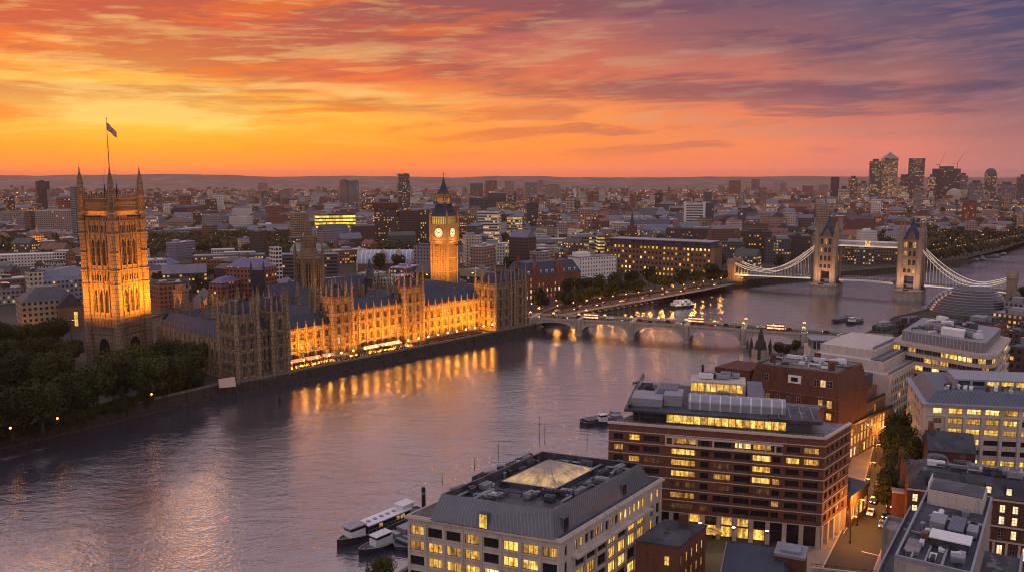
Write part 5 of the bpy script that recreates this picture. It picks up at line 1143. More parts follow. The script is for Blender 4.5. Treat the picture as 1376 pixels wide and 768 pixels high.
# curved plant screen, barrel vault, lit courtyard walls
zr = hB + 3.7
mb = MB(); A0, A1 = (372 - 45) / 875 * LB_, (772 - 45) / 875 * LB_; nn = 8
for k in range(nn):
    t0, t1 = math.pi / 2 * k / nn, math.pi / 2 * (k + 1) / nn
    q0 = (8.6 - 2.6 * math.cos(t0) + 0, zr + 1.9 + 1.6 * math.sin(t0)); q1 = (8.6 - 2.6 * math.cos(t1), zr + 1.9 + 1.6 * math.sin(t1))
    mb.face([(*B2(A0, q0[0]), q0[1]), (*B2(A1, q0[0]), q0[1]), (*B2(A1, q1[0]), q1[1]), (*B2(A0, q1[0]), q1[1])], 0, [(A0, k), (A1, k), (A1, k + 1), (A0, k + 1)])
mb.face([(*B2(A0, 6), zr), (*B2(A1, 6), zr), (*B2(A1, 6), zr + 1.9), (*B2(A0, 6), zr + 1.9)], 0, [(A0, 0), (A1, 0), (A1, 2), (A0, 2)]); mb.face([(*B2(A0, 8.6), zr + 3.5), (*B2(A1, 8.6), zr + 3.5), (*B2(A1, 10.5), zr + 3.3), (*B2(A0, 10.5), zr + 3.3)])
for A in (A0, A1): mb.face([(*B2(A, 6), zr), (*B2(A, 6), zr + 1.9)] + [(*B2(A, 8.6 - 2.6 * math.cos(math.pi / 2 * k / nn)), zr + 1.9 + 1.6 * math.sin(math.pi / 2 * k / nn)) for k in range(1, nn + 1)] + [(*B2(A, 10.5), zr + 3.3), (*B2(A, 10.5), zr)])
part('barrel_vault', mb, seamed('vault_metal', (.30, .31, .36), 2.6, .4, .4), bo)
mb = MB(); mb.prism(bquad(5.2, 13.5, 6, 15), zr, zr + 2.1); mb.prism(bquad(13.7, 18.6, 8, 16), zr, zr + 2.9); part('plant_screen', mb, M['plant'], bo)
mb = MB(); mb.prism(bquad(11, 17.8, 12, 22), zr + 2.1, zr + 3.2, 0, scale_top=bquad(12, 17, 13.5, 20.5)); part('lead_roof', mb, M['lead'], bo)
mb = MB(); mb.prism(bquad(20, LB_ - 19, 23, 31.5), zr, zr + 3.6); part('courtyard_block', mb, M['pale_stone'], bo)
for i in range(8): w_ = MB(); x0 = 20.4 + i * (LB_ - 40) / 8; w_.obox(B2(0, 23), dF, nF, x0, x0 + (LB_ - 40) / 8 - .25, .02, .08, zr + .9, zr + 3.1); part('courtyard_window', w_, M['lit'], bo)
mb = MB(); mb.prism(bquad(LB_ - 18.6, LB_ - 14.4, 9, 30), zr + .02, zr + 3.0); part('plant_screen', mb, M['lead'], bo)
mb = MB(); mb.prism(bquad(4.6, 5.4, 3.5, 40), zr, zr + .9); part('parapet', mb, M['plant_dark'], bo)
def inB(r_): a_, b_ = r_.choice([(r_.uniform(5, 12), r_.uniform(16, 31)), (r_.uniform(13, LB_ - 20), r_.uniform(12, 22)), (r_.uniform(24, LB_ - 20), r_.uniform(25, 31))]); p = B2(a_, b_); return p[0], p[1], math.atan2(dF[1], dF[0]) + (0 if r_.random() < .5 else math.pi / 2)
rooftop_kit(bo, inB, zr, 34, 8)
def inB2(r_): p = B2(r_.uniform(21.5, LB_ - 20), r_.uniform(25, 30)); return p[0], p[1], math.atan2(dF[1], dF[0])
rooftop_kit(bo, inB2, zr + 3.6, 10, 18)
rl = MB()      # terrace rail
for i in range(44): x = .4 + i * (LB_ - .8) / 43; rl.obox(bl_, dF, nF, x - .03, x + .03, -.2, -.14, hB + .5, hB + 1.4)
rl.obox(bl_, dF, nF, .3, LB_ - .3, -.2, -.14, hB + 1.4, hB + 1.47); part('rail', rl, M['iron'], bo)

# ------------------------------------------------------------------ C: dark red brick block with mansard behind
hC = 31.0
c0, c1, c2 = P(1017, 488, hC), P(1125, 501, hC), P(1159, 488, hC)
co = thing('brick_mansard_block', 'dark red brick block with sloping mansard end and cluttered flat roof', 'building', (*c1, 0)); a_, b_ = sub2(c0, c1), sub2(c2, c1)
dA, dBk = unit(a_), unit(b_); LA = math.hypot(*a_); LBk = 20.0; nA = (-dA[1], dA[0]); dAf = (-dA[0], -dA[1]); nBk = (dBk[1], -dBk[0])
CWn = Wins(co); poly = ccw([(0, 0), (dBk[0] * LBk, dBk[1] * LBk), add2(a_, dBk, LBk), a_]); low = inset(poly, -1.7)
mb = MB(); mb.prism(low, -1, 23); mb.prism(low, 23, hC, 0, scale_top=poly); part('wall', mb, M['dark_brick'], co)
i1 = poly.index((0, 0)); lowc = low[i1]; lowl = low[poly.index(a_)]
lw = MB(); q = add2(lowl, dA, 12); lw.prism(ccw([lowl, q, add2(q, dBk, 15), add2(lowl, dBk, 15)]), -1, 28.5); part('low_wing', lw, M['dark_brick'], co)
sc2 = MB(); L3 = math.hypot(*sub2(lowc, lowl))
for z in (6, 10.5, 14.6, 18.8, 22.7): sc2.obox(lowl, dAf, nA, 0, L3, 0, .18, z, z + .3)
for i in range(6): sc2.obox(lowl, dAf, nA, 1 + i * (L3 - 2) / 5 - .12, 1 + i * (L3 - 2) / 5 + .12, 0, .14, -1, 22.7)
part('string_course', sc2, M['brown_brick'], co)
for i in range(5):
    for z in (15.4, 19.6, 11.3): CWn.add((lowl[0] + dAf[0] * (2.6 + i * 3.4) + nA[0] * .12, lowl[1] + dAf[1] * (2.6 + i * 3.4) + nA[1] * .12), z, dAf, 1.3, 2.1, 2, 1, 'lit_dim' if rnd.random() < .2 else 'glass_dark', 'frame_pale')
for x, y in ((3, 3), (LA * .5, 16), (LA - 3, 5)): c_ = MB(); q = add2(add2((0, 0), dA, x), dBk, y); c_.box(q[0] - .9, q[1] - .7, hC, q[0] + .9, q[1] + .7, hC + 2.8); part('chimney', c_, M['dark_brick'], co)
LA2 = math.hypot(*sub2(lowc, lowl))
for x, z, w_, hh, pn in ((5, 26, 1.6, 2.4, 'glass_dark'), (LA2 * .72, 26, 1.7, 2.4, 'glass_dark'), (LA2 * .79, 26, 1.7, 2.4, 'lit_white'), (LA2 * .86, 26, 1.7, 2.4, 'glass_dark'), (LA2 * .78, 19.6, 1.4, 2.3, 'lit'), (LA2 * .87, 19.4, 1.7, 2.6, 'lit'), (LA2 * .79, 15.5, 1.1, 2.3, 'lit'), (LA2 * .87, 15.5, 1.7, 2.3, 'lit'), (LA2 * .93, 11.2, 1.8, 3.2, 'lit')):
    off = 0 if z < 23 else (z - 23) / (hC - 23) * 1.7; pq = (lowl[0] + dAf[0] * x - nA[0] * (off - .12), lowl[1] + dAf[1] * x - nA[1] * (off - .12)); CWn.add(pq, z, dAf, w_, hh, 2, 1, pn, 'frame_pale')
wf_ = MB(); x = LA2 * .44; off = .75; wf_.obox(lowl, dAf, nA, x, x + 4.2, -off - .3, -off + .35, 26.2, 28.8); o = part('white_surround', wf_, M['white_paint'], co); w_ = MB(); w_.obox(lowl, dAf, nA, x + 1, x + 3.2, -off + .36, -off + .42, 26.8, 28.2); part('pane', w_, M['glass_dark'], o)
# stepped side along the street
sd_ = MB(); LB2 = LBk + 6 + 24
for k, (z0, z1, o_) in enumerate(((-1, 11.5, .3), (11.5, 16.5, -.6), (16.5, 21, -1.6))):
    sd_.obox(add2(lowc, dBk, 6.2), dBk, nBk, 0, LB2 - 9 - 5 * k, -9, o_ - .35 * k, z0, z1)
part('street_wing', sd_, M['brown_brick'], co); sr = MB(); sr.obox(add2(lowc, dBk, 6.2), dBk, nBk, 6, LB2 - 22, -8, -2.8, 21, 25.5); part('street_wing_roof', sr, M['slate'], co)
for k, (z, hh) in enumerate(((1, 3), (5, 3), (8.4, 2.4), (12.3, 2.6), (17.2, 2.4))):
    o_ = [.3, .3, .3, -.95, -2.3][k]
    for i in range(12 - max(0, k - 2) * 2): CWn.add(add2(add2(lowc, dBk, 7.4 + i * 2.7), nBk, o_ + .14), z, dBk, 1.4, hh, 2, 1, 'lit' if rnd.random() < .5 else ('lit_white' if rnd.random() < .3 else 'glass_dark'), 'frame_pale')
ba = MB()
for k, (z, o_) in enumerate(((11.5, .3), (16.5, -.9))): ba.obox(add2(lowc, dBk, 6.2), dBk, nBk, 0, LB2 - 10 - 5 * k, o_ - .25, o_ + .15, z, z + .9)
part('balcony_rail', ba, M['iron'], co); CWn.build()
mb = MB(); mb.prism(inset(poly, .0), hC, hC + .35, 0, False); mb.face([(p[0], p[1], hC + .08) for p in inset(poly, .4)]); mb.prism(inset(poly, .4)[::-1], hC + .08, hC + .35, 0, False); part('roof', mb, M['flat_roof'], co)
def inC(r_): p = add2(add2((0, 0), dA, r_.uniform(1.5, LA - 1.5)), dBk, r_.uniform(1.5, LBk - 2)); return p[0], p[1], math.atan2(dA[1], dA[0])
rooftop_kit(co, inC, hC + .08, 30, 5)
wl_ = MB()
for x in (3, 10, LA - 9): wl_.obox(add2((0, 0), dA, x), dA, dBk, 0, 5.5, LBk - 6, LBk - 4.8, hC + .3, hC + 1.5)
part('white_tank', wl_, M['white_paint'], co)

# ------------------------------------------------------------------ E: pale stone offices, many lit windows
hE = 25.0
e0 = P(1242.6, 543, hE); e1 = add2(e0, U(96.7 + 4), 62); eo = thing('stone_office', 'pale stone office block with dark leaded roof and rows of lit windows', 'building', (*e0, 0)); dE = unit(sub2(e1, e0)); nE = (dE[1], -dE[0]); dEb = U(18)
EW = Wins(eo); LE = 62.0; mb = MB(); polyE = ccw([(0, 0), (dE[0] * LE, dE[1] * LE), add2((dE[0] * LE, dE[1] * LE), dEb, 34), (dEb[0] * 34, dEb[1] * 34)]); mb.prism(inset(polyE, .5), -1, hE - .3)
fh = 3.15; rows = [(hE - 3.0 - fh * k + .5, hE - .85 - fh * k) for k in range(6, -1, -1)]
bays = [(2.6, 5.0, 2)] + [(7.0 + i * 5.15, 7.0 + i * 5.15 + 4.0, 3) for i in range(10)]
rE = random.Random(4); prof = {6: .95, 5: .8, 4: .6, 3: .5, 2: .5, 1: .5, 0: .5}
wall_grid(mb, EW, (0, 0), dE, nE, LE, -1, hE, rows, bays, .55, .38, 0, lambda r, b: ('lit' if rE.random() < prof[r] else 'glass_dark') if b else ('lit' if r == 6 else 'glass_warm'), 3, 1)
for i in range(11): mb.obox((0, 0), dE, nE, 5.95 + i * 5.15, 6.85 + i * 5.15, 0, .45, -1, hE - 3.3)
mb.obox((0, 0), dE, nE, 0.02, LE, 0, .3, hE - 3.35, hE - 3.0); mb.obox((0, 0), dE, nE, .02, LE, 0, .5, hE - .4, hE)
wall_grid(mb, EW, (dEb[0] * 34, dEb[1] * 34), (-dEb[0], -dEb[1]), (-dEb[1], dEb[0]), 34, -1, hE, rows, [(2 + i * 4.4, 2 + i * 4.4 + 2.8, 2) for i in range(7)], .55, .38, 0, lambda r, b: 'lit' if rE.random() < .5 else 'glass_dark', 2)
part('wall', mb, M['pale_stone'], eo); EW.build()
mb = MB(); mb.prism(inset(polyE, -.9), hE, hE + .5, bottom=True); part('eaves', mb, M['plant'], eo); mb = MB(); mb.prism(inset(polyE, .8), hE + .5, hE + 3.8, 0, scale_top=inset(polyE, 3.6)); part('roof', mb, M['lead'], eo)
mb = MB(); q5 = inset(polyE, 10); mb.prism(q5, hE + 3.8, hE + 6.2); part('penthouse', mb, M['plant'], eo)
for i in range(9): w_ = MB(); p = add2(q5[polyE.index((0, 0))], dE, 1 + i * 4.2); w_.obox(p, dE, nE, 0, 3.4, .02, .08, hE + 4.4, hE + 5.7); part('penthouse_window', w_, M['lit' if i > 1 else 'glass_dark'], eo)
def inE(r_): p = add2(add2((0, 0), dE, r_.uniform(5, 40)), dEb, r_.uniform(5, 9)); return p[0], p[1], math.atan2(dE[1], dE[0]) + 1.2
rooftop_kit(eo, inE, hE + 3.8, 16, 9)

# ------------------------------------------------------------------ D: curved banded offices
hD = 29.0
d0, d1, d2 = P(1200, 457, hD), P(1333, 480, hD), P(1355, 454, hD)
do = thing('curved_office', 'cream banded office block with rounded corner and ribbons of lit windows', 'building', (*d1, 0)); v0, v2 = sub2(d0, d1), sub2(d2, d1)
u0, u2 = unit(v0), unit(v2); R_ = 9.0; path = [v0, add2((0, 0), u0, R_)]
for k in range(1, 8):
    f = k / 8; a_ = add2((0, 0), u0, R_ * (1 - f) ** 2); path.append(add2(a_, u2, R_ * f ** 2))
path += [add2((0, 0), u2, R_), add2((0, 0), u2, 48)]
bk = add2(v0, u2, 46); full = ccw(path + [bk]); DWn = Wins(do); mb = MB(); mb.prism(full, -1, hD - .8)
fh = 3.35; rD = random.Random(21)
outer = MB(); ribs = MB()
for k in range(8):
    z0 = hD - fh * (k + 1)
    for a, b in zip(path, path[1:]):
        d_ = unit(sub2(b, a)); L_ = math.hypot(*sub2(b, a)); n_ = (d_[1], -d_[0]); outer.obox(a, d_, n_, -.15, L_ + .15, 0, .8, z0 + 2.0, z0 + 3.35)
        m__ = max(1, round(L_ / 3.4))
        for i in range(m__):
            w_ = L_ / m__; grp = (i // 3 + k * 5) % 7
            pn = 'lit' if rD.random() < (.62 if (k + i // 3) % 3 != 1 else .18) else ('lit_dim' if rD.random() < .2 else 'glass_dark')
            q = (a[0] + d_[0] * (w_ * i + .1) + n_[0] * .2, a[1] + d_[1] * (w_ * i + .1) + n_[1] * .2); DWn.add(q, z0 + .15, d_, w_ - .2, 1.8, 3, 0, pn, 'frame_pale')
part('core', mb, M['plant_dark'], do); part('spandrel', outer, M['cream_stone'], do); DWn.build()
mb = MB(); sp = inset(full, 2.8); mb.prism(sp, hD - .8, hD + 4.2); part('plant_storey', mb, seamed('grey_louvres', (.20, .21, .24), 1.4, .5, .2), do); mb = MB(); mb.prism(inset(full, -.1), hD - .1, hD + .3); part('roof_edge', mb, M['trim'], do)
def inD(r_): p = add2(add2((0, 0), u0, r_.uniform(7, 30)), u2, r_.uniform(8, 38)); return p[0], p[1], r_.choice((.3, 1.8))
rooftop_kit(do, inD, hD + 4.2, 34, 31, big=1.4)
mb = MB(); p = add2(add2((0, 0), u0, 12), u2, 8); mb.obox(p, u0, u2, 0, 9, 0, 5, hD + 4.2, hD + 6.8); part('white_cabin', mb, M['white_paint'], do)

# ------------------------------------------------------------------ terraced pale building between C and D
to = thing('terraced_block', 'pale stone block stepping down in roof terraces behind the brick block', 'building', (*P(1145, 520, 20), 0), R(55)); tb = MB(); TBW = Wins(to)
base_ = to.location
def tl(px, py, z):
    q = P(px, py, z); x, y = q[0] - base_[0], q[1] - base_[1]; c_, s_ = math.cos(R(55)), math.sin(R(55)); return (x * c_ + y * s_, -x * s_ + y * c_)
ga = [tl(1200, 502, 22), tl(1226, 488, 22)]; p0, p1 = ga; dT = unit(sub2(p1, p0)); nT = (dT[1], -dT[0]); LT = math.hypot(*sub2(p1, p0)) + 14
p0 = add2(p0, dT, -2)
wall_grid(tb, TBW, p0, dT, nT, LT, -1, 22, [(2 + 3.1 * k, 4.1 + 3.1 * k) for k in range(6)], [(1 + i * 2.1, 1 + i * 2.1 + 1.3, 1) for i in range(int(LT / 2.1) - 1)], .5, .12, 0, lambda r, b: 'lit' if rnd.random() < .06 else 'glass_warm', 1)
tb.obox(p0, dT, nT, .5, LT, -30, -.5, -1, 21.6); tb.obox(p0, dT, nT, 4, LT, -30, -4, 21.6, 25.5); tb.obox(p0, dT, nT, 9, LT + 6, -30, -9, 25.5, 28.5)
part('wall', tb, M['pale_stone'], to); tr_ = MB()
for z, s_, e_ in ((21.6, 2, 1), (25.5, 6, 5), (28.5, 11, 10)): tr_.obox(p0, dT, nT, s_ - 1, LT, -e_ - .3, -e_, z, z + 1.2)
part('glass_rail', tr_, M['plant'], to); sl = MB(); sl.obox(p0, dT, nT, 5, LT - 1, -9.2, -4.6, 25.5, 25.9); part('terrace_roof', sl, M['lead'], to); TBW.build()
w2o = thing('riverside_block', 'low pale block with louvred top storey at the bridge landing', 'building', (*P(1088, 480, 10), 0), R(-10)); mb = MB(); mb.box(0, 0, -1, 34, 16, 14); part('wall', mb, M['pale_stone'], w2o)
mb = MB(); mb.box(1, .8, 14, 21, 12, 18); part('louvred_storey', mb, M['plant_dark'], w2o); mb = MB(); mb.box(.4, .2, 18, 22, 13, 18.5); part('roof', mb, M['plant'], w2o); mb = MB(); mb.box(22.5, 2, 14, 33, 12, 17); mb.gable(22.5, 2, 33, 12, 17, 20, 0, 'x'); part('roof_cabin', mb, M['white_paint'], w2o)
for i in range(9): w_ = MB(); w_.box(3 + i * 1.7, -.06, 8.8, 4.2 + i * 1.7, -.02, 10.6); part('window', w_, M['glass_dark'], w2o)
for i in range(12): f_ = MB(); f_.box(1.2 + i * 1.65, .5, 14.2, 1.4 + i * 1.65, .78, 17.8); part('louvre_post', f_, M['white_paint'], w2o)
# dark stone pylon by the bridge landing
py_ = P(1021, 491, 2); po_ = thing('stone_pylon', 'dark gothic stone pylon with pinnacles standing at the water beside the bridge', 'monument', (*py_, 0), R(20)); mb = MB()
mb.box(-4.4, -4.4, -6, 4.4, 4.4, 6); mb.box(-3.4, -3.4, 6, 3.4, 3.4, 10.5); part('base', mb, M['granite'], po_); mb = MB(); mb.lathe(0, 0, [(3.2, 10.5), (2.4, 14), (1.6, 15.5), (1.2, 18), (.3, 21), (0, 22)], 8)
for sx, sy in ((-1, -1), (1, -1), (1, 1), (-1, 1)): mb.lathe(sx * 3.2, sy * 3.2, [(.8, 6), (.8, 12), (1, 12.4), (0, 16.5)], 6)
part('pinnacle', mb, M['wall_dark'], po_)

# ------------------------------------------------------------------ F: flat roof with plant, lower right
hF = 26.0
f0, f1, f2, f3 = P(1201.7, 751, hF), P(1240, 671.7, hF), P(1313, 687.5, hF), P(1293, 768, hF)
fo_ = thing('plant_roof_block', 'concrete block with grey flat roof crowded by plant boxes, lower right corner', 'building', (*f0, 0)); df = unit(sub2(f1, f0)); nf = (df[1], -df[0]); Lf = math.hypot(*sub2(f1, f0)); Wf = 12.2
mb = MB(); bx = lambda a0, a1, b0, b1, z0, z1: mb.obox((0, 0), df, nf, a0, a1, b0, b1, z0, z1)
bx(0, Lf + 8, 0, Wf, -1, hF); bx(-4, Lf, -2.4, -.02, -1, hF - 2.6); bx(Lf - 6, Lf - .5, -6.5, -2.42, -1, hF - 5.5); bx(-6, Lf - 5, Wf + .02, Wf + 6.5, -1, hF - 6)
rfF = MB(); rfF.obox((0, 0), df, nf, .4, Lf + 7.6, .4, Wf - .4, hF, hF + .03); rfF.obox((0, 0), df, nf, -5.9, Lf - 5.1, Wf + .1, Wf + 6.1, hF - 6, hF - 5.96); rfF.obox((0, 0), df, nf, -4, Lf, -2.1, -.1, hF - 2.6, hF - 2.56); part('roof', rfF, M['dark_roof'], fo_)
part('wall', mb, masonry('board_concrete', (.30, .26, .235), (.33, .29, .26), 3.0, 1.2, .02, bump=.3, dirt=.45), fo_)
mb = MB()
for a0, a1, b0, b1, z in ((0, Lf + 8, 0, .4, hF), (0, Lf + 8, Wf - .4, Wf, hF), (0, .4, .4, Wf - .4, hF), (Lf + 7.6, Lf + 8, .4, Wf - .4, hF), (-6, Lf - 5, Wf + 6.1, Wf + 6.5, hF - 6), (-4, Lf, -2.4, -2.1, hF - 2.6), (Lf - 6, Lf - .5, -6.5, -6.2, hF - 5.5), (Lf - .8, Lf - .5, -6.2, -2.5, hF - 5.5)): bx(a0, a1, b0, b1, z, z + .9)
part('parapet', mb, M['plant'], fo_)
mb = MB(); mb.obox((0, 0), df, nf, Lf - 1.5, Lf + 6.5, 1, Wf - 1, hF, hF + 3.2); part('stair_head', mb, M['pale_stone'], fo_)
mb = MB(); mb.obox((0, 0), df, nf, Lf - 1.2, Lf + 6.2, 1.3, Wf - 1.3, hF + 3.2, hF + 3.4); part('stair_head_roof', mb, M['plant_dark'], fo_)
for nm_, m__, a0, a1, b0, b1, z0, z1 in (('plant_deck', 'white_paint', 9, 13.5, 4.2, 11, 1.9, 2.1), ('plant_box', 'plant_dark', 9.4, 13, 4.6, 10.6, .3, 1.85), ('air_handler', 'plant', 16, 21, 3.4, 6.0, .3, 2.4), ('duct_box', 'lead', 14.6, 22.5, 6.6, 9.2, .4, 2.1), ('tank', 'plant', 17, 21, 9.6, 11.4, .3, 1.6), ('roof_hatch', 'flat_roof', 3.5, 9.5, .9, 3.4, .1, .9), ('duct', 'plant', 1.2, 8.6, 4.6, 4.9, .1, .6), ('duct', 'plant', .8, 9, 7.2, 7.6, .1, .7), ('walkway', 'plant', 13.8, 14.2, .6, 4, .1, .5), ('vent_box', 'white_paint', 23, 25, 3, 4.6, .1, 1.2), ('access_box', 'brown_brick', 11.5, 13.3, 2.6, 3.8, 0, 1.5), ('cooling_unit', 'plant', 4.2, 6, 8.4, 10.6, .1, 1.3)):
    mb = MB(); mb.obox((0, 0), df, nf, a0, a1, b0, b1, hF + z0, hF + z1); part(nm_, mb, M[m__], fo_)
def inF(r_): p = (0, 0); p = add2(add2(p, df, r_.uniform(1.5, Lf - 2)), nf, r_.uniform(1.2, Wf - 1.4)); return p[0], p[1], math.atan2(df[1], df[0]) + r_.choice((0, math.pi / 2))
rooftop_kit(fo_, inF, hF, 22, 77, big=.7)
mb = MB(); p = (0, 0)
for i in range(4): mb.obox((0, 0), df, nf, Lf - 1 + i * .01, Lf + 6, .9 + .0, .98, hF + 3.4 + i * .35, hF + 3.45 + i * .35)
part('hand_rail', mb, M['white_paint'], fo_)

# ------------------------------------------------------------------ G: Victorian brick range behind F
gq = P(1316, 672, 15); go = thing('victorian_range', 'dark Victorian brick range with arched lit windows and cluttered slate roof', 'building', (*gq, 0)); dG = U(112); nG = (dG[1], -dG[0]); dGb = U(22)
GW = Wins(go); mb = MB(); LG = 40.0
g_rows = [(1.0, 4.4), (6.0, 8.3), (9.6, 11.7), (12.6, 14.6)]
s0 = (dG[0] * -16, dG[1] * -16)
wall_grid(mb, GW, s0, dG, nG, LG, -1, 16.2, g_rows, [(1.2 + i * 2.75, 1.2 + i * 2.75 + 1.25, 2) for i in range(14)], .5, .25, 0, lambda r, b: 'lit_white' if rnd.random() < .58 else 'glass_dark', 2, 2, 'frame_pale')
mb.obox(s0, dG, nG, .5, LG, -16, -.5, -1, 16); part('wall', mb, M['dark_brick'], go)
tr_ = MB()
for z in (5.2, 9.0, 15.6): tr_.obox(s0, dG, nG, 0, LG, 0, .3, z, z + .35)
for i in range(15): tr_.obox(s0, dG, nG, .2 + i * 2.75, .75 + i * 2.75, 0, .2, -1, 5.15)
part('string_course', tr_, M['trim'], go); GW.build()
mb = MB(); q4 = ccw([s0, add2(s0, dG, LG), add2(add2(s0, dG, LG), nG, -16), add2(s0, nG, -16)]); mb.prism(inset(q4, .4), 16.2, 20, 0, scale_top=inset(q4, 3.4)); part('roof', mb, M['dark_roof'], go)
def inG(r_): p = add2(add2(s0, dG, r_.uniform(5, LG - 5)), nG, -r_.uniform(5, 11)); return p[0], p[1], math.atan2(dG[1], dG[0])
rooftop_kit(go, inG, 20, 30, 55)
for i in range(8): d_ = MB(); d_.obox(add2(s0, dG, 4 + i * 4.4), dG, nG, 0, 1.5, -3.2, -.9, 16.6, 19); o = part('dormer', d_, M['dark_roof'], go); w_ = MB(); w_.obox(add2(s0, dG, 4.2 + i * 4.4), dG, nG, 0, 1.1, -.88, -.84, 17, 18.6); part('pane', w_, M['lit_white' if i in (3, 4, 6) else 'glass_dark'], o)
# smaller brick houses in the gap in front of E
hs = thing('brick_house', 'dark brick house with blue-grey curved lead roof and chimneys below the stone office', 'house', (*P(1240, 668, 8), 0), R(-22)); mb = MB(); mb.box(-6, 0, -1, 12, 14, 11); part('wall', mb, M['dark_brick'], hs)
mb = MB(); mb.prism([(-6.3, -.3), (12.3, -.3), (12.3, 14.3), (-6.3, 14.3)], 11, 15, 0, scale_top=[(-3, 3), (9, 3), (9, 11), (-3, 11)]); part('roof', mb, M['dark_roof'], hs)
mb = MB(); mb.lathe(3.5, 7, [(3.6, 14.5), (3.4, 16.5), (2.4, 18), (0, 18.6)], 10, sm=True); part('lead_dome', mb, M['lead'], hs)
for x, y in ((-5, 1.5), (10.5, 12), (-5, 12)): c_ = MB(); c_.box(x - .7, y - .6, 10, x + .7, y + .6, 17); o = part('chimney', c_, M['red_brick'], hs); c_ = MB(); [c_.lathe(x - .35 + .35 * i, y, [(.16, 17), (.12, 17.7)], 6) for i in range(3)]; part('chimney_pot', c_, M['brown_brick'], o)
mb = MB(); mb.box(-7.6, -3, -1, -1, -.1, 9.5); part('bay', mb, M['red_brick'], hs); mb = MB(); mb.box(-7.8, -3.2, 9.5, -.8, -.1, 9.9); part('bay_parapet', mb, M['trim'], hs)
for x in (-4.5, .5, 4, 7.5): w_ = MB(); w_.box(x, -.06 if x > -1 else -3.06, 5, x + 1.3, -.02 if x > -1 else -3.02, 8); part('window', w_, M['lit_dim' if x == 4 else 'glass_dark'], hs)
h2 = thing('brick_house', 'tall dark brick house with slate roof standing before the stone office windows', 'house', (*P(1268, 628, 10), 0), R(-18)); mb = MB(); mb.box(-4, 0, -1, 8, 12, 15); mb.gable(-4, 0, 8, 12, 15, 19, 0, 'x', None, 0); part('wall', mb, M['dark_brick'], h2); mb = MB(); mb.gable(-4.3, -.3, 8.3, 12.3, 15, 19.4, 0, 'x'); part('roof', mb, M['dark_roof'], h2)
c_ = MB(); c_.box(-3.6, 5, 15, -2.4, 7, 22); part('chimney', c_, M['red_brick'], h2)
for x in (-2.5, 1, 4.5): w_ = MB(); w_.box(x, -.06, 9, x + 1.3, -.02, 12); part('window', w_, M['glass_dark'], h2)
# lower-centre brick house with lit windows, dark roofed sheds
hh = thing('corner_house', 'small brick house with dark flat roof and lit sash windows beside the pale offices', 'house', (*P(912, 737, 13.3), 0)); dh = U(38); nh_ = (dh[1], -dh[0]); HW = Wins(hh, True); mb = MB()
wall_grid(mb, HW, (0, 0), dh, nh_, 14, -1, 13.6, [(1, 3.4), (5, 7.2), (9, 11.2)], [(1 + i * 2.6, 1 + i * 2.6 + 1.1, 2) for i in range(5)], .4, .2, 0, lambda r, b: 'lit' if rnd.random() < .75 else 'lit_dim', 2, 1, 'frame_pale')
da = U(290); na = (-da[1], da[0]); wall_grid(mb, HW, (da[0] * 9.5, da[1] * 9.5), (-da[0], -da[1]), na, 9.5, -1, 13.6, [(1, 3.4), (5, 7.2), (9, 11.2)], [(6.4, 7.5, 2)], .4, .2, 0, lambda r, b: 'lit' if r == 2 else 'glass_dark', 2, 1, 'frame_pale')
qd = ccw([(0, 0), (dh[0] * 14, dh[1] * 14), add2((dh[0] * 14, dh[1] * 14), da, 9.5), (da[0] * 9.5, da[1] * 9.5)]); mb.prism(inset(qd, .42), -1, 13.2); part('wall', mb, M['red_brick'], hh); HW.build()
mb = MB(); mb.prism(inset(qd, -.2), 13.6, 14, bottom=True); mb.prism(inset(qd, .3), 14, 14.6, 0, scale_top=inset(qd, 1.2)); part('roof', mb, M['dark_roof'], hh); mb = MB(); p = add2(add2((0, 0), dh, 11), da, 4); mb.box(p[0] - 1, p[1] - .6, 14, p[0] + 1, p[1] + .6, 17); part('chimney', mb, M['dark_brick'], hh)
s1_ = thing('slate_roof_shed', 'low building with dark blue slate roof at the bottom edge', 'building', (*P(972, 770, 11), 0), R(-19)); mb = MB(); mb.box(0, -6, -1, 13, 13, 12); part('wall', mb, M['dark_brick'], s1_); mb = MB(); mb.prism([(-.3, -6.3), (13.3, -6.3), (13.3, 13.3), (-.3, 13.3)], 12, 13.4, 0, scale_top=[(3, -2), (12, -2), (12, 11), (3, 11)]); part('roof', mb, M['slate'], s1_); mb = MB(); mb.box(-.5, -6.5, 11.8, 13.5, -6.31, 12.2); mb.box(-.5, -6.29, 11.8, -.31, 13.5, 12.2); part('gutter', mb, M['plant'], s1_)
s2_ = thing('stair_tower', 'dark brick stair tower with pale cap beside the street corner', 'building', (*P(1062, 768, 10), 0), R(-25)); mb = MB(); mb.box(-3, -3, -1, 3, 3, 14.5); part('wall', mb, M['dark_brick'], s2_); mb = MB(); mb.box(-3.2, -3.2, 14.5, 3.2, 3.2, 15.1); mb.box(-2, -2, 15.1, 2, 2, 15.6); part('cap', mb, M['plant'], s2_)
s3_ = thing('boundary_wall', 'pale boundary wall with railing along the bottom of the street', 'wall', (*P(1090, 764, 2), 0), R(-14)); mb = MB(); mb.box(0, 0, -1, 22, .6, 2.4); part('wall', mb, M['pale_stone'], s3_); mb = MB(); mb.box(0, .25, 3.2, 22, .33, 3.3); [mb.box(i * 1.1, .26, 2.4, i * 1.1 + .06, .32, 3.2) for i in range(20)]; part('railing', mb, M['iron'], s3_)
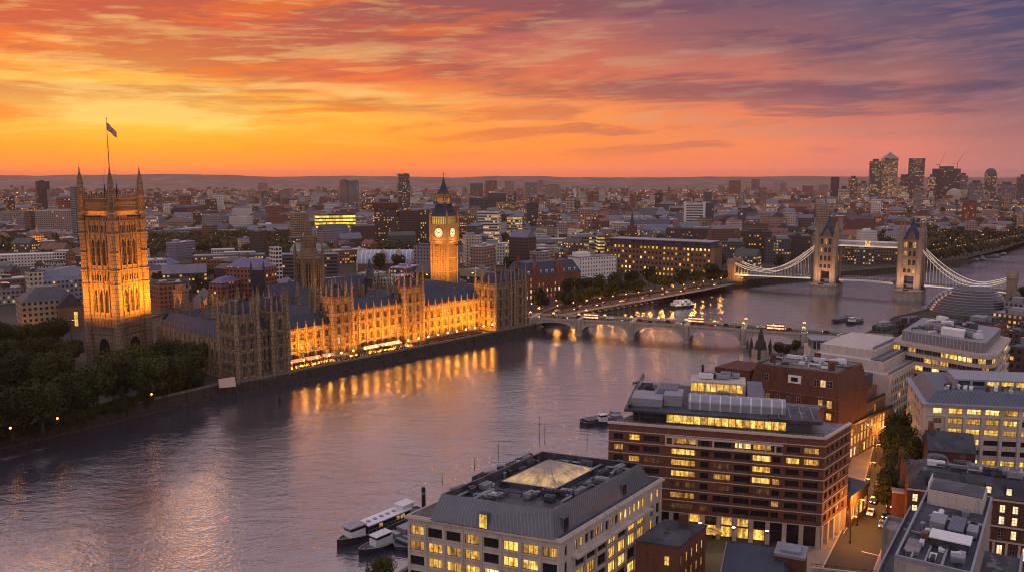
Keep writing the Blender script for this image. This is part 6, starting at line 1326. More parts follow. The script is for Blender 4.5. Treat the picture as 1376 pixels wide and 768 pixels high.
# ------------------------------------------------------------------ round glass building
rc = P(1296, 417, 0); ro = thing('round_glass_building', 'leaning rounded glass building with banded dark storeys by the river', 'building', (*rc, 0))
mb = MB(); bn = MB(); K = 9
for k in range(K):
    f = k / K; f1_ = (k + 1) / K; z0, z1 = -1 + 15.5 * f, -1 + 15.5 * f1_
    r0 = 25 * math.sqrt(max(.05, 1 - (f * .88) ** 2.2)); ox = 5.5 * f
    mb.lathe(ox, 0, [(r0, z0), (r0 * .985, z1 - .7)], 40, sm=True); bn.lathe(ox, 0, [(r0 + .12, z1 - .55), (r0 + .12, z1 - .1), (r0 - 5, z1)], 40)
g_ = part('glass_wall', mb, M['ring_glass'], ro); part('floor_band', bn, M['plant'], ro)
mb = MB(); r0 = 25 * math.sqrt(1 - .88 ** 2.2); mb.lathe(5.5, 0, [(r0 + 1.6, 14.1), (r0 + 1.9, 14.9), (r0, 15.7), (r0 * .5, 16.3), (0, 16.5)], 40, sm=True); part('roof', mb, M['plant_dark'], ro); mb = MB(); mb.lathe(5.5, 0, [(r0 + 2.0, 13.7), (r0 + 2.1, 14.2)], 40, cap=False); part('roof_rim', mb, M['white_paint'], ro)
lo2 = thing('service_building', 'low dark brick service building wedged between the two brick blocks', 'building', (bf[0] + sx_[0], bf[1] + sx_[1], 0)); mb = MB(); mb.obox((0, 0), dS, nS, 1, 15, -12, .6, -1, 8.5); part('wall', mb, M['dark_brick'], lo2); mb = MB(); mb.obox((0, 0), dS, nS, .8, 15.2, -12, .8, 8.5, 9); mb.obox((0, 0), dS, nS, 3, 8, -6, -2, 9, 11); part('roof', mb, M['dark_roof'], lo2)
for i in range(4): w_ = MB(); w_.obox((0, 0), dS, nS, 2.2 + i * 3.2, 4 + i * 3.2, .6, .66, 2, 5.5); part('window', w_, M['lit_dim' if i % 2 else 'lit'], lo2)
# ------------------------------------------------------------------ street on the right bank
SP = [P(1118, 790, 0), P(1150, 720, 0), P(1172, 680, 0), P(1184, 630, 0), P(1192, 590, 0), P(1208, 552, 0), P(1226, 530, 0)]
def ribbon(name, pts, w0, w1, z, m__, cat=None):
    mb = MB(); ns = []
    for i in range(len(pts)):
        d_ = unit(sub2(pts[min(i + 1, len(pts) - 1)], pts[max(i - 1, 0)])); ns.append((d_[1], -d_[0]))
    for (a, b), (na_, nb_) in zip(zip(pts, pts[1:]), zip(ns, ns[1:])):
        mb.face([(a[0] + na_[0] * w0, a[1] + na_[1] * w0, z), (a[0] + na_[0] * w1, a[1] + na_[1] * w1, z), (b[0] + nb_[0] * w1, b[1] + nb_[1] * w1, z), (b[0] + nb_[0] * w0, b[1] + nb_[1] * w0, z)])
    return put(name, mb.mesh(name, [M[m__]]), kind='structure')
ribbon('road', SP, -4, 7, .05, 'asphalt'); ribbon('pavement', SP, -9.5, -4, .18, 'paving'); ribbon('pavement', SP, 7, 11, .18, 'paving'); ribbon('kerb', SP, -4.02, -3.7, .19, 'trim'); ribbon('kerb', SP, 6.8, 7.02, .19, 'trim')
ribbon('road_marking', [add2(P(1150, 720, 0), U(34), k) for k in (0, 9)], -3.2, -3.05, .056, 'paint'); ribbon('road_marking', [add2(P(1158, 740, 0), U(124), k) for k in (0, 5)], 0, .3, .056, 'paint')
ribbon('road', [P(880, 765, 0), P(1000, 752, 0), P(1095, 762, 0)], -5, 5, .04, 'asphalt')
# ================================================================== THE CITY
def inpoly(p, poly):
    x, y = p; c = False; j = len(poly) - 1
    for i in range(len(poly)):
        a, b = poly[i], poly[j]
        if (a[1] > y) != (b[1] > y) and x < (b[0] - a[0]) * (y - a[1]) / (b[1] - a[1]) + a[0]: c = not c
        j = i
    return c
LAND_L = [(-FAR, -2000), (-900, -2000)] + LB + [(FAR, FAR), (-FAR, FAR)]; LAND_R = RB + [(FAR, -2000), (-300, -2000)]
FARW = [P(x, y, 0) for x, y in ((1005, 278), (1060, 272), (1105, 273), (1095, 286), (1060, 290), (1015, 287))]
occ = []
def near_shore(p, r):
    for a, b in zip(LB[7:-1], LB[8:]):
        ab = sub2(b, a); t = max(0, min(1, ((p[0] - a[0]) * ab[0] + (p[1] - a[1]) * ab[1]) / (ab[0] ** 2 + ab[1] ** 2)))
        if math.hypot(p[0] - a[0] - ab[0] * t, p[1] - a[1] - ab[1] * t) < r: return True
    return False
def in_palace(p, k=8):
    d = sub2(p, PO); s, t = d[0] * PU[0] + d[1] * PU[1], d[0] * PN[0] + d[1] * PN[1]; return (-30 - k < s < 225 + k) and (-10 < t < 132 + k)
def free(p, r): return all((p[0] - x) ** 2 + (p[1] - y) ** 2 > (r + q) ** 2 for x, y, q in occ)
WC = {'brown': (.14, .085, .06), 'dark brown': (.075, .05, .042), 'red brick': (.20, .08, .05), 'tan': (.30, .21, .15), 'cream': (.44, .37, .31), 'white': (.56, .52, .50), 'grey': (.22, .21, .22), 'dark grey': (.075, .078, .09), 'blue-grey': (.16, .18, .23), 'pink-grey': (.30, .22, .21), 'black': (.03, .03, .036)}
RC = {'grey flat roof': (.24, .23, .25), 'pale flat roof': (.55, .53, .54), 'dark flat roof': (.07, .07, .08), 'blue-grey roof': (.125, .15, .20), 'brown roof': (.14, .10, .08), 'dark pitched roof': (.075, .075, .09), 'grey pitched roof': (.16, .16, .19), 'red tiled roof': (.19, .085, .06)}
def block(mb, rf, w_, d_, h, wc, rc_, lit, kind, uo, px_=3.2, fl_=3.3, x0=0, y0=0, z0=0):
    q = [(x0 - w_ / 2, y0 - d_ / 2), (x0 + w_ / 2, y0 - d_ / 2), (x0 + w_ / 2, y0 + d_ / 2), (x0 - w_ / 2, y0 + d_ / 2)]
    mb.prism(q, z0, h, 0, False, (*wc, lit), None, 1 / px_, 1 / fl_, uo)
    if kind == 'gable':
        a = 'x' if w_ > d_ else 'y'; b = MB(); b.gable(x0 - w_ / 2, y0 - d_ / 2, x0 + w_ / 2, y0 + d_ / 2, h, h + min(w_, d_) * .42, 0, a)
        for f in b.f: rf.face([b.v[i] for i in f], 0, None, (*rc_, 0))
    elif kind == 'hip':
        k = min(w_, d_) * .38; rf.prism(q, h, h + k * .8, 0, None, (*rc_, 0), None, scale_top=[(x0 - w_ / 2 + k, y0 - d_ / 2 + k), (x0 + w_ / 2 - k, y0 - d_ / 2 + k), (x0 + w_ / 2 - k, y0 + d_ / 2 - k), (x0 - w_ / 2 + k, y0 + d_ / 2 - k)])
    else:
        rf.prism(q, h, h + .9, 0, False, (*[c * .8 for c in rc_], 0)); i = inset(ccw(q), .5); rf.prism(i[::-1] if False else i, h, h + .35, 0, None, (*rc_, 0))
CITYN = 'city blocks'
def named(name, px0, px1, ytop, ybase, label, wc='grey', rc_='grey flat roof', lit=.15, depth=None, fmat='facade_tower', rz=None, kind='flat', plant=1, px_=3.0, fl_=3.4, cat='building', group=None, flare=None):
    c = P((px0 + px1) / 2, ybase); Y = c[1]; w_ = (px1 - px0) * math.hypot(Y, 0) / FPX; h = zat(ytop, Y); az_ = math.atan2(c[0], c[1])
    rot = -az_ + (R(rz) if rz is not None else R(rnd.uniform(-14, 14))); dpt = depth or max(14, min(w_ * .8, 40))
    cr_, sr_ = abs(math.cos(rot + az_)), abs(math.sin(rot + az_)); w2 = max(6, (w_ - dpt * sr_) / max(.3, cr_)) if rz is None or abs(rz) > 3 else w_
    c2 = add2(c, unit(c), dpt / 2)
    o = thing(name, label, cat, (*c2, 0), rot, group); mb, rf = MB(), MB(); block(mb, rf, w2, dpt, h, WC[wc] if isinstance(wc, str) else wc, RC[rc_], lit, kind, (rnd.randint(0, 999), rnd.randint(0, 999)), px_, fl_)
    part('wall', mb, M[fmat], o); part('roof', rf, M['roofs'], o); occ.append((*c2, max(w2, dpt) * .52))
    for i in range(plant):
        p_ = MB(); a, b = w2 * rnd.uniform(.25, .6), dpt * rnd.uniform(.3, .6); x, y = (w2 - a) / 2 * rnd.uniform(-.7, .7), (dpt - b) / 2 * rnd.uniform(-.6, .6); p_.box(x - a / 2, y - b / 2, h + .36, x + a / 2, y + b / 2, h + rnd.uniform(2.5, 4)); part('roof_plant', p_, M[rnd.choice(['plant', 'plant_dark', 'plant'])], o)
    return o, w2, dpt, h
n_ = named
# left of the square tower
o, w_, d_, h = n_('hall', 28, 106, 404, 446, 'pale hall with dark hipped roof and amber-lit end left of the square tower', 'tan', 'dark pitched roof', .02, 26, kind='hip', fmat='facade', rz=8, plant=0)
mb = MB(); mb.box(w_ * .1, -d_ / 2 - 4, 0, w_ * .52, -d_ / 2 - .1, h * .8); part('wing', mb, M['brown_brick'], o); mb = MB(); mb.gable(w_ * .08, -d_ / 2 - 4.4, w_ * .54, d_ * .3, h * .8, h + 5, 0, 'y'); part('wing_roof', mb, M['slate'], o)
mb = MB(); mb.box(w_ * .36, -d_ / 2 - 4.16, 3, w_ * .42, -d_ / 2 - 4.04, 12); part('lit_window', mb, M['lit'], o)
floodlight(*add2(P(40, 446), (3, -12)), 1, (*P(40, 446), 7), 500, 3, label='floodlight before the pale hall left of the square tower')
n_('stair_block', 38, 60, 366, 408, 'cream block with blue flat top left of the square tower', 'cream', 'blue-grey roof', .06, 12, rz=12, plant=1, fmat='facade')
n_('long_block', 58, 112, 377, 405, 'long low block with blue roof and two bright windows by the square tower', 'blue-grey', 'blue-grey roof', .3, 16, rz=10, kind='gable', fmat='facade')
n_('curved_shed', 0, 72, 343, 358, 'long white-roofed shed at the far left edge', 'white', 'pale flat roof', .1, 24, rz=-4, plant=0, fmat='facade'); n_('pale_box', 75, 108, 338, 356, 'pale blue windowless box left of the square tower', 'white', 'pale flat roof', 0, 18, rz=-16, plant=0)
n_('brick_terrace', 0, 34, 375, 392, 'low dark terrace with white parapet at the left edge', 'brown', 'pale flat roof', .2, 16, rz=6, fmat='facade'); n_('grey_terrace', -12, 30, 388, 408, 'grey flat-roofed terrace nearest the left edge', 'grey', 'grey flat roof', .25, 18, rz=10, fmat='facade')
n_('brown_tower', 51, 68, 244, 285, 'brown slab tower on the far left skyline', 'dark brown', 'dark flat roof', .06, 24, rz=10); n_('grey_tower', 66, 80, 255, 286, 'grey companion block beside the brown slab tower', 'pink-grey', 'grey flat roof', .06, 22, rz=10)
n_('slab_block', 53, 106, 284, 320, 'broad pale slab block with many small lights left of the square tower', 'pink-grey', 'pale flat roof', .25, 22, rz=-6, fmat='facade'); n_('slab_annex', 36, 55, 287, 302, 'low pale annex beside the broad slab block', 'cream', 'pale flat roof', .1, 20, rz=-6)
n_('slender_tower', 100, 109, 252, 330, 'slender blue-grey tower just left of the square gothic tower', 'blue-grey', 'dark flat roof', .03, 16, rz=20, plant=0)
o, w_, d_, h = n_('lit_church', 43, 60, 316, 335, 'small church lit solid gold with spire on the far left', (.40, .27, .12), 'brown roof', 0, 14, rz=15, kind='hip', plant=0, cat='church'); mb = MB(); mb.lathe(0, 0, [(4, h), (3.4, h + 5), (1, h + 11), (.2, h + 17), (0, h + 18)], 8); part('spire', mb, M['gold_stone'], o)
q = o.location; floodlight(q[0] + 4, q[1] - 30, 3, (q[0], q[1], h), 9000, 6, color=(1, .42, .05), label='floodlight before the small gold church'); 
# behind the palace
n_('long_roof', 262, 356, 344, 362, 'long low building with blue-white roof right of the square tower', 'brown', 'blue-grey roof', .3, 26, rz=-3, fmat='facade'); n_('brick_row', 282, 346, 350, 368, 'red brick row with twinkling windows between the towers', 'red brick', 'brown roof', .35, 14, rz=-3, fmat='facade')
n_('white_roof_block', 285, 315, 336, 347, 'low block with stark white roof behind the brick row', 'white', 'pale flat roof', .05, 18, rz=2, plant=0); n_('thin_slab', 367, 377, 334, 392, 'thin pale slab beside the octagonal tower', 'white', 'pale flat roof', 0, 12, rz=25, plant=0)
n_('office_slab', 376, 456, 343, 374, 'blue-grey roofed office slab behind the octagonal tower', 'dark grey', 'blue-grey roof', .12, 26, rz=-4, fmat='facade_band'); n_('pale_terrace', 350, 372, 352, 386, 'pale tall terrace left of the thin slab', 'cream', 'grey flat roof', .1, 14, rz=6, fmat='facade')
n_('tan_tower', 391, 414, 286, 328, 'tan twin-faced slab tower behind the octagonal tower', 'tan', 'pale flat roof', .08, 18, rz=22)
o, w_, d_, h = n_('yellow_office', 424, 478, 290, 326, 'glass office glowing solid yellow behind the octagonal tower', 'dark grey', 'dark flat roof', .93, 24, fmat='facade_yellow', rz=5, px_=5, fl_=5.2); n_('yellow_annex', 476, 492, 318, 330, 'low annex with warm lights right of the yellow office', 'tan', 'grey flat roof', .5, 14, rz=5)
n_('dark_annex', 471, 505, 305, 334, 'dark brown block between the yellow office and gridded block', 'dark brown', 'dark flat roof', .03, 20, rz=5, fmat='facade'); n_('lit_block', 485, 502, 268, 304, 'small tower dotted with warm lights above the dark brown block', 'brown', 'grey flat roof', .4, 16, rz=12)
o, w_, d_, h = n_('gridded_block', 504, 538, 281, 330, 'brown gridded block with heavy dark overhanging top', 'dark brown', 'dark flat roof', .34, 26, rz=-10, px_=2.6, fl_=3.2, fmat='facade'); mb = MB(); mb.box(-w_ / 2 - 2, -d_ / 2 - 2, h + .95, w_ / 2 + 2, d_ / 2 + 2, h + 9); part('overhanging_top', mb, M['dark_brick'], o)
n_('brown_slab', 537, 580, 284, 330, 'plain dark brown slab left of the clock tower', 'dark brown', 'dark flat roof', .02, 24, rz=-6)
n_('pair_tower', 456, 469, 242, 282, 'pink-grey half of a tower pair on the skyline', 'pink-grey', 'grey flat roof', .05, 18, rz=12); n_('pair_tower', 469, 483, 243, 282, 'darker half of a tower pair on the skyline', 'grey', 'grey flat roof', .12, 18, rz=-12)
n_('tall_tower', 534, 551, 234, 288, 'tall slim tower with speckled lights left of the clock tower spire', 'dark grey', 'dark flat roof', .3, 20, rz=14)
for px0, px1, y0, y1, lb, wc in ((334, 346, 262, 286, 'tan', 'tan'), (336, 345, 264, 283, 0, 0), (419, 436, 259, 277, 'white-faced block on the skyline left of the tower pair', 'white'), (376, 390, 256, 279, 'pink-grey block standing far left of the tower pair', 'pink-grey'), (402, 410, 265, 280, 'small white tower left of the tower pair', 'white'), (347, 360, 246, 262, 'distant pink tower above the wooded hillside', 'pink-grey')):
    if isinstance(lb, str) and len(lb) > 5: n_('far_tower', px0, px1, y0, y1, lb, wc, 'grey flat roof', .08, 18)
n_('orange_tower', 335, 342, 261, 288, 'narrow tower glowing orange in the last sun right of the park', 'tan', 'brown roof', .1, 10); n_('blue_tower', 353, 359, 267, 288, 'narrow blue-grey tower beside the narrow orange tower', 'blue-grey', 'grey flat roof', .05, 10)
# barrel-vaulted train shed with white stone end
tsd = thing('train_shed', 'long pale blue barrel-vaulted shed with white stone gable left of the clock tower', 'train shed', (*P(532, 362), 0), R(2)); L_ = 74; mb = MB(); hz = zat(345, tsd.location[1])
for k in range(10):
    t0, t1 = math.pi * k / 10, math.pi * (k + 1) / 10; q0 = (-18 * math.cos(t0), 8 + 13 * math.sin(t0)); q1 = (-18 * math.cos(t1), 8 + 13 * math.sin(t1))
    mb.face([(-L_ / 2, q0[0], q0[1]), (L_ / 2, q0[0], q0[1]), (L_ / 2, q1[0], q1[1]), (-L_ / 2, q1[0], q1[1])], 0, [(-L_ / 2, q0[0]), (L_ / 2, q0[0]), (L_ / 2, q1[0]), (-L_ / 2, q1[0])])
part('roof', mb, seamed('shed_metal', (.34, .38, .46), 4.2, .4, .3), tsd); mb = MB(); mb.box(-L_ / 2, -18, 0, L_ / 2, -17.2, 8); mb.box(-L_ / 2, 17.2, 0, L_ / 2, 18, 8); part('wall', mb, M['brown_brick'], tsd)
mb = MB(); q = [(-17, 0), (17, 0), (17, 9), (9, 18), (4, 24), (-4, 24), (-9, 18), (-17, 9)]; mb.face([(-L_ / 2 - 2, -a, b) for a, b in q]); mb.face([(-L_ / 2 - .2, a, b) for a, b in q]); [mb.face([(-L_ / 2 - 2, -q[i][0], q[i][1]), (-L_ / 2 - .2, -q[i][0], q[i][1]), (-L_ / 2 - .2, -q[(i + 1) % 8][0], q[(i + 1) % 8][1]), (-L_ / 2 - 2, -q[(i + 1) % 8][0], q[(i + 1) % 8][1])]) for i in range(8)]; part('stone_gable', mb, M['pale_stone'], tsd)
for k in range(3): d2 = MB(); d2.box(-14 + k * 16, -20, 12, -8 + k * 16, -12, 20); d2.gable(-14 + k * 16, -20, -8 + k * 16, -10, 20, 23, 0, 'y'); part('roof_dormer', d2, M['cream_stone'], tsd)
occ.append((tsd.location[0], tsd.location[1], 40))
# right of the clock tower
o, w_, d_, h = n_('striped_office', 641, 674, 284, 330, 'striped office with white floor bands right of the clock tower', 'white', 'grey flat roof', .35, 24, fmat='facade_band', rz=-14, fl_=4); n_('striped_office', 681, 702, 292, 328, 'shorter striped office with lit bands right of the clock tower', 'cream', 'grey flat roof', .55, 20, fmat='facade_band', rz=-10, fl_=4)
n_('dark_tower', 704, 723, 274, 316, 'dark banded tower right of the striped offices', 'dark grey', 'dark flat roof', .2, 22, fmat='facade_band', rz=12); n_('bronze_office', 667, 700, 273, 302, 'bronze office with rows of warm windows behind the striped offices', 'brown', 'grey flat roof', .55, 24, rz=6, fmat='facade')
n_('curved_dark_office', 655, 694, 260, 284, 'wide dark office with blue roof on the skyline right of the clock tower', 'dark grey', 'blue-grey roof', .06, 30, rz=-4, fmat='facade_band'); n_('dark_slab', 630, 656, 267, 296, 'dark slab directly right of the clock tower belfry', 'dark grey', 'dark flat roof', .04, 22, rz=5); n_('speckled_block', 615, 642, 290, 322, 'block speckled with warm windows touching the clock tower on its right', 'brown', 'grey flat roof', .45, 20, rz=-8, fmat='facade')
n_('speckled_block', 562, 582, 282, 330, 'block speckled with warm windows touching the clock tower on its left', 'dark brown', 'grey flat roof', .4, 20, rz=10, fmat='facade')
n_('stepped_block', 622, 648, 318, 358, 'cream stepped block right of the clock tower', 'cream', 'pale flat roof', .2, 18, rz=12, fmat='facade'); n_('white_block', 646, 700, 328, 356, 'long white block behind the north end of the palace', 'white', 'pale flat roof', .25, 20, rz=-5, fmat='facade'); n_('grey_roofs', 690, 760, 322, 338, 'long grey-roofed range right of the stepped block', 'grey', 'pale flat roof', .2, 24, rz=4, fmat='facade')
for px0, px1, y0, y1, lb, wc in ((632, 649, 247, 266, 'dark low skyline block right of the clock tower spire', 'dark grey'), (651, 668, 243, 267, 'stepped pink skyline block right of the clock tower', 'red brick'), (678, 691, 244, 264, 'skyline tower with dark peaked top', 'pink-grey'), (703, 722, 246, 272, 'blocky grey skyline tower', 'grey'), (722, 730, 243, 262, 'thin pink skyline tower', 'pink-grey'), (730, 753, 249, 268, 'pink terraced skyline towers', 'pink-grey'), (805, 813, 252, 276, 'slim white tower left of the brick church spire', 'white'), (844, 851, 257, 277, 'thin bright tower above the church spire', 'cream'), (880, 890, 260, 284, 'dark chimney-like block left of the white banded tower', 'dark brown'), (894, 900, 262, 276, 'small tan tower left of the white banded tower', 'tan'), (979, 995, 243, 262, 'red-brown tower on the skyline', 'red brick'), (1009, 1020, 241, 258, 'dark skyline tower right of the red-brown tower', 'dark grey'), (1038, 1046, 246, 260, 'first of the pale towers before the river bend', 'cream'), (1048, 1056, 246, 260, 'second of the pale towers before the river bend', 'pink-grey'), (965, 974, 250, 262, 'short tan tower left of the red-brown tower', 'tan'), (1100, 1112, 249, 264, 'pink block left of the dark riverside tower', 'pink-grey'), (1078, 1092, 250, 264, 'dusky block above the far quay', 'red brick'), (760, 772, 266, 300, 'twin cream tower right of the clock tower', 'cream'), (806, 815, 280, 302, 'orange-lit stub tower before the slim white tower', 'tan'), (1022, 1032, 262, 276, 'amber-lit block above the far river reach', 'tan')):
    n_('skyline_tower', px0, px1, y0, y1, lb, wc, 'dark flat roof', .16, None)
o, w_, d_, h = n_('banded_tower', 920, 945, 273, 312, 'white banded tower with solid side piers and a crane on top', 'white', 'pale flat roof', .06, 18, fmat='facade_band', rz=0, fl_=4.6)
mb = MB(); [mb.box(sx * w_ / 2 - 2.2, -d_ / 2 - .5, 0, sx * w_ / 2 + 2.2, d_ / 2, h + 2) for sx in (-1, 1)]; part('side_pier', mb, M['white_paint'], o)
def crane(x, y, z, hm, jib, ang_, label, raise_=.9):
    o = thing('tower_crane', label, 'crane', (x, y, z), ang_); mb = MB(); mb.box(-.9, -.9, 0, .9, .9, hm); part('mast', mb, M['lamp_red'] if False else M['iron'], o); j = MB(); j.tube([(-jib * .3, 0, hm), (0, 0, hm), (jib * math.cos(raise_), 0, hm + jib * math.sin(raise_))], [.8, .9, .35], 4); part('jib', j, M['iron'], o); c_ = MB(); c_.box(-jib * .33, -1.2, hm - 1.8, -jib * .2, 1.2, hm - .2); part('counterweight', c_, M['granite'], o)
crane(o.location[0] - 2, o.location[1], h, 9, 26, R(165), 'dark crane with raised jib on the white banded tower', 1.0)
# brick church with spire
o, w_, d_, h = n_('spired_church', 842, 856, 304, 322, 'brick church tower with tall spire behind the long brown office', 'red brick', 'brown roof', .05, 9, rz=8, plant=0, cat='church'); mb = MB(); mb.lathe(0, 0, [(4, h), (2.4, h + 10), (.2, h + 24), (0, h + 25)], 8); part('spire', mb, M['slate'], o)
n_('curved_roof_hall', 860, 905, 309, 322, 'hall with curved blue roof behind the long brown office', 'blue-grey', 'blue-grey roof', .3, 26, rz=-5, kind='hip', fmat='facade', plant=0); n_('white_low_block', 862, 912, 296, 306, 'low white block left of the banded tower', 'white', 'pale flat roof', .35, 20, rz=3, fmat='facade'); n_('white_box', 962, 982, 294, 310, 'white box building right of the banded tower', 'white', 'pale flat roof', .06, 18, rz=5); n_('blue_roof_box', 985, 1012, 296, 306, 'blue-roofed low block right of the white box', 'blue-grey', 'blue-grey roof', .1, 20, rz=5)
n_('glass_office', 764, 800, 318, 350, 'glass office with grey frame and lit bands above the white hotel', 'grey', 'grey flat roof', .4, 22, fmat='facade_band', rz=8, fl_=4); n_('glass_office', 800, 812, 317, 350, 'narrow lit glass wing right of the framed office', 'dark grey', 'grey flat roof', .7, 20, fmat='facade_band', rz=8, fl_=4)
n_('dark_range', 895, 960, 308, 326, 'dark range with scattered lights before the banded tower', 'dark brown', 'dark flat roof', .25, 22, rz=3, fmat='facade'); n_('tan_slab', 957, 968, 325, 356, 'narrow tan slab at the right end of the long brown office', 'tan', 'brown roof', 0, 14, rz=10, plant=0)

# the long brown office with rows of lit windows, built window by window
Yb = P(880, 368)[1]; lo_, hi_ = P(814, 366), P(954, 376); lb = thing('long_office', 'long dark brown office with four rows of warm lit windows behind the riverside trees', 'building', (*lo_, 0)); dv = sub2(hi_, lo_); dLb = unit(dv); Llb = math.hypot(*dv); nLb = (dLb[1], -dLb[0])
LWn = Wins(lb); mb = MB(); H_ = zat(326, lo_[1]); fr = [(H_ * k / 6 + 1.2, H_ * k / 6 + 3.6) for k in range(6)]; mb.obox((0, 0), dLb, nLb, 0, Llb, -30, -.6, -1, H_ - .5)
wall_grid(mb, LWn, (0, 0), dLb, nLb, Llb, -1, H_, fr, [(1.2 + i * Llb / 27, 1.2 + i * Llb / 27 + 2.0, 2) for i in range(27)], .6, .3, 0, lambda r, b: 'lit' if rnd.random() < {5: .75, 4: .22, 3: .35, 2: .2, 1: .6, 0: .6}[r] else 'glass_dark', 2); mb.obox((0, 0), dLb, nLb, -.03, 11, -27, 2, -1, H_ + .5) if False else None
part('wall', mb, M['brown_brick'], lb); LWn.build(); mb = MB(); mb.obox((0, 0), dLb, nLb, -1, Llb + 1, -31, 1.4, H_, H_ + .7); mb.obox((0, 0), dLb, nLb, 3, Llb - 3, -27, -3, H_ + .7, H_ + 4.2); part('roof', mb, M['dark_roof'], lb); mb = MB(); mb.obox((0, 0), dLb, nLb, 2, Llb - 2, -28, -2, H_ + 4.2, H_ + 4.8); part('roof_slab', mb, M['plant'], lb)
occ.append((lo_[0] + dv[0] / 2, lo_[1] + dv[1] / 2 + 14, Llb * .5))
# white riverside hotel
q0, q1 = P(778, 378), P(828, 374); wh = thing('white_hotel', 'white six-storey riverside block with small windows above the embankment trees', 'building', (*q0, 0)); dv = sub2(q1, q0); dW = unit(dv); LWh = math.hypot(*dv); nW = (dW[1], -dW[0]); HWn = Wins(wh); mb = MB(); H_ = zat(347, q0[1]); mb.obox((0, 0), dW, nW, .5, LWh - .5, -20, -.55, -1, H_ - .3)
wall_grid(mb, HWn, (0, 0), dW, nW, LWh, -1, H_, [(1.2 + k * H_ / 6, 2.9 + k * H_ / 6) for k in range(6)], [(1 + i * LWh / 14, 2.3 + i * LWh / 14, 1) for i in range(14)], .5, .25, 0, lambda r, b: 'lit_dim' if rnd.random() < .12 else 'glass_dark', 1); mb.obox((0, 0), dW, nW, LWh - .5, LWh, -20, -.6, -1, H_); part('wall', mb, M['white_paint'], wh); HWn.build()
mb = MB(); mb.obox((0, 0), dW, nW, 0, LWh, -20, 0, H_, H_ + .6); part('roof', mb, M['flat_roof'], wh); mb = MB(); mb.obox((0, 0), dW, nW, 2, 16, -14, -4, H_ + .6, H_ + 4.6); part('penthouse', mb, M['white_paint'], wh); occ.append((q0[0] + dv[0] / 2, q0[1] + 10, 22))
# red brick block with blue slate mansards beside the palace
q0, q1 = P(706, 405), P(780, 396); rbk = thing('mansard_block', 'red brick block with blue slate mansard roofs, white dormers and gables beside the palace', 'building', (*q0, 0)); dv = sub2(q1, q0); dW = unit(dv); LM = math.hypot(*dv); nW = (dW[1], -dW[0]); MWn = Wins(rbk); mb = MB(); H_ = zat(372, q0[1]); mb.obox((0, 0), dW, nW, .5, LM - .5, -26, -.5, -1, H_ - .2)
wall_grid(mb, MWn, (0, 0), dW, nW, LM, -1, H_, [(1.5 + k * H_ / 4.2, 4.2 + k * H_ / 4.2) for k in range(4)], [(1 + i * LM / 14, 2.4 + i * LM / 14, 2) for i in range(14)], .5, .25, 0, lambda r, b: ('lit_white' if rnd.random() < .5 else 'lit_dim') if r < 2 else ('lit_dim' if rnd.random() < .3 else 'glass_dark'), 2, 1, 'frame_pale')
mb.obox((0, 0), dW, nW, -.2, .5, -26, 0.02, -1, H_); part('wall', mb, M['red_brick'], rbk); MWn.build(); mb = MB(); qd = ccw([(0, 0), (dW[0] * LM, dW[1] * LM), add2((dW[0] * LM, dW[1] * LM), nW, -26), (nW[0] * -26, nW[1] * -26)]); mb.prism(inset(qd, -.4), H_, H_ + 10, 0, scale_top=inset(qd, 5)); part('roof', mb, M['slate'], rbk)
for i in range(9): d2 = MB(); x = 3 + i * (LM - 6) / 8.6; d2.obox((0, 0), dW, nW, x, x + 1.8, -4, -.4, H_ + .6, H_ + 4); o = part('dormer', d2, M['white_paint'], rbk); d3 = MB(); d3.obox((0, 0), dW, nW, x + .35, x + 1.45, -.38, -.34, H_ + 1.2, H_ + 3.5); part('pane', d3, M['glass_dark'], o)
for x in (8, LM * .55): d2 = MB(); d2.obox((0, 0), dW, nW, x, x + 7, -8, .3, H_, H_ + 5); p0 = (dW[0] * x + nW[0] * .3, dW[1] * x + nW[1] * .3); p1 = add2(p0, dW, 7); pm = add2(p0, dW, 3.5); d2.face([(*p0, H_ + 5), (*p1, H_ + 5), (*pm, H_ + 10)]); b0, b1, bm = add2(p0, nW, -9), add2(p1, nW, -9), add2(pm, nW, -9); d2.face([(*p1, H_ + 5), (*b1, H_ + 5), (*bm, H_ + 10), (*pm, H_ + 10)]); d2.face([(*b0, H_ + 5), (*p0, H_ + 5), (*pm, H_ + 10), (*bm, H_ + 10)]); part('gable', d2, M['red_brick'], rbk)
for x in (3, LM * .35, LM * .75, LM - 4): c_ = MB(); c_.obox((0, 0), dW, nW, x, x + 2, -15, -13.4, H_ + 6, H_ + 15); part('chimney', c_, M['red_brick'], rbk)
occ.append((q0[0] + dv[0] / 2, q0[1] + dv[1] / 2 + 10, LM * .48))
# stepped housing left of the bridge tower
for i, (a, b, y0, y1) in enumerate(((966, 1000, 326, 352), (994, 1034, 312, 350), (1028, 1060, 322, 354), (1060, 1090, 318, 350))): n_('stepped_housing', a, b, y0, y1, 'dark stepped housing block, %s from the left behind the bridge chains' % nth(i), 'dark brown' if i % 2 else 'dark grey', 'dark flat roof', .2, 22, rz=8 - i * 5, fmat='facade', plant=2, group='stepped housing behind the bridge')
for i, (a, b, y0, y1) in enumerate(((1122, 1146, 332, 354), (1146, 1174, 336, 356), (1174, 1206, 331, 354))): n_('quayside_block', a, b, y0, y1, 'dark quayside block with tiny lights, %s from the left between the bridge towers' % nth(i), 'dark grey' if i == 1 else 'brown', 'dark flat roof', .32, 20, rz=4, fmat='facade', group='quayside blocks between the bridge towers')
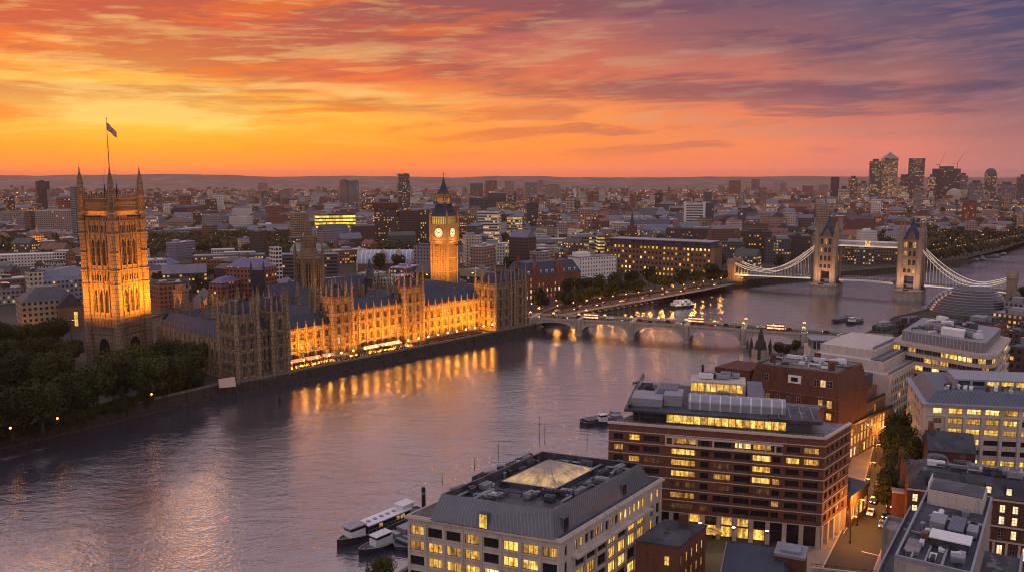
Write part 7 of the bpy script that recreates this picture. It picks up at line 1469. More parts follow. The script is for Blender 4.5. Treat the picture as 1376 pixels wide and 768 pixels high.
# far financial towers
def far_tower(px0, px1, y0, label, wc, lit, top=None, y1=270, rz=6):
    o, w_, d_, h = n_('glass_tower', px0, px1, y0, y1, label, wc, 'dark flat roof', lit, None, rz=rz, plant=0, px_=5.2, fl_=6.0)
    if top == 'pyramid': mb = MB(); mb.lathe(0, 0, [(w_ * .66, h + .9), (w_ * .1, h + 26), (0, h + 32)], 4, math.pi / 4); part('pyramid_roof', mb, M['plant'], o)
    elif top == 'step': mb, rf = MB(), MB(); block(mb, rf, w_ * .55, d_ * .8, h * .62, WC[wc], RC['dark flat roof'], lit, 'flat', (5, 5), 5.2, 6.0, -w_ * .68); part('lower_wing', mb, M['facade_tower'], o); part('wing_roof', rf, M['roofs'], o)
    elif top == 'round': mb = MB(); mb.lathe(0, 0, [(w_ * .52, h + .9), (w_ * .45, h + 14), (w_ * .28, h + 24), (0, h + 28)], 16); part('rounded_top', mb, M['plant_dark'], o)
    elif top: mb = MB(); mb.box(-w_ * .25, -d_ * .25, h + .9, w_ * .25, d_ * .25, h + 12); part('roof_plant', mb, M['plant_dark'], o)
    return o, w_, d_, h
far_tower(1166, 1182, 217, 'flat-topped glass tower left of the pyramid-topped tower', 'dark grey', .34, 'plant'); far_tower(1182, 1203, 213, 'tallest far tower, amber glass with pyramid roof', 'tan', .42, 'pyramid', rz=14); far_tower(1219, 1239, 213, 'stepped dark glass tower right of the pyramid-topped tower', 'dark grey', .3, 'step', rz=-4)
cb, w_, d_, h = far_tower(1252, 1286, 227, 'broad dark tower under construction below two cranes', 'black', .18, 'plant', rz=4); q = cb.location
crane(q[0] - w_ * .28, q[1], h, 20, 62, R(8), 'left of two thin cranes on the broad dark far tower', 1.15); crane(q[0] + w_ * .42, q[1], h - 20, 46, 74, R(5), 'right of two thin cranes on the broad dark far tower', 1.0)
far_tower(1286, 1298, 236, 'blue-grey tower right of the cranes', 'blue-grey', .3, 'plant'); far_tower(1321, 1336, 234, 'round-topped slim tower on the far right skyline', 'dark grey', .35, 'round'); far_tower(1365, 1382, 238, 'dark tower cut by the right edge of the view', 'dark grey', .3, 'plant'); far_tower(1115, 1126, 238, 'plain dark tower left of the far tower cluster', 'black', .05, None, 274); far_tower(1139, 1151, 240, 'brown-topped tower left of the far tower cluster', 'brown', .3, 'plant'); far_tower(1245, 1255, 238, 'small lit tower left of the construction tower', 'dark grey', .5, 'plant'); far_tower(1152, 1166, 247, 'low wide block at the foot of the far towers', 'grey', .45, 'plant'); far_tower(1203, 1218, 250, 'low pink block between the far towers', 'pink-grey', .5, 'plant'); far_tower(1300, 1320, 246, 'low blue block right of the cranes', 'blue-grey', .25, 'plant'); far_tower(1340, 1362, 248, 'low blue block near the right edge skyline', 'blue-grey', .2, 'plant'); far_tower(1126, 1140, 254, 'pale low block at the far river bend', 'cream', .4, 'plant', 276)
o = thing('dome', 'pale pink dome at the foot of the construction tower', 'dome', (*P(1281, 271), 0)); mb = MB(); mb.lathe(0, 0, [(34, 0), (34, 14), (32, 30), (25, 46), (13, 56), (0, 60)], 24, sm=True); part('shell', mb, M['granite'], o)
# right bank beyond the round glass building
for i, (a, b, y0, y1, lbl, wc, rc_, lt) in enumerate(((1336, 1400, 424, 444, 'long low block with a strip of bright windows right of the round glass building', 'dark brown', 'grey flat roof', .8), (1352, 1410, 409, 428, 'grey-roofed shed touching the right edge above the lit strip', 'grey', 'grey flat roof', .0), (1296, 1350, 434, 452, 'low brick block with roof cabins right of the curved offices', 'red brick', 'dark flat roof', .2), (1356, 1410, 446, 474, 'low dark block with lit ground floor behind the stone office', 'dark brown', 'blue-grey roof', .45), (1172, 1206, 441, 455, 'dark low block with cluttered roof at the bridge landing', 'dark grey', 'dark flat roof', .04), (1204, 1240, 436, 450, 'dark brown low block between the bridge landing and round glass building', 'dark brown', 'dark flat roof', .1), (1236, 1290, 440, 452, 'low flat-roofed riverside block below the round glass building', 'grey', 'dark flat roof', .05), (1356, 1420, 470, 520, 'dark brick block at the right edge behind the stone office', 'dark brown', 'blue-grey roof', .2))):
    n_('low_block', a, b, y0, y1, lbl, wc, rc_, lt, 20, rz=-22, fmat='facade', plant=3)

# -------------------------------------------------- ordinary city blocks, one object each
BINS = [(-80, 110, 'left of the square tower'), (110, 300, 'right of the square tower'), (300, 398, 'left of the octagonal tower'), (398, 480, 'behind the octagonal tower'), (480, 578, 'left of the clock tower'), (578, 640, 'behind the clock tower'), (640, 725, 'right of the clock tower'), (725, 815, 'behind the white hotel'), (815, 960, 'behind the long office'), (960, 1088, 'behind the left chains'), (1088, 1225, 'between the bridge towers'), (1225, 1480, 'right of the bridge towers')]
ROWS = [(395, 'front row'), (368, 'second row'), (348, 'third row'), (330, 'fourth row'), (315, 'fifth row'), (302, 'sixth row'), (0, 'back row')]
cand = []; rc2 = random.Random(99); tries = 0
wk = [('brown', 5), ('red brick', 5), ('dark brown', 4), ('cream', 4), ('white', 4), ('grey', 4), ('pink-grey', 3), ('tan', 2), ('dark grey', 3)]; wl_ = [a for a, b in wk for _ in range(b)]
rk = [('grey flat roof', 4, 'flat'), ('pale flat roof', 5, 'flat'), ('dark flat roof', 2, 'flat'), ('blue-grey roof', 3, 'hip'), ('dark pitched roof', 4, 'gable'), ('grey pitched roof', 4, 'gable'), ('brown roof', 2, 'hip'), ('red tiled roof', 2, 'gable')]; rl_ = [(a, k) for a, b, k in rk for _ in range(b)]
PARK = [(205, 400, 296, 346), (205, 300, 346, 398), (500, 560, 335, 372), (0, 108, 400, 480), (1215, 1376, 300, 340)]
while len(cand) < 262 and tries < 9000:
    tries += 1; py = 302 + 120 * rc2.random() ** 1.9; px = rc2.uniform(-25, 1400); p = P(px, py); D = math.hypot(*p)
    if any(a < px < b and c_ < py < e for a, b, c_, e in PARK) and rc2.random() < .86: continue
    w_ = rc2.uniform(14, 46); d_ = rc2.uniform(11, 20); h = rc2.uniform(8, 19) if rc2.random() < .85 else rc2.uniform(20, 34)
    if in_palace(p, max(w_, d_) * .5) or not (inpoly(p, LAND_L) or inpoly(p, LAND_R)) or near_shore(p, 52): continue
    if inpoly(p, LAND_R): continue
    if 90 < px < 220 and py > 392: continue
    if not free(p, max(w_, d_) * .44): continue
    occ.append((*p, max(w_, d_) * .44)); cand.append((px, py, p, w_, d_, h))
def lab16(a, rn, c):
    l = '%s, %s, %s' % (a, rn, c)
    return l if len(l.split()) <= 16 else '%s, %s' % (a, c)
bins = {}
for c in cand:
    b = next((t for a, e, t in BINS if a <= c[0] < e), BINS[-1][2]); r_ = next(t for y, t in ROWS if c[1] >= y); bins.setdefault((b, r_), []).append(c)
for (b, r_), lst in bins.items():
    lst.sort(key=lambda c: c[0])
    for i, (px, py, p, w_, d_, h) in enumerate(lst):
        wc = rc2.choice(wl_); rn, k = rc2.choice(rl_); sz = 'tall' if h > 20 else ('long' if w_ > 36 else ('small' if w_ < 20 else 'low')); lit = rc2.choice([.03, .08, .12, .2, .3, .45])
        o = thing('city_block', lab16('%s %s block' % (sz, wc), rn, '%s from left, %s %s' % (nth(i), r_, b)), 'building', (*p, 0), math.atan2(-p[0], p[1]) * .5 + rc2.choice((.35, .35 + .12, -.5, 1.2)) + rc2.uniform(-.15, .15), CITYN)
        mb, rf = MB(), MB(); u_ = (rc2.randint(0, 999), rc2.randint(0, 999)); col_ = tuple(c * rc2.uniform(.85, 1.15) for c in WC[wc]); rcol = tuple(c * rc2.uniform(.8, 1.2) for c in RC[rn])
        block(mb, rf, w_, d_, h, col_, rcol, lit, k, u_)
        if rc2.random() < .5: ww, dd = w_ * rc2.uniform(.3, .6), d_ * rc2.uniform(.7, 1.1); sx = rc2.choice((-1, 1)); block(mb, rf, ww, dd, h * rc2.uniform(.55, .85), col_, rcol, lit, k, u_, x0=sx * (w_ - ww) * .4, y0=-(d_ + dd) / 2 + .2)
        part('wall', mb, M['facade'], o); part('roof', rf, M['roofs'], o)
        if k == 'flat':
            p_ = MB(); a, bb_ = rc2.uniform(3, w_ * .45), rc2.uniform(3, d_ * .6); x = rc2.uniform(-.25, .25) * w_; p_.box(x - a / 2, -bb_ / 2, h + .36, x + a / 2, bb_ / 2, h + rc2.uniform(2.2, 3.6)); part('roof_plant', p_, M[rc2.choice(['plant', 'plant', 'white_paint', 'plant_dark'])], o)
            if rc2.random() < .6: p_ = MB(); x = -x + rc2.uniform(-2, 2); p_.box(x - 1.5, -d_ * .3, h + .36, x + 1.2, -d_ * .3 + 2, h + 1.9); part('air_handler', p_, M[rc2.choice(['plant', 'white_paint'])], o)
        else:
            for q in range(rc2.randint(1, 3)): p_ = MB(); x = rc2.uniform(-.4, .4) * w_; p_.box(x - .7, -.6, h, x + .7, .6, h + min(w_, d_) * .42 + 1.6); part('chimney', p_, M['brown_brick'], o)

# -------------------------------------------------- everything farther off: one mass
mb, rf = MB(), MB(); rf2 = random.Random(5); far_sites = []
def far_ok(p): return (inpoly(p, LAND_L) or (inpoly(p, LAND_R) and p[1] > 900)) and not inpoly(p, FARW) and not near_shore(p, 30)
for i in range(11500):
    py = 253.5 + 66 * rf2.random() ** 1.25; px = rf2.uniform(-40, 1416); p = P(px, py)
    if p[1] < 1180 or not far_ok(p): continue
    g = mnoise.noise((p[0] * .0016, p[1] * .0016, 3.3))
    if g < -.12 and rf2.random() < .85: continue
    if any(a < px < b and c_ < py < e for a, b, c_, e in PARK) and rf2.random() < .8: continue
    if 1100 < px and 279 < py < 330 and rf2.random() < .6: continue
    w_, d_ = rf2.uniform(14, 50), rf2.uniform(10, 24); h = rf2.uniform(6, 15) if rf2.random() < .9 else rf2.uniform(18, 34)
    if rf2.random() < .022: w_, d_, h = rf2.uniform(14, 24), 16, rf2.uniform(32, 62)
    if not free(p, 16): continue
    wc = WC[rf2.choice(wl_)]; rn, k = rf2.choice(rl_); m2, r2 = MB(), MB(); block(m2, r2, w_, d_, h, wc, RC[rn], rf2.choice([.05, .1, .15, .25, .4]), k if p[1] < 2600 else 'flat2', (rf2.randint(0, 4000), rf2.randint(0, 4000)), 4.2, 4.0)
    a = rf2.choice((.3, 1.0, -.4)) + rf2.uniform(-.2, .2); c_, s_ = math.cos(a), math.sin(a)
    if p[1] < 2200:
        for q_ in range(rf2.randint(1, 3)): bx_, by_ = rf2.uniform(-.35, .35) * w_, rf2.uniform(-.25, .25) * d_; t_ = rf2.choice((.5, .3, .12, .06)); r2.prism([(bx_ - 2.2, by_ - 1.6), (bx_ + 2.2, by_ - 1.6), (bx_ + 2.2, by_ + 1.6), (bx_ - 2.2, by_ + 1.6)], h, h + rf2.uniform(1.5, 3.4), 0, None, (t_, t_ * .97, t_, 0))
    if p[1] >= 2600: r2 = MB(); r2.face([(-w_ / 2, -d_ / 2, h), (w_ / 2, -d_ / 2, h), (w_ / 2, d_ / 2, h), (-w_ / 2, d_ / 2, h)], 0, None, (*RC[rn], 0))
    for src, mi in ((m2, 0), (r2, 1)):
        for f, uv, cc in zip(src.f, src.uv, src.col): mb.face([(p[0] + src.v[j][0] * c_ - src.v[j][1] * s_, p[1] + src.v[j][0] * s_ + src.v[j][1] * c_, src.v[j][2]) for j in f], mi, uv, cc)
put('far_city', mb.mesh('far_city', [M['facade_far'], M['roofs']]), label='far spread of small city roofs and lit windows reaching to the hills', cat='city', kind='stuff')
# tiny street lights of the far city
lm = MB(); cols_ = 0
for i in range(3600):
    py = 251 + 95 * rf2.random() ** 1.5; px = rf2.uniform(-20, 1396); p = P(px, py)
    if p[1] < 780 or not far_ok(p) or in_palace(p): continue
    r_ = p[1] * .00031 * rf2.choice((.6, .8, 1, 1, 1.5)); z = rf2.uniform(5, 13); mi = rf2.choice((0, 0, 0, 1, 1, 2 if rf2.random() < .25 else 0))
    q = [(p[0] + r_, p[1], z), (p[0], p[1] + r_, z), (p[0] - r_, p[1], z), (p[0], p[1] - r_, z)]
    for k in range(4): lm.face([q[k], q[(k + 1) % 4], (p[0], p[1], z + r_)], mi); lm.face([q[(k + 1) % 4], q[k], (p[0], p[1], z - r_)], mi)
# strings of lamps on far quays and roads
for (xa, ya), (xb, yb), nn in (((1090, 283), (1200, 284), 60), ((1240, 284), (1330, 288), 34), ((1215, 352), (1376, 322), 46), ((0, 300), (58, 298), 20), ((62, 323), (90, 322), 9), ((1100, 356), (1210, 352), 26), ((330, 298), (362, 298), 14), ((712, 431), (780, 425), 1)):
    for i in range(nn):
        f = (i + rf2.uniform(-.3, .3)) / nn; p = P(xa + (xb - xa) * f, ya + (yb - ya) * f); r_ = p[1] * .00031; z = 8; q = [(p[0] + r_, p[1], z), (p[0], p[1] + r_, z), (p[0] - r_, p[1], z), (p[0], p[1] - r_, z)]
        for k in range(4): lm.face([q[k], q[(k + 1) % 4], (p[0], p[1], z + r_)], 0); lm.face([q[(k + 1) % 4], q[k], (p[0], p[1], z - r_)], 0)
put('city_lights', lm.mesh('city_lights', [emit('far_lamp', (1, .46, .14), 4), emit('far_lamp_white', (1, .78, .55), 4), M['lamp_red']]), label='thousands of pinprick lights scattered over the far city', cat='lights', kind='stuff')
# ================================================================== TREES
def crown_mb(seed, n, rx, rz_, leaf, lobes=9, flat=.8):
    r_ = random.Random(seed); mb = MB(); L = []
    for i in range(lobes):
        a = r_.uniform(0, 2 * math.pi); d_ = rx * r_.uniform(.25, .68) if i else 0; zc = r_.uniform(-.35, .55) * rz_ * (1 - .3 * d_ / rx); L.append((d_ * math.cos(a), d_ * math.sin(a), zc, rx * r_.uniform(.32, .52), rz_ * r_.uniform(.28, .46)))
    for i in range(n):
        cx, cy_, cz, lr, lz = r_.choice(L); v = Vector((r_.gauss(0, 1), r_.gauss(0, 1), r_.gauss(0, 1))).normalized(); k = r_.uniform(.55, 1.0) ** .5 * (1 + .16 * mnoise.noise((v.x * 2.5 + seed, v.y * 2.5, v.z * 2.5 + cx)))
        c = Vector((cx + v.x * lr * k, cy_ + v.y * lr * k, cz + v.z * lz * k)); nv = (v + Vector((r_.gauss(0, .5), r_.gauss(0, .5), r_.gauss(0, .5) + .25))).normalized()
        a = nv.orthogonal().normalized(); b = nv.cross(a); t = r_.uniform(0, 6.28); a, b = a * math.cos(t) + b * math.sin(t), b * math.cos(t) - a * math.sin(t); s = leaf * r_.uniform(.6, 1.3)
        mb.face([c - a * s - b * s * .5, c + a * s * .2 - b * s * .7, c + a * s + b * s * .3, c - a * s * .3 + b * s * .8])
    return mb
def trunk_mb(h, r, seed):
    r_ = random.Random(seed); mb = MB(); mb.tube([(0, 0, 0), (.1, 0, h * .35), (0, .15, h * .62)], [r, r * .8, r * .6], 7)
    for i in range(5): a = i * 1.257 + r_.uniform(-.3, .3); mb.tube([(0, 0, h * r_.uniform(.38, .58)), (math.cos(a) * h * .13, math.sin(a) * h * .13, h * .7), (math.cos(a) * h * .24, math.sin(a) * h * .24, h * .86)], [r * .5, r * .34, r * .12], 5)
    return mb
BIGC = [crown_mb(s, 5200, 8.6, 9.0, .42, 13).mesh('crown', [M['leaf']]) for s in (1, 2, 3, 4)]; BIGT = [trunk_mb(16, .5, s).mesh('trunk', [M['trunk']]) for s in (1, 2)]
MIDC = [crown_mb(s, 1300, 6.0, 6.2, .62, 9).mesh('crown', [M['leaf']]) for s in (11, 12, 13)]; MIDT = [trunk_mb(11, .36, s).mesh('trunk', [M['trunk']]) for s in (5,)]
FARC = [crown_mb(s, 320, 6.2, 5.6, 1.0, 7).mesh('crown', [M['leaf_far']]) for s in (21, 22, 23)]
rt = random.Random(31)
def tree(p, k, kind, label, group, z=0, sq=1.0):
    o = thing('broadleaf_tree', label, 'tree', (p[0], p[1], z), rt.uniform(0, 6.28), group); o.scale = (k * sq, k * sq, k * rt.uniform(.92, 1.1))
    if kind == 'big': put('crown', rt.choice(BIGC), o, (0, 0, 9.6)); put('trunk', rt.choice(BIGT), o)
    elif kind == 'mid': put('crown', rt.choice(MIDC), o, (0, 0, 7.6)); put('trunk', MIDT[0], o)
    else: put('crown', rt.choice(FARC), o, (0, 0, 6.2)); put('trunk', MIDT[0], o)
    return o
# dark trees along the left bank below the square tower: two rows
G_ = 'dark trees along the left bank'
for i, (px, py, k) in enumerate(((-22, 596, 1.0), (18, 589, 1.02), (58, 580, 1.05), (98, 568, 1.0), (132, 557, 1.02), (166, 548, 1.0), (198, 540, 1.02), (228, 533, .98), (256, 524, .92))): tree(P(px, py, 0), k * 1.16, 'big', 'big dark tree by the river wall, %s from the left in the waterside row' % nth(i), G_)
for i, (px, py, k) in enumerate(((-14, 548, 1.0), (30, 544, 1.02), (70, 538, 1.0), (150, 528, .98), (190, 519, .98), (226, 513, .92), (258, 506, .85))): tree(P(px, py, 0), k * 1.2, 'big', 'dark tree, %s from the left in the second row behind the river wall' % nth(i), G_)
for i, (px, py, k) in enumerate(((-16, 510, 1.0), (14, 506, 1.0), (48, 502, 1.02), (84, 500, .9), (5, 478, .9), (40, 474, .95), (76, 472, .95), (96, 490, .7))): tree(P(px, py, 0), k * 1.12, 'big', 'dark tree, %s of the clump left of the square tower foot' % nth(i), G_)
for i in range(17):
    p = P(-14 + i * 17.5, 601 - i * 4.6 - (i > 9) * (i - 9) * .6, 0); p = add2(p, unit(p), 5.5); o = thing('shrub', 'low dark shrub on top of the river wall, %s from the left' % nth(i), 'shrub', (*p, 0), rt.uniform(0, 6), 'shrubs along the river wall'); k = rt.uniform(.42, .6); o.scale = (k, k, k * .8); put('foliage', rt.choice(BIGC), o, (0, 0, 4.6))
# embankment trees between the bridges
for i, (px, py, k) in enumerate(((728, 419, 1.0), (756, 421, 1.05), (776, 416, 1.0), (797, 412, 1.0), (820, 407, 1.05), (843, 404, 1.1), (858, 400, .9), (893, 395, 1.0), (918, 391, 1.1), (936, 387, 1.15), (955, 385, 1.1), (968, 382, .9), (806, 398, 1.0), (826, 392, .95), (848, 388, 1.0), (872, 384, 1.0), (765, 404, .95), (786, 398, .95), (880, 390, .9))): tree(P(px, py, 0), k * 1.35, 'mid', 'round green tree on the embankment, %s along the lamplit road between the bridges' % nth(i), 'embankment trees')
# street trees, right bank
for i, (px, py, k) in enumerate(((1192, 690, .80), (1208, 668, .85), (1204, 640, .9), (1224, 646, .85), (1214, 612, .9), (1230, 612, .8), (1226, 586, .75))): tree(P(px, py, 0), k, 'big', 'black-green street tree, %s from the bottom in the lane beside the brick offices' % nth(i), 'street trees in the lane', sq=.78)
tree(P(512, 802, 0), .5, 'big', 'small bushy tree peeping over the bottom edge beside the pale offices', None); tree(P(1366, 416, 0), .8, 'mid', 'dark round tree right of the round glass building', None); tree(P(1376, 408, 0), 1.0, 'mid', 'dark tree at the right edge by the bridge abutment', None)
for i, (px, py) in enumerate(((1046, 478), (1058, 480), (1070, 476))): tree(P(px, py, 0), .6, 'mid', 'small waterside tree, %s from the left beside the stone pylon' % nth(i), None)
tree(P(1046, 362, 0), 1.2, 'mid', 'dark tree on the far bank behind the bridge chains', None)
for i, (px, py, k) in enumerate(((510, 366, 1.4), (522, 362, 1.5), (534, 366, 1.35), (545, 362, 1.2))): tree(P(px, py), k, 'mid', 'green tree, %s from the left before the barrel-vaulted shed' % nth(i), 'trees before the train shed')
for i, (px, py, k) in enumerate(((216, 386, 1.2), (230, 398, 1.3), (258, 384, 1.3), (270, 392, 1.4), (288, 398, 1.2), (212, 368, 1.2), (282, 378, 1.1), (250, 372, 1.2))): tree(P(px, py), k, 'mid', 'garden tree, %s of the clump right of the square tower' % nth(i), 'garden trees right of the square tower')
for i in range(30):
    px = 1216 + i * 5.6; f = (px - 1210) / 166; p = P(px, 361 - 33 * f ** 1.25, 0); p = add2(p, unit(p), 14 + (i % 3) * 9); occ.append((*p, 4)); tree(p, rt.uniform(.9, 1.3), 'far', 'dark tree on the far river bank, %s from the right bridge tower' % nth(i), 'trees on the far bank')
# park and square trees of the middle distance
pk = []; tries = 0
while len(pk) < 150 and tries < 6000:
    tries += 1; a = rt.random()
    if a < .58: px, py = rt.uniform(200, 405), rt.uniform(300, 346)
    elif a < .8: px, py = rt.uniform(1215, 1376), rt.uniform(302, 340)
    else: px, py = rt.uniform(0, 1200), rt.uniform(318, 400)
    p = P(px, py)
    if in_palace(p, 6) or not far_ok(p) or not free(p, 4): continue
    occ.append((*p, 4.0)); pk.append((px, py, p))
PB = [(-100, 205, 'left of the square tower'), (205, 270, 'in the park by the square tower'), (270, 340, 'in the middle of the park'), (340, 410, 'in the park near the octagonal tower'), (410, 725, 'behind the palace'), (725, 1100, 'between the long office and left bridge tower'), (1100, 1400, 'on the bank right of the bridge')]
pb = {}
for q in pk: pb.setdefault(next(t for a, b, t in PB if a <= q[0] < b), []).append(q)
for t, l in pb.items():
    l.sort()
    for i, (px, py, p) in enumerate(l): tree(p, rt.uniform(.9, 1.5), 'far', 'distant round tree, %s from the left %s' % (nth(i), t), 'park trees')
# the wood going on along the bank past the left edge of the view: one mass
bw_ = MB(); sc3 = [crown_mb(s, 900, 7.5, 7, .7, 9) for s in (61, 62, 63)]
for i in range(34):
    p = (-222 - rf2.uniform(0, 150), 250 + rf2.uniform(0, 200)); ok_ = inpoly(p, LAND_L) and Qpx(p[0], p[1], 8)[0] < -75
    if not ok_ or near_shore(p, 9) or (p[0] + 394) / 205 * 282 + 9 > p[1] - 22: continue
    k = rf2.uniform(.9, 1.3); s_ = sc3[i % 3]
    for f in s_.f: bw_.face([(p[0] + s_.v[j][0] * k, p[1] + s_.v[j][1] * k, 8.4 * k + s_.v[j][2] * k) for j in f])
    bw_.tube([(p[0], p[1], 0), (p[0], p[1], 7 * k)], .45, 6)
if bw_.f: put('bank_woods', bw_.mesh('bank_woods', [M['leaf']]), label='dark wood continuing along the left bank past the big trees', cat='woods', kind='stuff')
# far woods: one mass
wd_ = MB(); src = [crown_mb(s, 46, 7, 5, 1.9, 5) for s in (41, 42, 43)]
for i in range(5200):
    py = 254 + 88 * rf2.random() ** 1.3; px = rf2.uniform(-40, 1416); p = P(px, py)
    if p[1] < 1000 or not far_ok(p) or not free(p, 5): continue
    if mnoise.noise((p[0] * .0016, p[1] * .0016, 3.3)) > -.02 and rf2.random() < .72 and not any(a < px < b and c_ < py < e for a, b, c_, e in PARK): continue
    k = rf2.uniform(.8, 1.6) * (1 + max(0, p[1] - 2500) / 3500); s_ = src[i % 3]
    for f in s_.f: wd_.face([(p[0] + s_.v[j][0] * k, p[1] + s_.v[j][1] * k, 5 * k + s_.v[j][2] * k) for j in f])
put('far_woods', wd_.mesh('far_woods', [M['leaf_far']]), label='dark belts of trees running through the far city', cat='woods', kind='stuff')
# ================================================================== BOATS
def hull_mesh(mb, L, W_, H_, bow=.28, mi=0, deck=1, sheer=.5, y0=0):
    n = 14; st = []
    for i in range(n + 1):
        f = i / n; x = L * f; k = min(1, (f / bow) ** .6) if f < bow else 1.0; k = max(.02, k) if f < bow else (1.0 if f < .85 else 1 - .25 * ((f - .85) / .15)); z = H_ + sheer * max(0, 1 - f / .35) ** 1.5; st.append((x, W_ / 2 * k, z))
    for (x0, a, za), (x1, b, zb) in zip(st, st[1:]):
        mb.face([(x0, y0 - a * .85, -.6), (x1, y0 - b * .85, -.6), (x1, y0 - b, zb), (x0, y0 - a, za)], mi); mb.face([(x1, y0 + b * .85, -.6), (x0, y0 + a * .85, -.6), (x0, y0 + a, za), (x1, y0 + b, zb)], mi)
        mb.face([(x0, y0 - a + .02, za - .35), (x1, y0 - b + .02, zb - .35), (x1, y0 + b - .02, zb - .35), (x0, y0 + a - .02, za - .35)], deck)
        for s in (-1, 1): mb.face([(x0, y0 + s * a, za), (x1, y0 + s * b, zb), (x1, y0 + s * (b - .12), zb), (x0, y0 + s * (a - .12), za)], 2)
    x, a, z = st[-1]; mb.face([(x, y0 - a * .85, -.6), (x, y0 + a * .85, -.6), (x, y0 + a, z), (x, y0 - a, z)], mi)
def boat(px, py, az_, L, W_, label, style, group=None, name='river_boat'):
    q = P(px, py, WZ); o = thing(name, label, 'boat', (q[0], q[1], WZ), R(90 - az_), group); h = MB(); H_ = {'cruise': 1.7, 'tug': 1.5, 'ferry': 1.6, 'barge': 1.5, 'launch': 1.0}[style]
    hull_mesh(h, L, W_, H_, .12 if style == 'barge' else .25, sheer=.2 if style == 'barge' else .8); part('hull', h, [M['hull'] if style != 'ferry' else M['frame_dark'], M['deck'], M['white_paint']], o)
    if style == 'cruise':
        c_ = MB(); c_.box(L * .30, -W_ * .40, H_ - .35, L * .80, W_ * .40, H_ + 2.0); part('cabin', c_, M['plant_dark'], o); r_ = MB(); r_.box(L * .29, -W_ * .44, H_ + 2.0, L * .82, W_ * .44, H_ + 2.25); part('cabin_roof', r_, M['white_paint'], o)
        for s in (-1, 1):
            for i in range(9): w_ = MB(); x = L * .31 + i * L * .053; w_.box(x, s * W_ * .40 - .03, H_ + .5, x + L * .045, s * W_ * .40 + .03, H_ + 1.6); part('window', w_, M['lit_dim' if rnd.random() < .3 else 'glass_dark'], o)
        wh_ = MB(); wh_.prism([(L * .12, -W_ * .28), (L * .27, -W_ * .33), (L * .27, W_ * .33), (L * .12, W_ * .28)], H_ - .35, H_ + 1.9); part('wheelhouse', wh_, M['white_paint'], o); w_ = MB(); w_.prism([(L * .118, -W_ * .27), (L * .268, -W_ * .325), (L * .268, W_ * .325), (L * .118, W_ * .27)], H_ + 1.9, H_ + 2.8); part('wheelhouse_window', w_, M['glass_dark'], o); r_ = MB(); r_.prism([(L * .10, -W_ * .32), (L * .28, -W_ * .38), (L * .28, W_ * .38), (L * .10, W_ * .32)], H_ + 2.8, H_ + 3.05); part('wheelhouse_roof', r_, M['plant'], o)
        r_ = MB(); r_.box(L * .72, -W_ * .3, H_ + 2.25, L * .86, W_ * .3, H_ + 3.4); r_.box(L * .71, -W_ * .34, H_ + 3.4, L * .87, W_ * .34, H_ + 3.6); part('upper_cabin', r_, M['white_paint'], o)
        rl = MB()
        for s_ in (-1, 1):
            for i in range(16): x = L * (.28 + .045 * i); rl.box(x, s_ * W_ * .485 - .03, H_, x + .06, s_ * W_ * .485 + .03, H_ + 1.0)
            rl.box(L * .28, s_ * W_ * .485 - .03, H_ + .95, L * .97, s_ * W_ * .485 + .03, H_ + 1.02)
        part('rail', rl, M['plant'], o)
        for i in range(5): v_ = MB(); v_.box(L * (.34 + .075 * i), -.5, H_ + 2.25, L * (.37 + .075 * i), .5, H_ + 2.5); part('skylight', v_, M['plant'], o)
    elif style == 'ferry':
        c_ = MB(); c_.box(L * .14, -W_ * .42, H_ - .3, L * .92, W_ * .42, H_ + 2.3); part('cabin', c_, M['white_paint'], o); c_ = MB(); c_.box(L * .25, -W_ * .36, H_ + 2.3, L * .8, W_ * .36, H_ + 4.2); part('upper_deck', c_, M['white_paint'], o)
        for z in (H_ + .7, H_ + 2.9):
            for i in range(10): w_ = MB(); x = L * (.17 if z < H_ + 1 else .27) + i * L * (.073 if z < H_ + 1 else .051); s = W_ * (.42 if z < H_ + 1 else .36); w_.box(x, -s - .04, z, x + L * .038, -s + .02, z + .9); part('window', w_, M['lit_white' if rnd.random() < .4 else 'glass_dark'], o)
        f_ = MB(); f_.lathe(L * .6, 0, [(.7, H_ + 4.2), (.55, H_ + 6.4)], 10); part('funnel', f_, M['hull'], o); mb = MB(); mb.tube([(L * .3, 0, H_ + 4.2), (L * .3, 0, H_ + 9)], .1, 4); part('mast', mb, M['white_paint'], o)
    elif style == 'tug':
        c_ = MB(); c_.prism([(L * .22, -W_ * .26), (L * .48, -W_ * .3), (L * .48, W_ * .3), (L * .22, W_ * .26)], H_ - .35, H_ + 1.6); part('wheelhouse', c_, M['white_paint'], o); w_ = MB(); w_.prism([(L * .24, -W_ * .24), (L * .46, -W_ * .28), (L * .46, W_ * .28), (L * .24, W_ * .24)], H_ + 1.6, H_ + 2.4); part('wheelhouse_window', w_, M['glass_dark'], o); r_ = MB(); r_.box(L * .22, -W_ * .3, H_ + 2.4, L * .48, W_ * .3, H_ + 2.6); part('wheelhouse_roof', r_, M['white_paint'], o)
        c_ = MB(); c_.box(L * .54, -W_ * .3, H_ - .3, L * .62, W_ * .3, H_ + 1.1); c_.box(L * .68, -W_ * .36, H_ - .3, L * .95, W_ * .36, H_ + 1.5); part('rear_cabin', c_, M['plant'], o); m2 = MB(); m2.tube([(L * .4, 0, H_ + 2.6), (L * .4, 0, H_ + 5)], .07, 4); part('mast', m2, M['iron'], o); l_ = MB(); l_.lathe(L * .13, .3, [(.32, H_ - .3), (.3, H_ + .3)], 8); part('bollard', l_, M['iron'], o)
    elif style == 'barge':
        c_ = MB(); c_.box(L * .12, -W_ * .36, H_ - .3, L * .78, W_ * .36, H_ + .6); part('hatch_cover', c_, M['plant_dark'], o); c_ = MB(); c_.box(L * .82, -W_ * .3, H_ - .3, L * .95, W_ * .3, H_ + 1.9); part('cabin', c_, M['plant'], o)
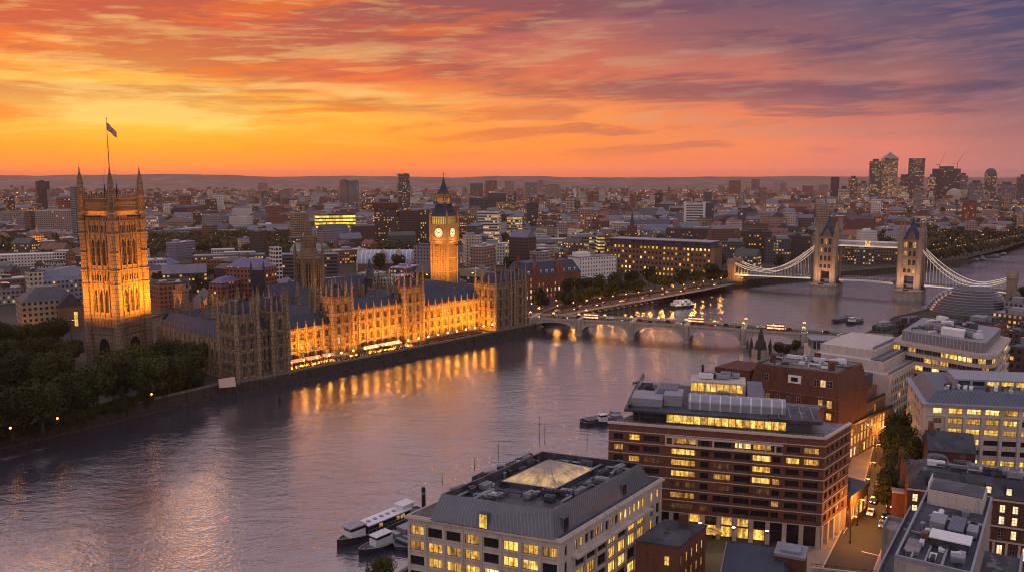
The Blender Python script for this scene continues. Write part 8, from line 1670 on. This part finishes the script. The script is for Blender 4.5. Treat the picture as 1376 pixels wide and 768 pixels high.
        for i in range(6): c_ = MB(); x = L * (.14 + i * .105); c_.box(x, -W_ * .38, H_ + .6, x + .5, W_ * .38, H_ + .78); part('hatch_beam', c_, M['plant'], o)
    else:
        c_ = MB(); c_.prism([(L * .3, -W_ * .3), (L * .75, -W_ * .32), (L * .75, W_ * .32), (L * .3, W_ * .3)], H_ - .3, H_ + 1.1); part('cabin', c_, M['white_paint'], o); m2 = MB(); m2.tube([(L * .5, 0, H_), (L * .5, 0, H_ + 5.5)], .09, 4); part('mast', m2, M['white_paint'], o)
    return o
boat(453, 736, 40, 31, 5.6, 'long cruise boat with flat white roof moored beside the pale offices', 'cruise'); boat(482, 748, 40, 22, 5.2, 'dark tug with white wheelhouse moored inside the cruise boat', 'tug', name='tugboat'); boat(531, 741, 40, 20, 7, 'broad grey barge behind the tug at the pale offices', 'barge', name='barge')
pt_ = thing('pontoon', 'grey floating pontoon with gangway linking the moored boats', 'pontoon', (*P(520, 720, WZ), WZ), R(50)); mb = MB(); mb.box(4, -11, -.5, 26, -5.4, .7); part('deck', mb, M['deck'], pt_); mb = MB(); mb.box(12, -10.4, .7, 24, -6, 3.2); part('shelter', mb, M['plant'], pt_); mb = MB(); [mb.box(5 + i * 2.1, -5.6, .7, 5.07 + i * 2.1, -5.5, 1.8) for i in range(10)]; mb.box(5, -5.58, 1.75, 24.1, -5.52, 1.82); part('rail', mb, M['plant'], pt_)
for px, py, hh, lb in ((569.5, 694, 9, 'black mooring pile standing behind the pale offices'), (944, 505, 6, 'thin dark mooring pile in the river left of the stone pylon'), (376, 540, 3.2, 'lone marker post in the water before the floodlit terrace')): q = P(px, py, WZ); o = thing('mooring_pile', lb, 'mooring pile', (*q, WZ)); mb = MB(); mb.lathe(0, 0, [(.6, -1), (.6, hh), (.45, hh + .15)], 10); part('pile', mb, M['iron'], o); mb = MB(); mb.lathe(0, 0, [(.64, hh * .8), (.64, hh * .86)], 10, cap=False); part('band', mb, M['plant'], o)
boat(779, 571, 60, 20, 6.5, 'dark moored barge with cluttered deck left of the brick offices', 'barge', name='barge'); boat(796, 571, 62, 14, 4.5, 'small dark tug alongside the barge by the brick offices', 'tug', name='tugboat')
boat(900, 414, 58, 24, 7, 'white two-deck passenger boat between the bridges', 'ferry', name='passenger_boat'); boat(777, 424, 75, 9, 3, 'small white launch moored above the arched bridge', 'launch', name='launch'); boat(1119, 433, 50, 24, 6.5, 'dark barge moored before the bridge landing', 'barge', name='barge'); boat(1137, 435, 55, 18, 5.5, 'blue-grey workboat beside the dark barge at the bridge landing', 'tug', name='workboat')
for i, (px, py, L) in enumerate(((1286, 352, 34), (1297, 348, 30), (1312, 347, 38), (1326, 344, 34), (1302, 351, 26))): boat(px, py, 70, L, 8, 'dark moored barge, %s of the cluster beyond the right chains' % nth(i), 'barge', 'moored barges beyond the bridge', 'barge')
# pier with canopies below the embankment
pr_ = thing('passenger_pier', 'long floating pier with pale canopies and warm lights below the embankment', 'pier', (*P(792, 424, WZ), WZ), 0); e_ = sub2(P(880, 408, WZ), P(792, 424, WZ)); pd_ = unit(e_); pn_ = (pd_[1], -pd_[0]); Lp_ = math.hypot(*e_); mb = MB(); mb.obox((0, 0), pd_, pn_, 0, Lp_, -6, 2, -.6, 1.0); part('deck', mb, M['deck'], pr_)
for i in range(5): x = 4 + i * Lp_ / 5; mb = MB(); mb.obox((0, 0), pd_, pn_, x, x + Lp_ / 6.2, -5.2, -.4, 3.9, 4.15); part('canopy', mb, M['plant' if i % 2 else 'white_paint'], pr_)
for i in range(11): x = 4 + i * (Lp_ - 8) / 10; mb = MB(); mb.obox((0, 0), pd_, pn_, x, x + .25, -1, -.75, 1, 3.88); part('post', mb, M['white_paint'], pr_); mb = MB(); q = (pd_[0] * x + pn_[0] * .8, pd_[1] * x + pn_[1] * .8); mb.lathe(q[0], q[1], [(0, 1.9), (.26, 2.2), (0, 2.5)], 6); part('deck_lamp', mb, M['lamp_warm'], pr_)

# ================================================================== EMBANKMENT ROAD, LAMPS, TRAFFIC
EM = [P(706, 425), P(740, 421), P(800, 410), P(862, 400), P(925, 389), P(972, 380)]
ribbon('road', EM, -7, 7, .06, 'asphalt'); ribbon('pavement', EM, 7, 13, .18, 'paving'); ribbon('road', [P(640, 410), P(706, 425), Bp(0, 0)], -8, 8, .064, 'asphalt')
def along(pts, s):
    for a, b in zip(pts, pts[1:]):
        L = math.hypot(*sub2(b, a))
        if s <= L: return add2(a, unit(sub2(b, a)), s), unit(sub2(b, a))
        s -= L
    return pts[-1], unit(sub2(pts[-1], pts[-2]))
EL = sum(math.hypot(*sub2(b, a)) for a, b in zip(EM, EM[1:]))
for i in range(16):
    p, d_ = along(EM, 6 + i * (EL - 10) / 16); n_ = (d_[1], -d_[0]); street_lamp('bank', p[0] + n_[0] * 8, p[1] + n_[1] * 8, 0, 'globe lamp on the embankment kerb, %s from the arched bridge' % nth(i), 'embankment lamps', 0, 2600 if i % 2 == 0 else 1500, (1, .36, .05))
for i in range(9):
    p, d_ = along(EM, 12 + i * (EL - 20) / 9); n_ = (d_[1], -d_[0]); street_lamp('bank', p[0] - n_[0] * 9, p[1] - n_[1] * 9, 0, 'lamp on the building side of the embankment road, %s from the palace' % nth(i), 'embankment lamps', 0, 2600, (1, .34, .04))
for i, (px, py) in enumerate(((20, 578), (76, 558), (205, 517), (222, 506), (252, 508), (270, 506))): q = P(px, py, 0); street_lamp('white' if i > 2 else 'bank', q[0], q[1], 0, 'lamp glinting among the dark left bank trees, %s from the left' % nth(i), 'lamps under the left bank trees', 0, 120)
for i, (px, py) in enumerate(((16, 602), (79, 588), (205, 553))): q = P(px, py, 0); street_lamp('bank', q[0], q[1], .6, 'amber lamp on the river wall below the trees, %s from the left' % nth(i), 'river wall lamps', 0, 110, (1, .4, .06))
for i in range(20): q = Lp(40 + i * 7.6, .3); street_lamp('terrace', q[0], q[1], .2, 'amber lamp on the palace terrace wall, %s from the left' % nth(i), 'terrace lamps', 0, 480, (1, .36, .03))
for i, (px, py, s) in enumerate(((1152, 706, 1), (1160, 676, 1), (1168, 652, 1), (1176, 626, 1), (1183, 600, 1), (1192, 574, 1), (1206, 548, 1), (1142, 730, 1))): q = P(px, py); street_lamp('street', q[0], q[1], .18, 'arm lamp lighting the lane orange beside the brick offices, %s in order' % nth(i), 'lane lamps', R(-30), 5200, (1, .34, .04))
for i, (px, py) in enumerate(((1216, 684), (1244, 606), (958, 722))): q = P(px, py); street_lamp('street', q[0], q[1], 0, ['arm lamp at the gate below the plant roof block', 'arm lamp at the corner of the stone office', 'arm lamp before the shopfronts of the brick offices'][i], 'lane lamps', R(150), 2600, (1, .36, .06))
# traffic: saloon cars, buses
def car_proto(col):
    b = MB()
    pr = [(-2.1, .35), (-2.15, .8), (-1.5, .95), (-.9, 1.42), (.6, 1.45), (1.2, .98), (2.05, .85), (2.1, .35)]
    for s in (-1, 1):
        f = [(x, s * .85, z) for x, z in pr]; b.face(f if s < 0 else f[::-1])
    for (x0, z0), (x1, z1) in zip(pr, pr[1:]): b.face([(x0, -.85, z0), (x0, .85, z0), (x1, .85, z1), (x1, -.85, z1)])
    g = MB()
    for s in (-1, 1): f = [(-1.35, s * .86, .98), (-.85, s * .86, 1.35), (.55, s * .86, 1.36), (1.05, s * .86, .98)]; g.face(f if s < 0 else f[::-1])
    g.face([(1.2, -.75, 1.02), (1.2, .75, 1.02), (.66, .7, 1.42), (.66, -.7, 1.42)]); w_ = MB()
    for x in (-1.3, 1.35):
        for s in (-1, 1):
            ring = [(x + .34 * math.cos(k * .785), .34 + .34 * math.sin(k * .785)) for k in range(8)]; w_.face([(a, s * .88, z) for a, z in ring]); [w_.face([(ring[k][0], s * .88, ring[k][1]), (ring[(k + 1) % 8][0], s * .88, ring[(k + 1) % 8][1]), (ring[(k + 1) % 8][0], s * .66, ring[(k + 1) % 8][1]), (ring[k][0], s * .66, ring[k][1])]) for k in range(8)]
    hl, tl_ = MB(), MB(); hl.box(2.06, -.7, .6, 2.16, -.35, .8); hl2 = MB(); hl2.box(2.06, .35, .6, 2.16, .7, .8); tl_.box(-2.2, -.75, .65, -2.1, -.4, .82); tl2 = MB(); tl2.box(-2.2, .4, .65, -2.1, .75, .82)
    return [('body', b.mesh('body', [M[col]])), ('window', g.mesh('window', [M['glass_dark']])), ('wheels', w_.mesh('wheel', [M['iron']])), ('headlight', hl.mesh('headlight', [M['lamp_white']])), ('headlight', hl2.mesh('headlight', [M['lamp_white']])), ('taillight', tl_.mesh('taillight', [M['lamp_red']])), ('taillight', tl2.mesh('taillight', [M['lamp_red']]))]
M['car_red'] = plain('car_red', (.25, .02, .02), .3); M['car_silver'] = plain('car_silver', (.3, .3, .32), .3, metal=.5)
CARS = {k: car_proto(v) for k, v in {'black': 'hull', 'white': 'white_paint', 'silver': 'car_silver', 'red': 'car_red'}.items()}
def car(x, y, z, rz, col, label, group):
    o = thing('car', label, 'car', (x, y, z), rz, group); k = 0
    for nm_, me in CARS[col]: put(nm_, me, o)
def bus_proto():
    b = MB(); b.box(-5, -1.25, .4, 5, 1.25, 4.3); g = MB(); s_ = []
    return b.mesh('body', [M['car_red']])
BUS = bus_proto(); _bw = MB(); [(_bw.box(-4.8, s * 1.26 - .02, z, 4.8, s * 1.26 + .02, z + .85)) for s in (-1, 1) for z in (1.4, 3.0)]; BUSW = _bw.mesh('window', [M['lit_white']])
def bus(x, y, z, rz, label): o = thing('bus', label, 'bus', (x, y, z), rz, 'buses on the bridge and embankment'); put('body', BUS, o); put('window', BUSW, o)
cols = ['black', 'white', 'silver', 'red', 'black']
for i in range(22):
    x = 8 + i * 9.3 + rnd.uniform(-2, 2); ln_ = i % 2; q = Bp(x, -3.2 if ln_ else 3.2); c_ = cols[i % 5]
    if i in (5, 12, 17): bus(q[0], q[1], deckz(x) + .03, BZ + (0 if ln_ else math.pi), 'red double-deck bus with lit windows, %s from the left on the arched bridge' % ['first', 'second', 'third'][(5, 12, 17).index(i)])
    else: car(q[0], q[1], deckz(x) + .03, BZ + (0 if ln_ else math.pi), c_, '%s car with its lights on, %s vehicle from the left on the arched bridge' % (c_, nth(i)), 'traffic on the arched bridge')
for i in range(18):
    p, d_ = along(EM, 5 + i * (EL - 12) / 18); n_ = (d_[1], -d_[0]); s = 3 if i % 2 else -3; c_ = cols[(i * 3) % 5]; car(p[0] + n_[0] * s, p[1] + n_[1] * s, .08, math.atan2(d_[1], d_[0]) + (math.pi if i % 2 else 0), c_, '%s car with its lights on, %s from the palace on the embankment road' % (c_, nth(i)), 'traffic on the embankment')
q = P(1170, 690); car(q[0], q[1], .06, R(90 - 214), 'white', 'pale car with headlights on in the orange-lit lane', None); q = P(1174, 674); car(q[0], q[1], .06, R(90 - 214), 'black', 'dark car behind the pale car in the orange-lit lane', None)
for i, (px, py, c_) in enumerate(((1186, 706, 'silver'), (1190, 694, 'black'), (1196, 680, 'red')  )): q = P(px, py); car(q[0], q[1], .06, R(90 - 214) if i < 3 else R(-20), c_, '%s car parked %s' % (c_, ['at the kerb by the plant roof block', 'second along the kerb below the street trees', 'under the dark street trees', 'before the slate shed, darker of two', 'before the slate shed, paler of two'][i]), None)
# people on the terrace, too many to count; white marquees
cr = MB(); rp = random.Random(3)
for i in range(420):
    q = Lp(rp.uniform(38, 122), rp.uniform(-1.5, 5)); z = .02; k = rp.uniform(.9, 1.08); mi = rp.choice((0, 0, 1, 2))
    cr.lathe(q[0], q[1], [(.10, z), (.17, z + .5 * k), (.19, z + .9 * k), (.24, z + 1.35 * k), (.12, z + 1.46 * k), (.08, z + 1.5 * k), (.12, z + 1.6 * k), (.10, z + 1.72 * k), (0, z + 1.76 * k)], 6, mi=mi)
put('crowd', cr.mesh('crowd', [M['iron'], M['brown_brick'], M['pale_stone']]), label='dense crowd of tiny figures standing along the floodlit terrace', cat='crowd', kind='stuff')
for i, (s0, s1, m__) in enumerate(((42, 52, 'tent'), (54, 62, 'tent'), (64, 70.5, 'tent'), (91, 100, 'white_paint'), (102, 116, 'white_paint'))):
    o = thing('marquee', '%s marquee on the palace terrace, %s from the left' % ('pinkish' if i < 3 else 'white', nth(i)), 'marquee', (*Lp(s0, 6.2), 0), PRZ, 'marquees on the terrace'); L_ = s1 - s0; mb = MB(); mb.gable(0, 0, L_, 4.2, 2.4, 3.7, 0, 'x', None, .25); part('canopy', mb, M[m__], o); mb = MB()
    for x in [.1 + (L_ - .2) * k / 4 for k in range(5)]:
        for y in (.1, 4.1): mb.lathe(x, y, [(.05, 0), (.05, 2.42)], 5)
    part('poles', mb, M['white_paint'], o)
# tilted site cabin and wall stub at the south end of the palace
o = thing('canvas_screen', 'pale pink canvas screen leaning at the corner of the south river block', 'screen', (*P(306, 521, 0), 0), R(20)); mb = MB(); mb.face([(-3.6, 0, .4), (3.6, -.3, .6), (3.2, 1.2, 4.8), (-3.9, 1.5, 4.2)]); mb.face([(-3.6, .08, .4), (-3.9, 1.58, 4.2), (3.2, 1.28, 4.8), (3.6, -.22, .6)]); part('canvas', mb, M['tent'], o); mb = MB(); mb.tube([(-3.6, .1, 0), (-3.9, 1.6, 4.3)], .08, 4); mb.tube([(3.6, -.1, 0), (3.2, 1.3, 4.9)], .08, 4); part('frame', mb, M['iron'], o)
for i in range(4): floodlight(*P(1110 + i * 9, 712 - 3 * i), 4.8, (*P(1113 + i * 9, 720 - 3 * i), 0), 700, .7, color=(1, .62, .12), label='canopy light spilling on the pavement, %s along the side of the brick offices' % nth(i), spread=170)
for i, (px, py) in enumerate(((940, 724), (985, 730), (1030, 735))): floodlight(*P(px, py), 4.6, (*P(px, py + 6), 0), 700, .7, color=(1, .60, .14), label='shopfront canopy light, %s from the left below the brick offices' % nth(i), spread=170)
# ================================================================== HAZE
hz_ = MB(); X_ = FAR + 800; lo, hi = (-X_, -2600, WZ - 4), (X_, X_, 260)
v = [(lo[0] if i & 1 == 0 else hi[0], lo[1] if i & 2 == 0 else hi[1], lo[2] if i & 4 == 0 else hi[2]) for i in range(8)]
for f in ((0, 2, 3, 1), (4, 5, 7, 6), (0, 1, 5, 4), (2, 6, 7, 3), (0, 4, 6, 2), (1, 3, 7, 5)): hz_.face([v[i] for i in f])
hm = bpy.data.materials.new('haze'); hm.use_nodes = True; hm.node_tree.nodes.clear(); n = NT(hm.node_tree); pv = n.add('ShaderNodeVolumePrincipled'); oo = n.add('ShaderNodeOutputMaterial'); n.l.new(pv.outputs[0], oo.inputs['Volume'])
n.put(pv.inputs['Color'], (.80, .50, .44)); pv.inputs['Density'].default_value = 4.8e-5; pv.inputs['Anisotropy'].default_value = .2
put('haze', hz_.mesh('haze', [hm]), kind='stuff')
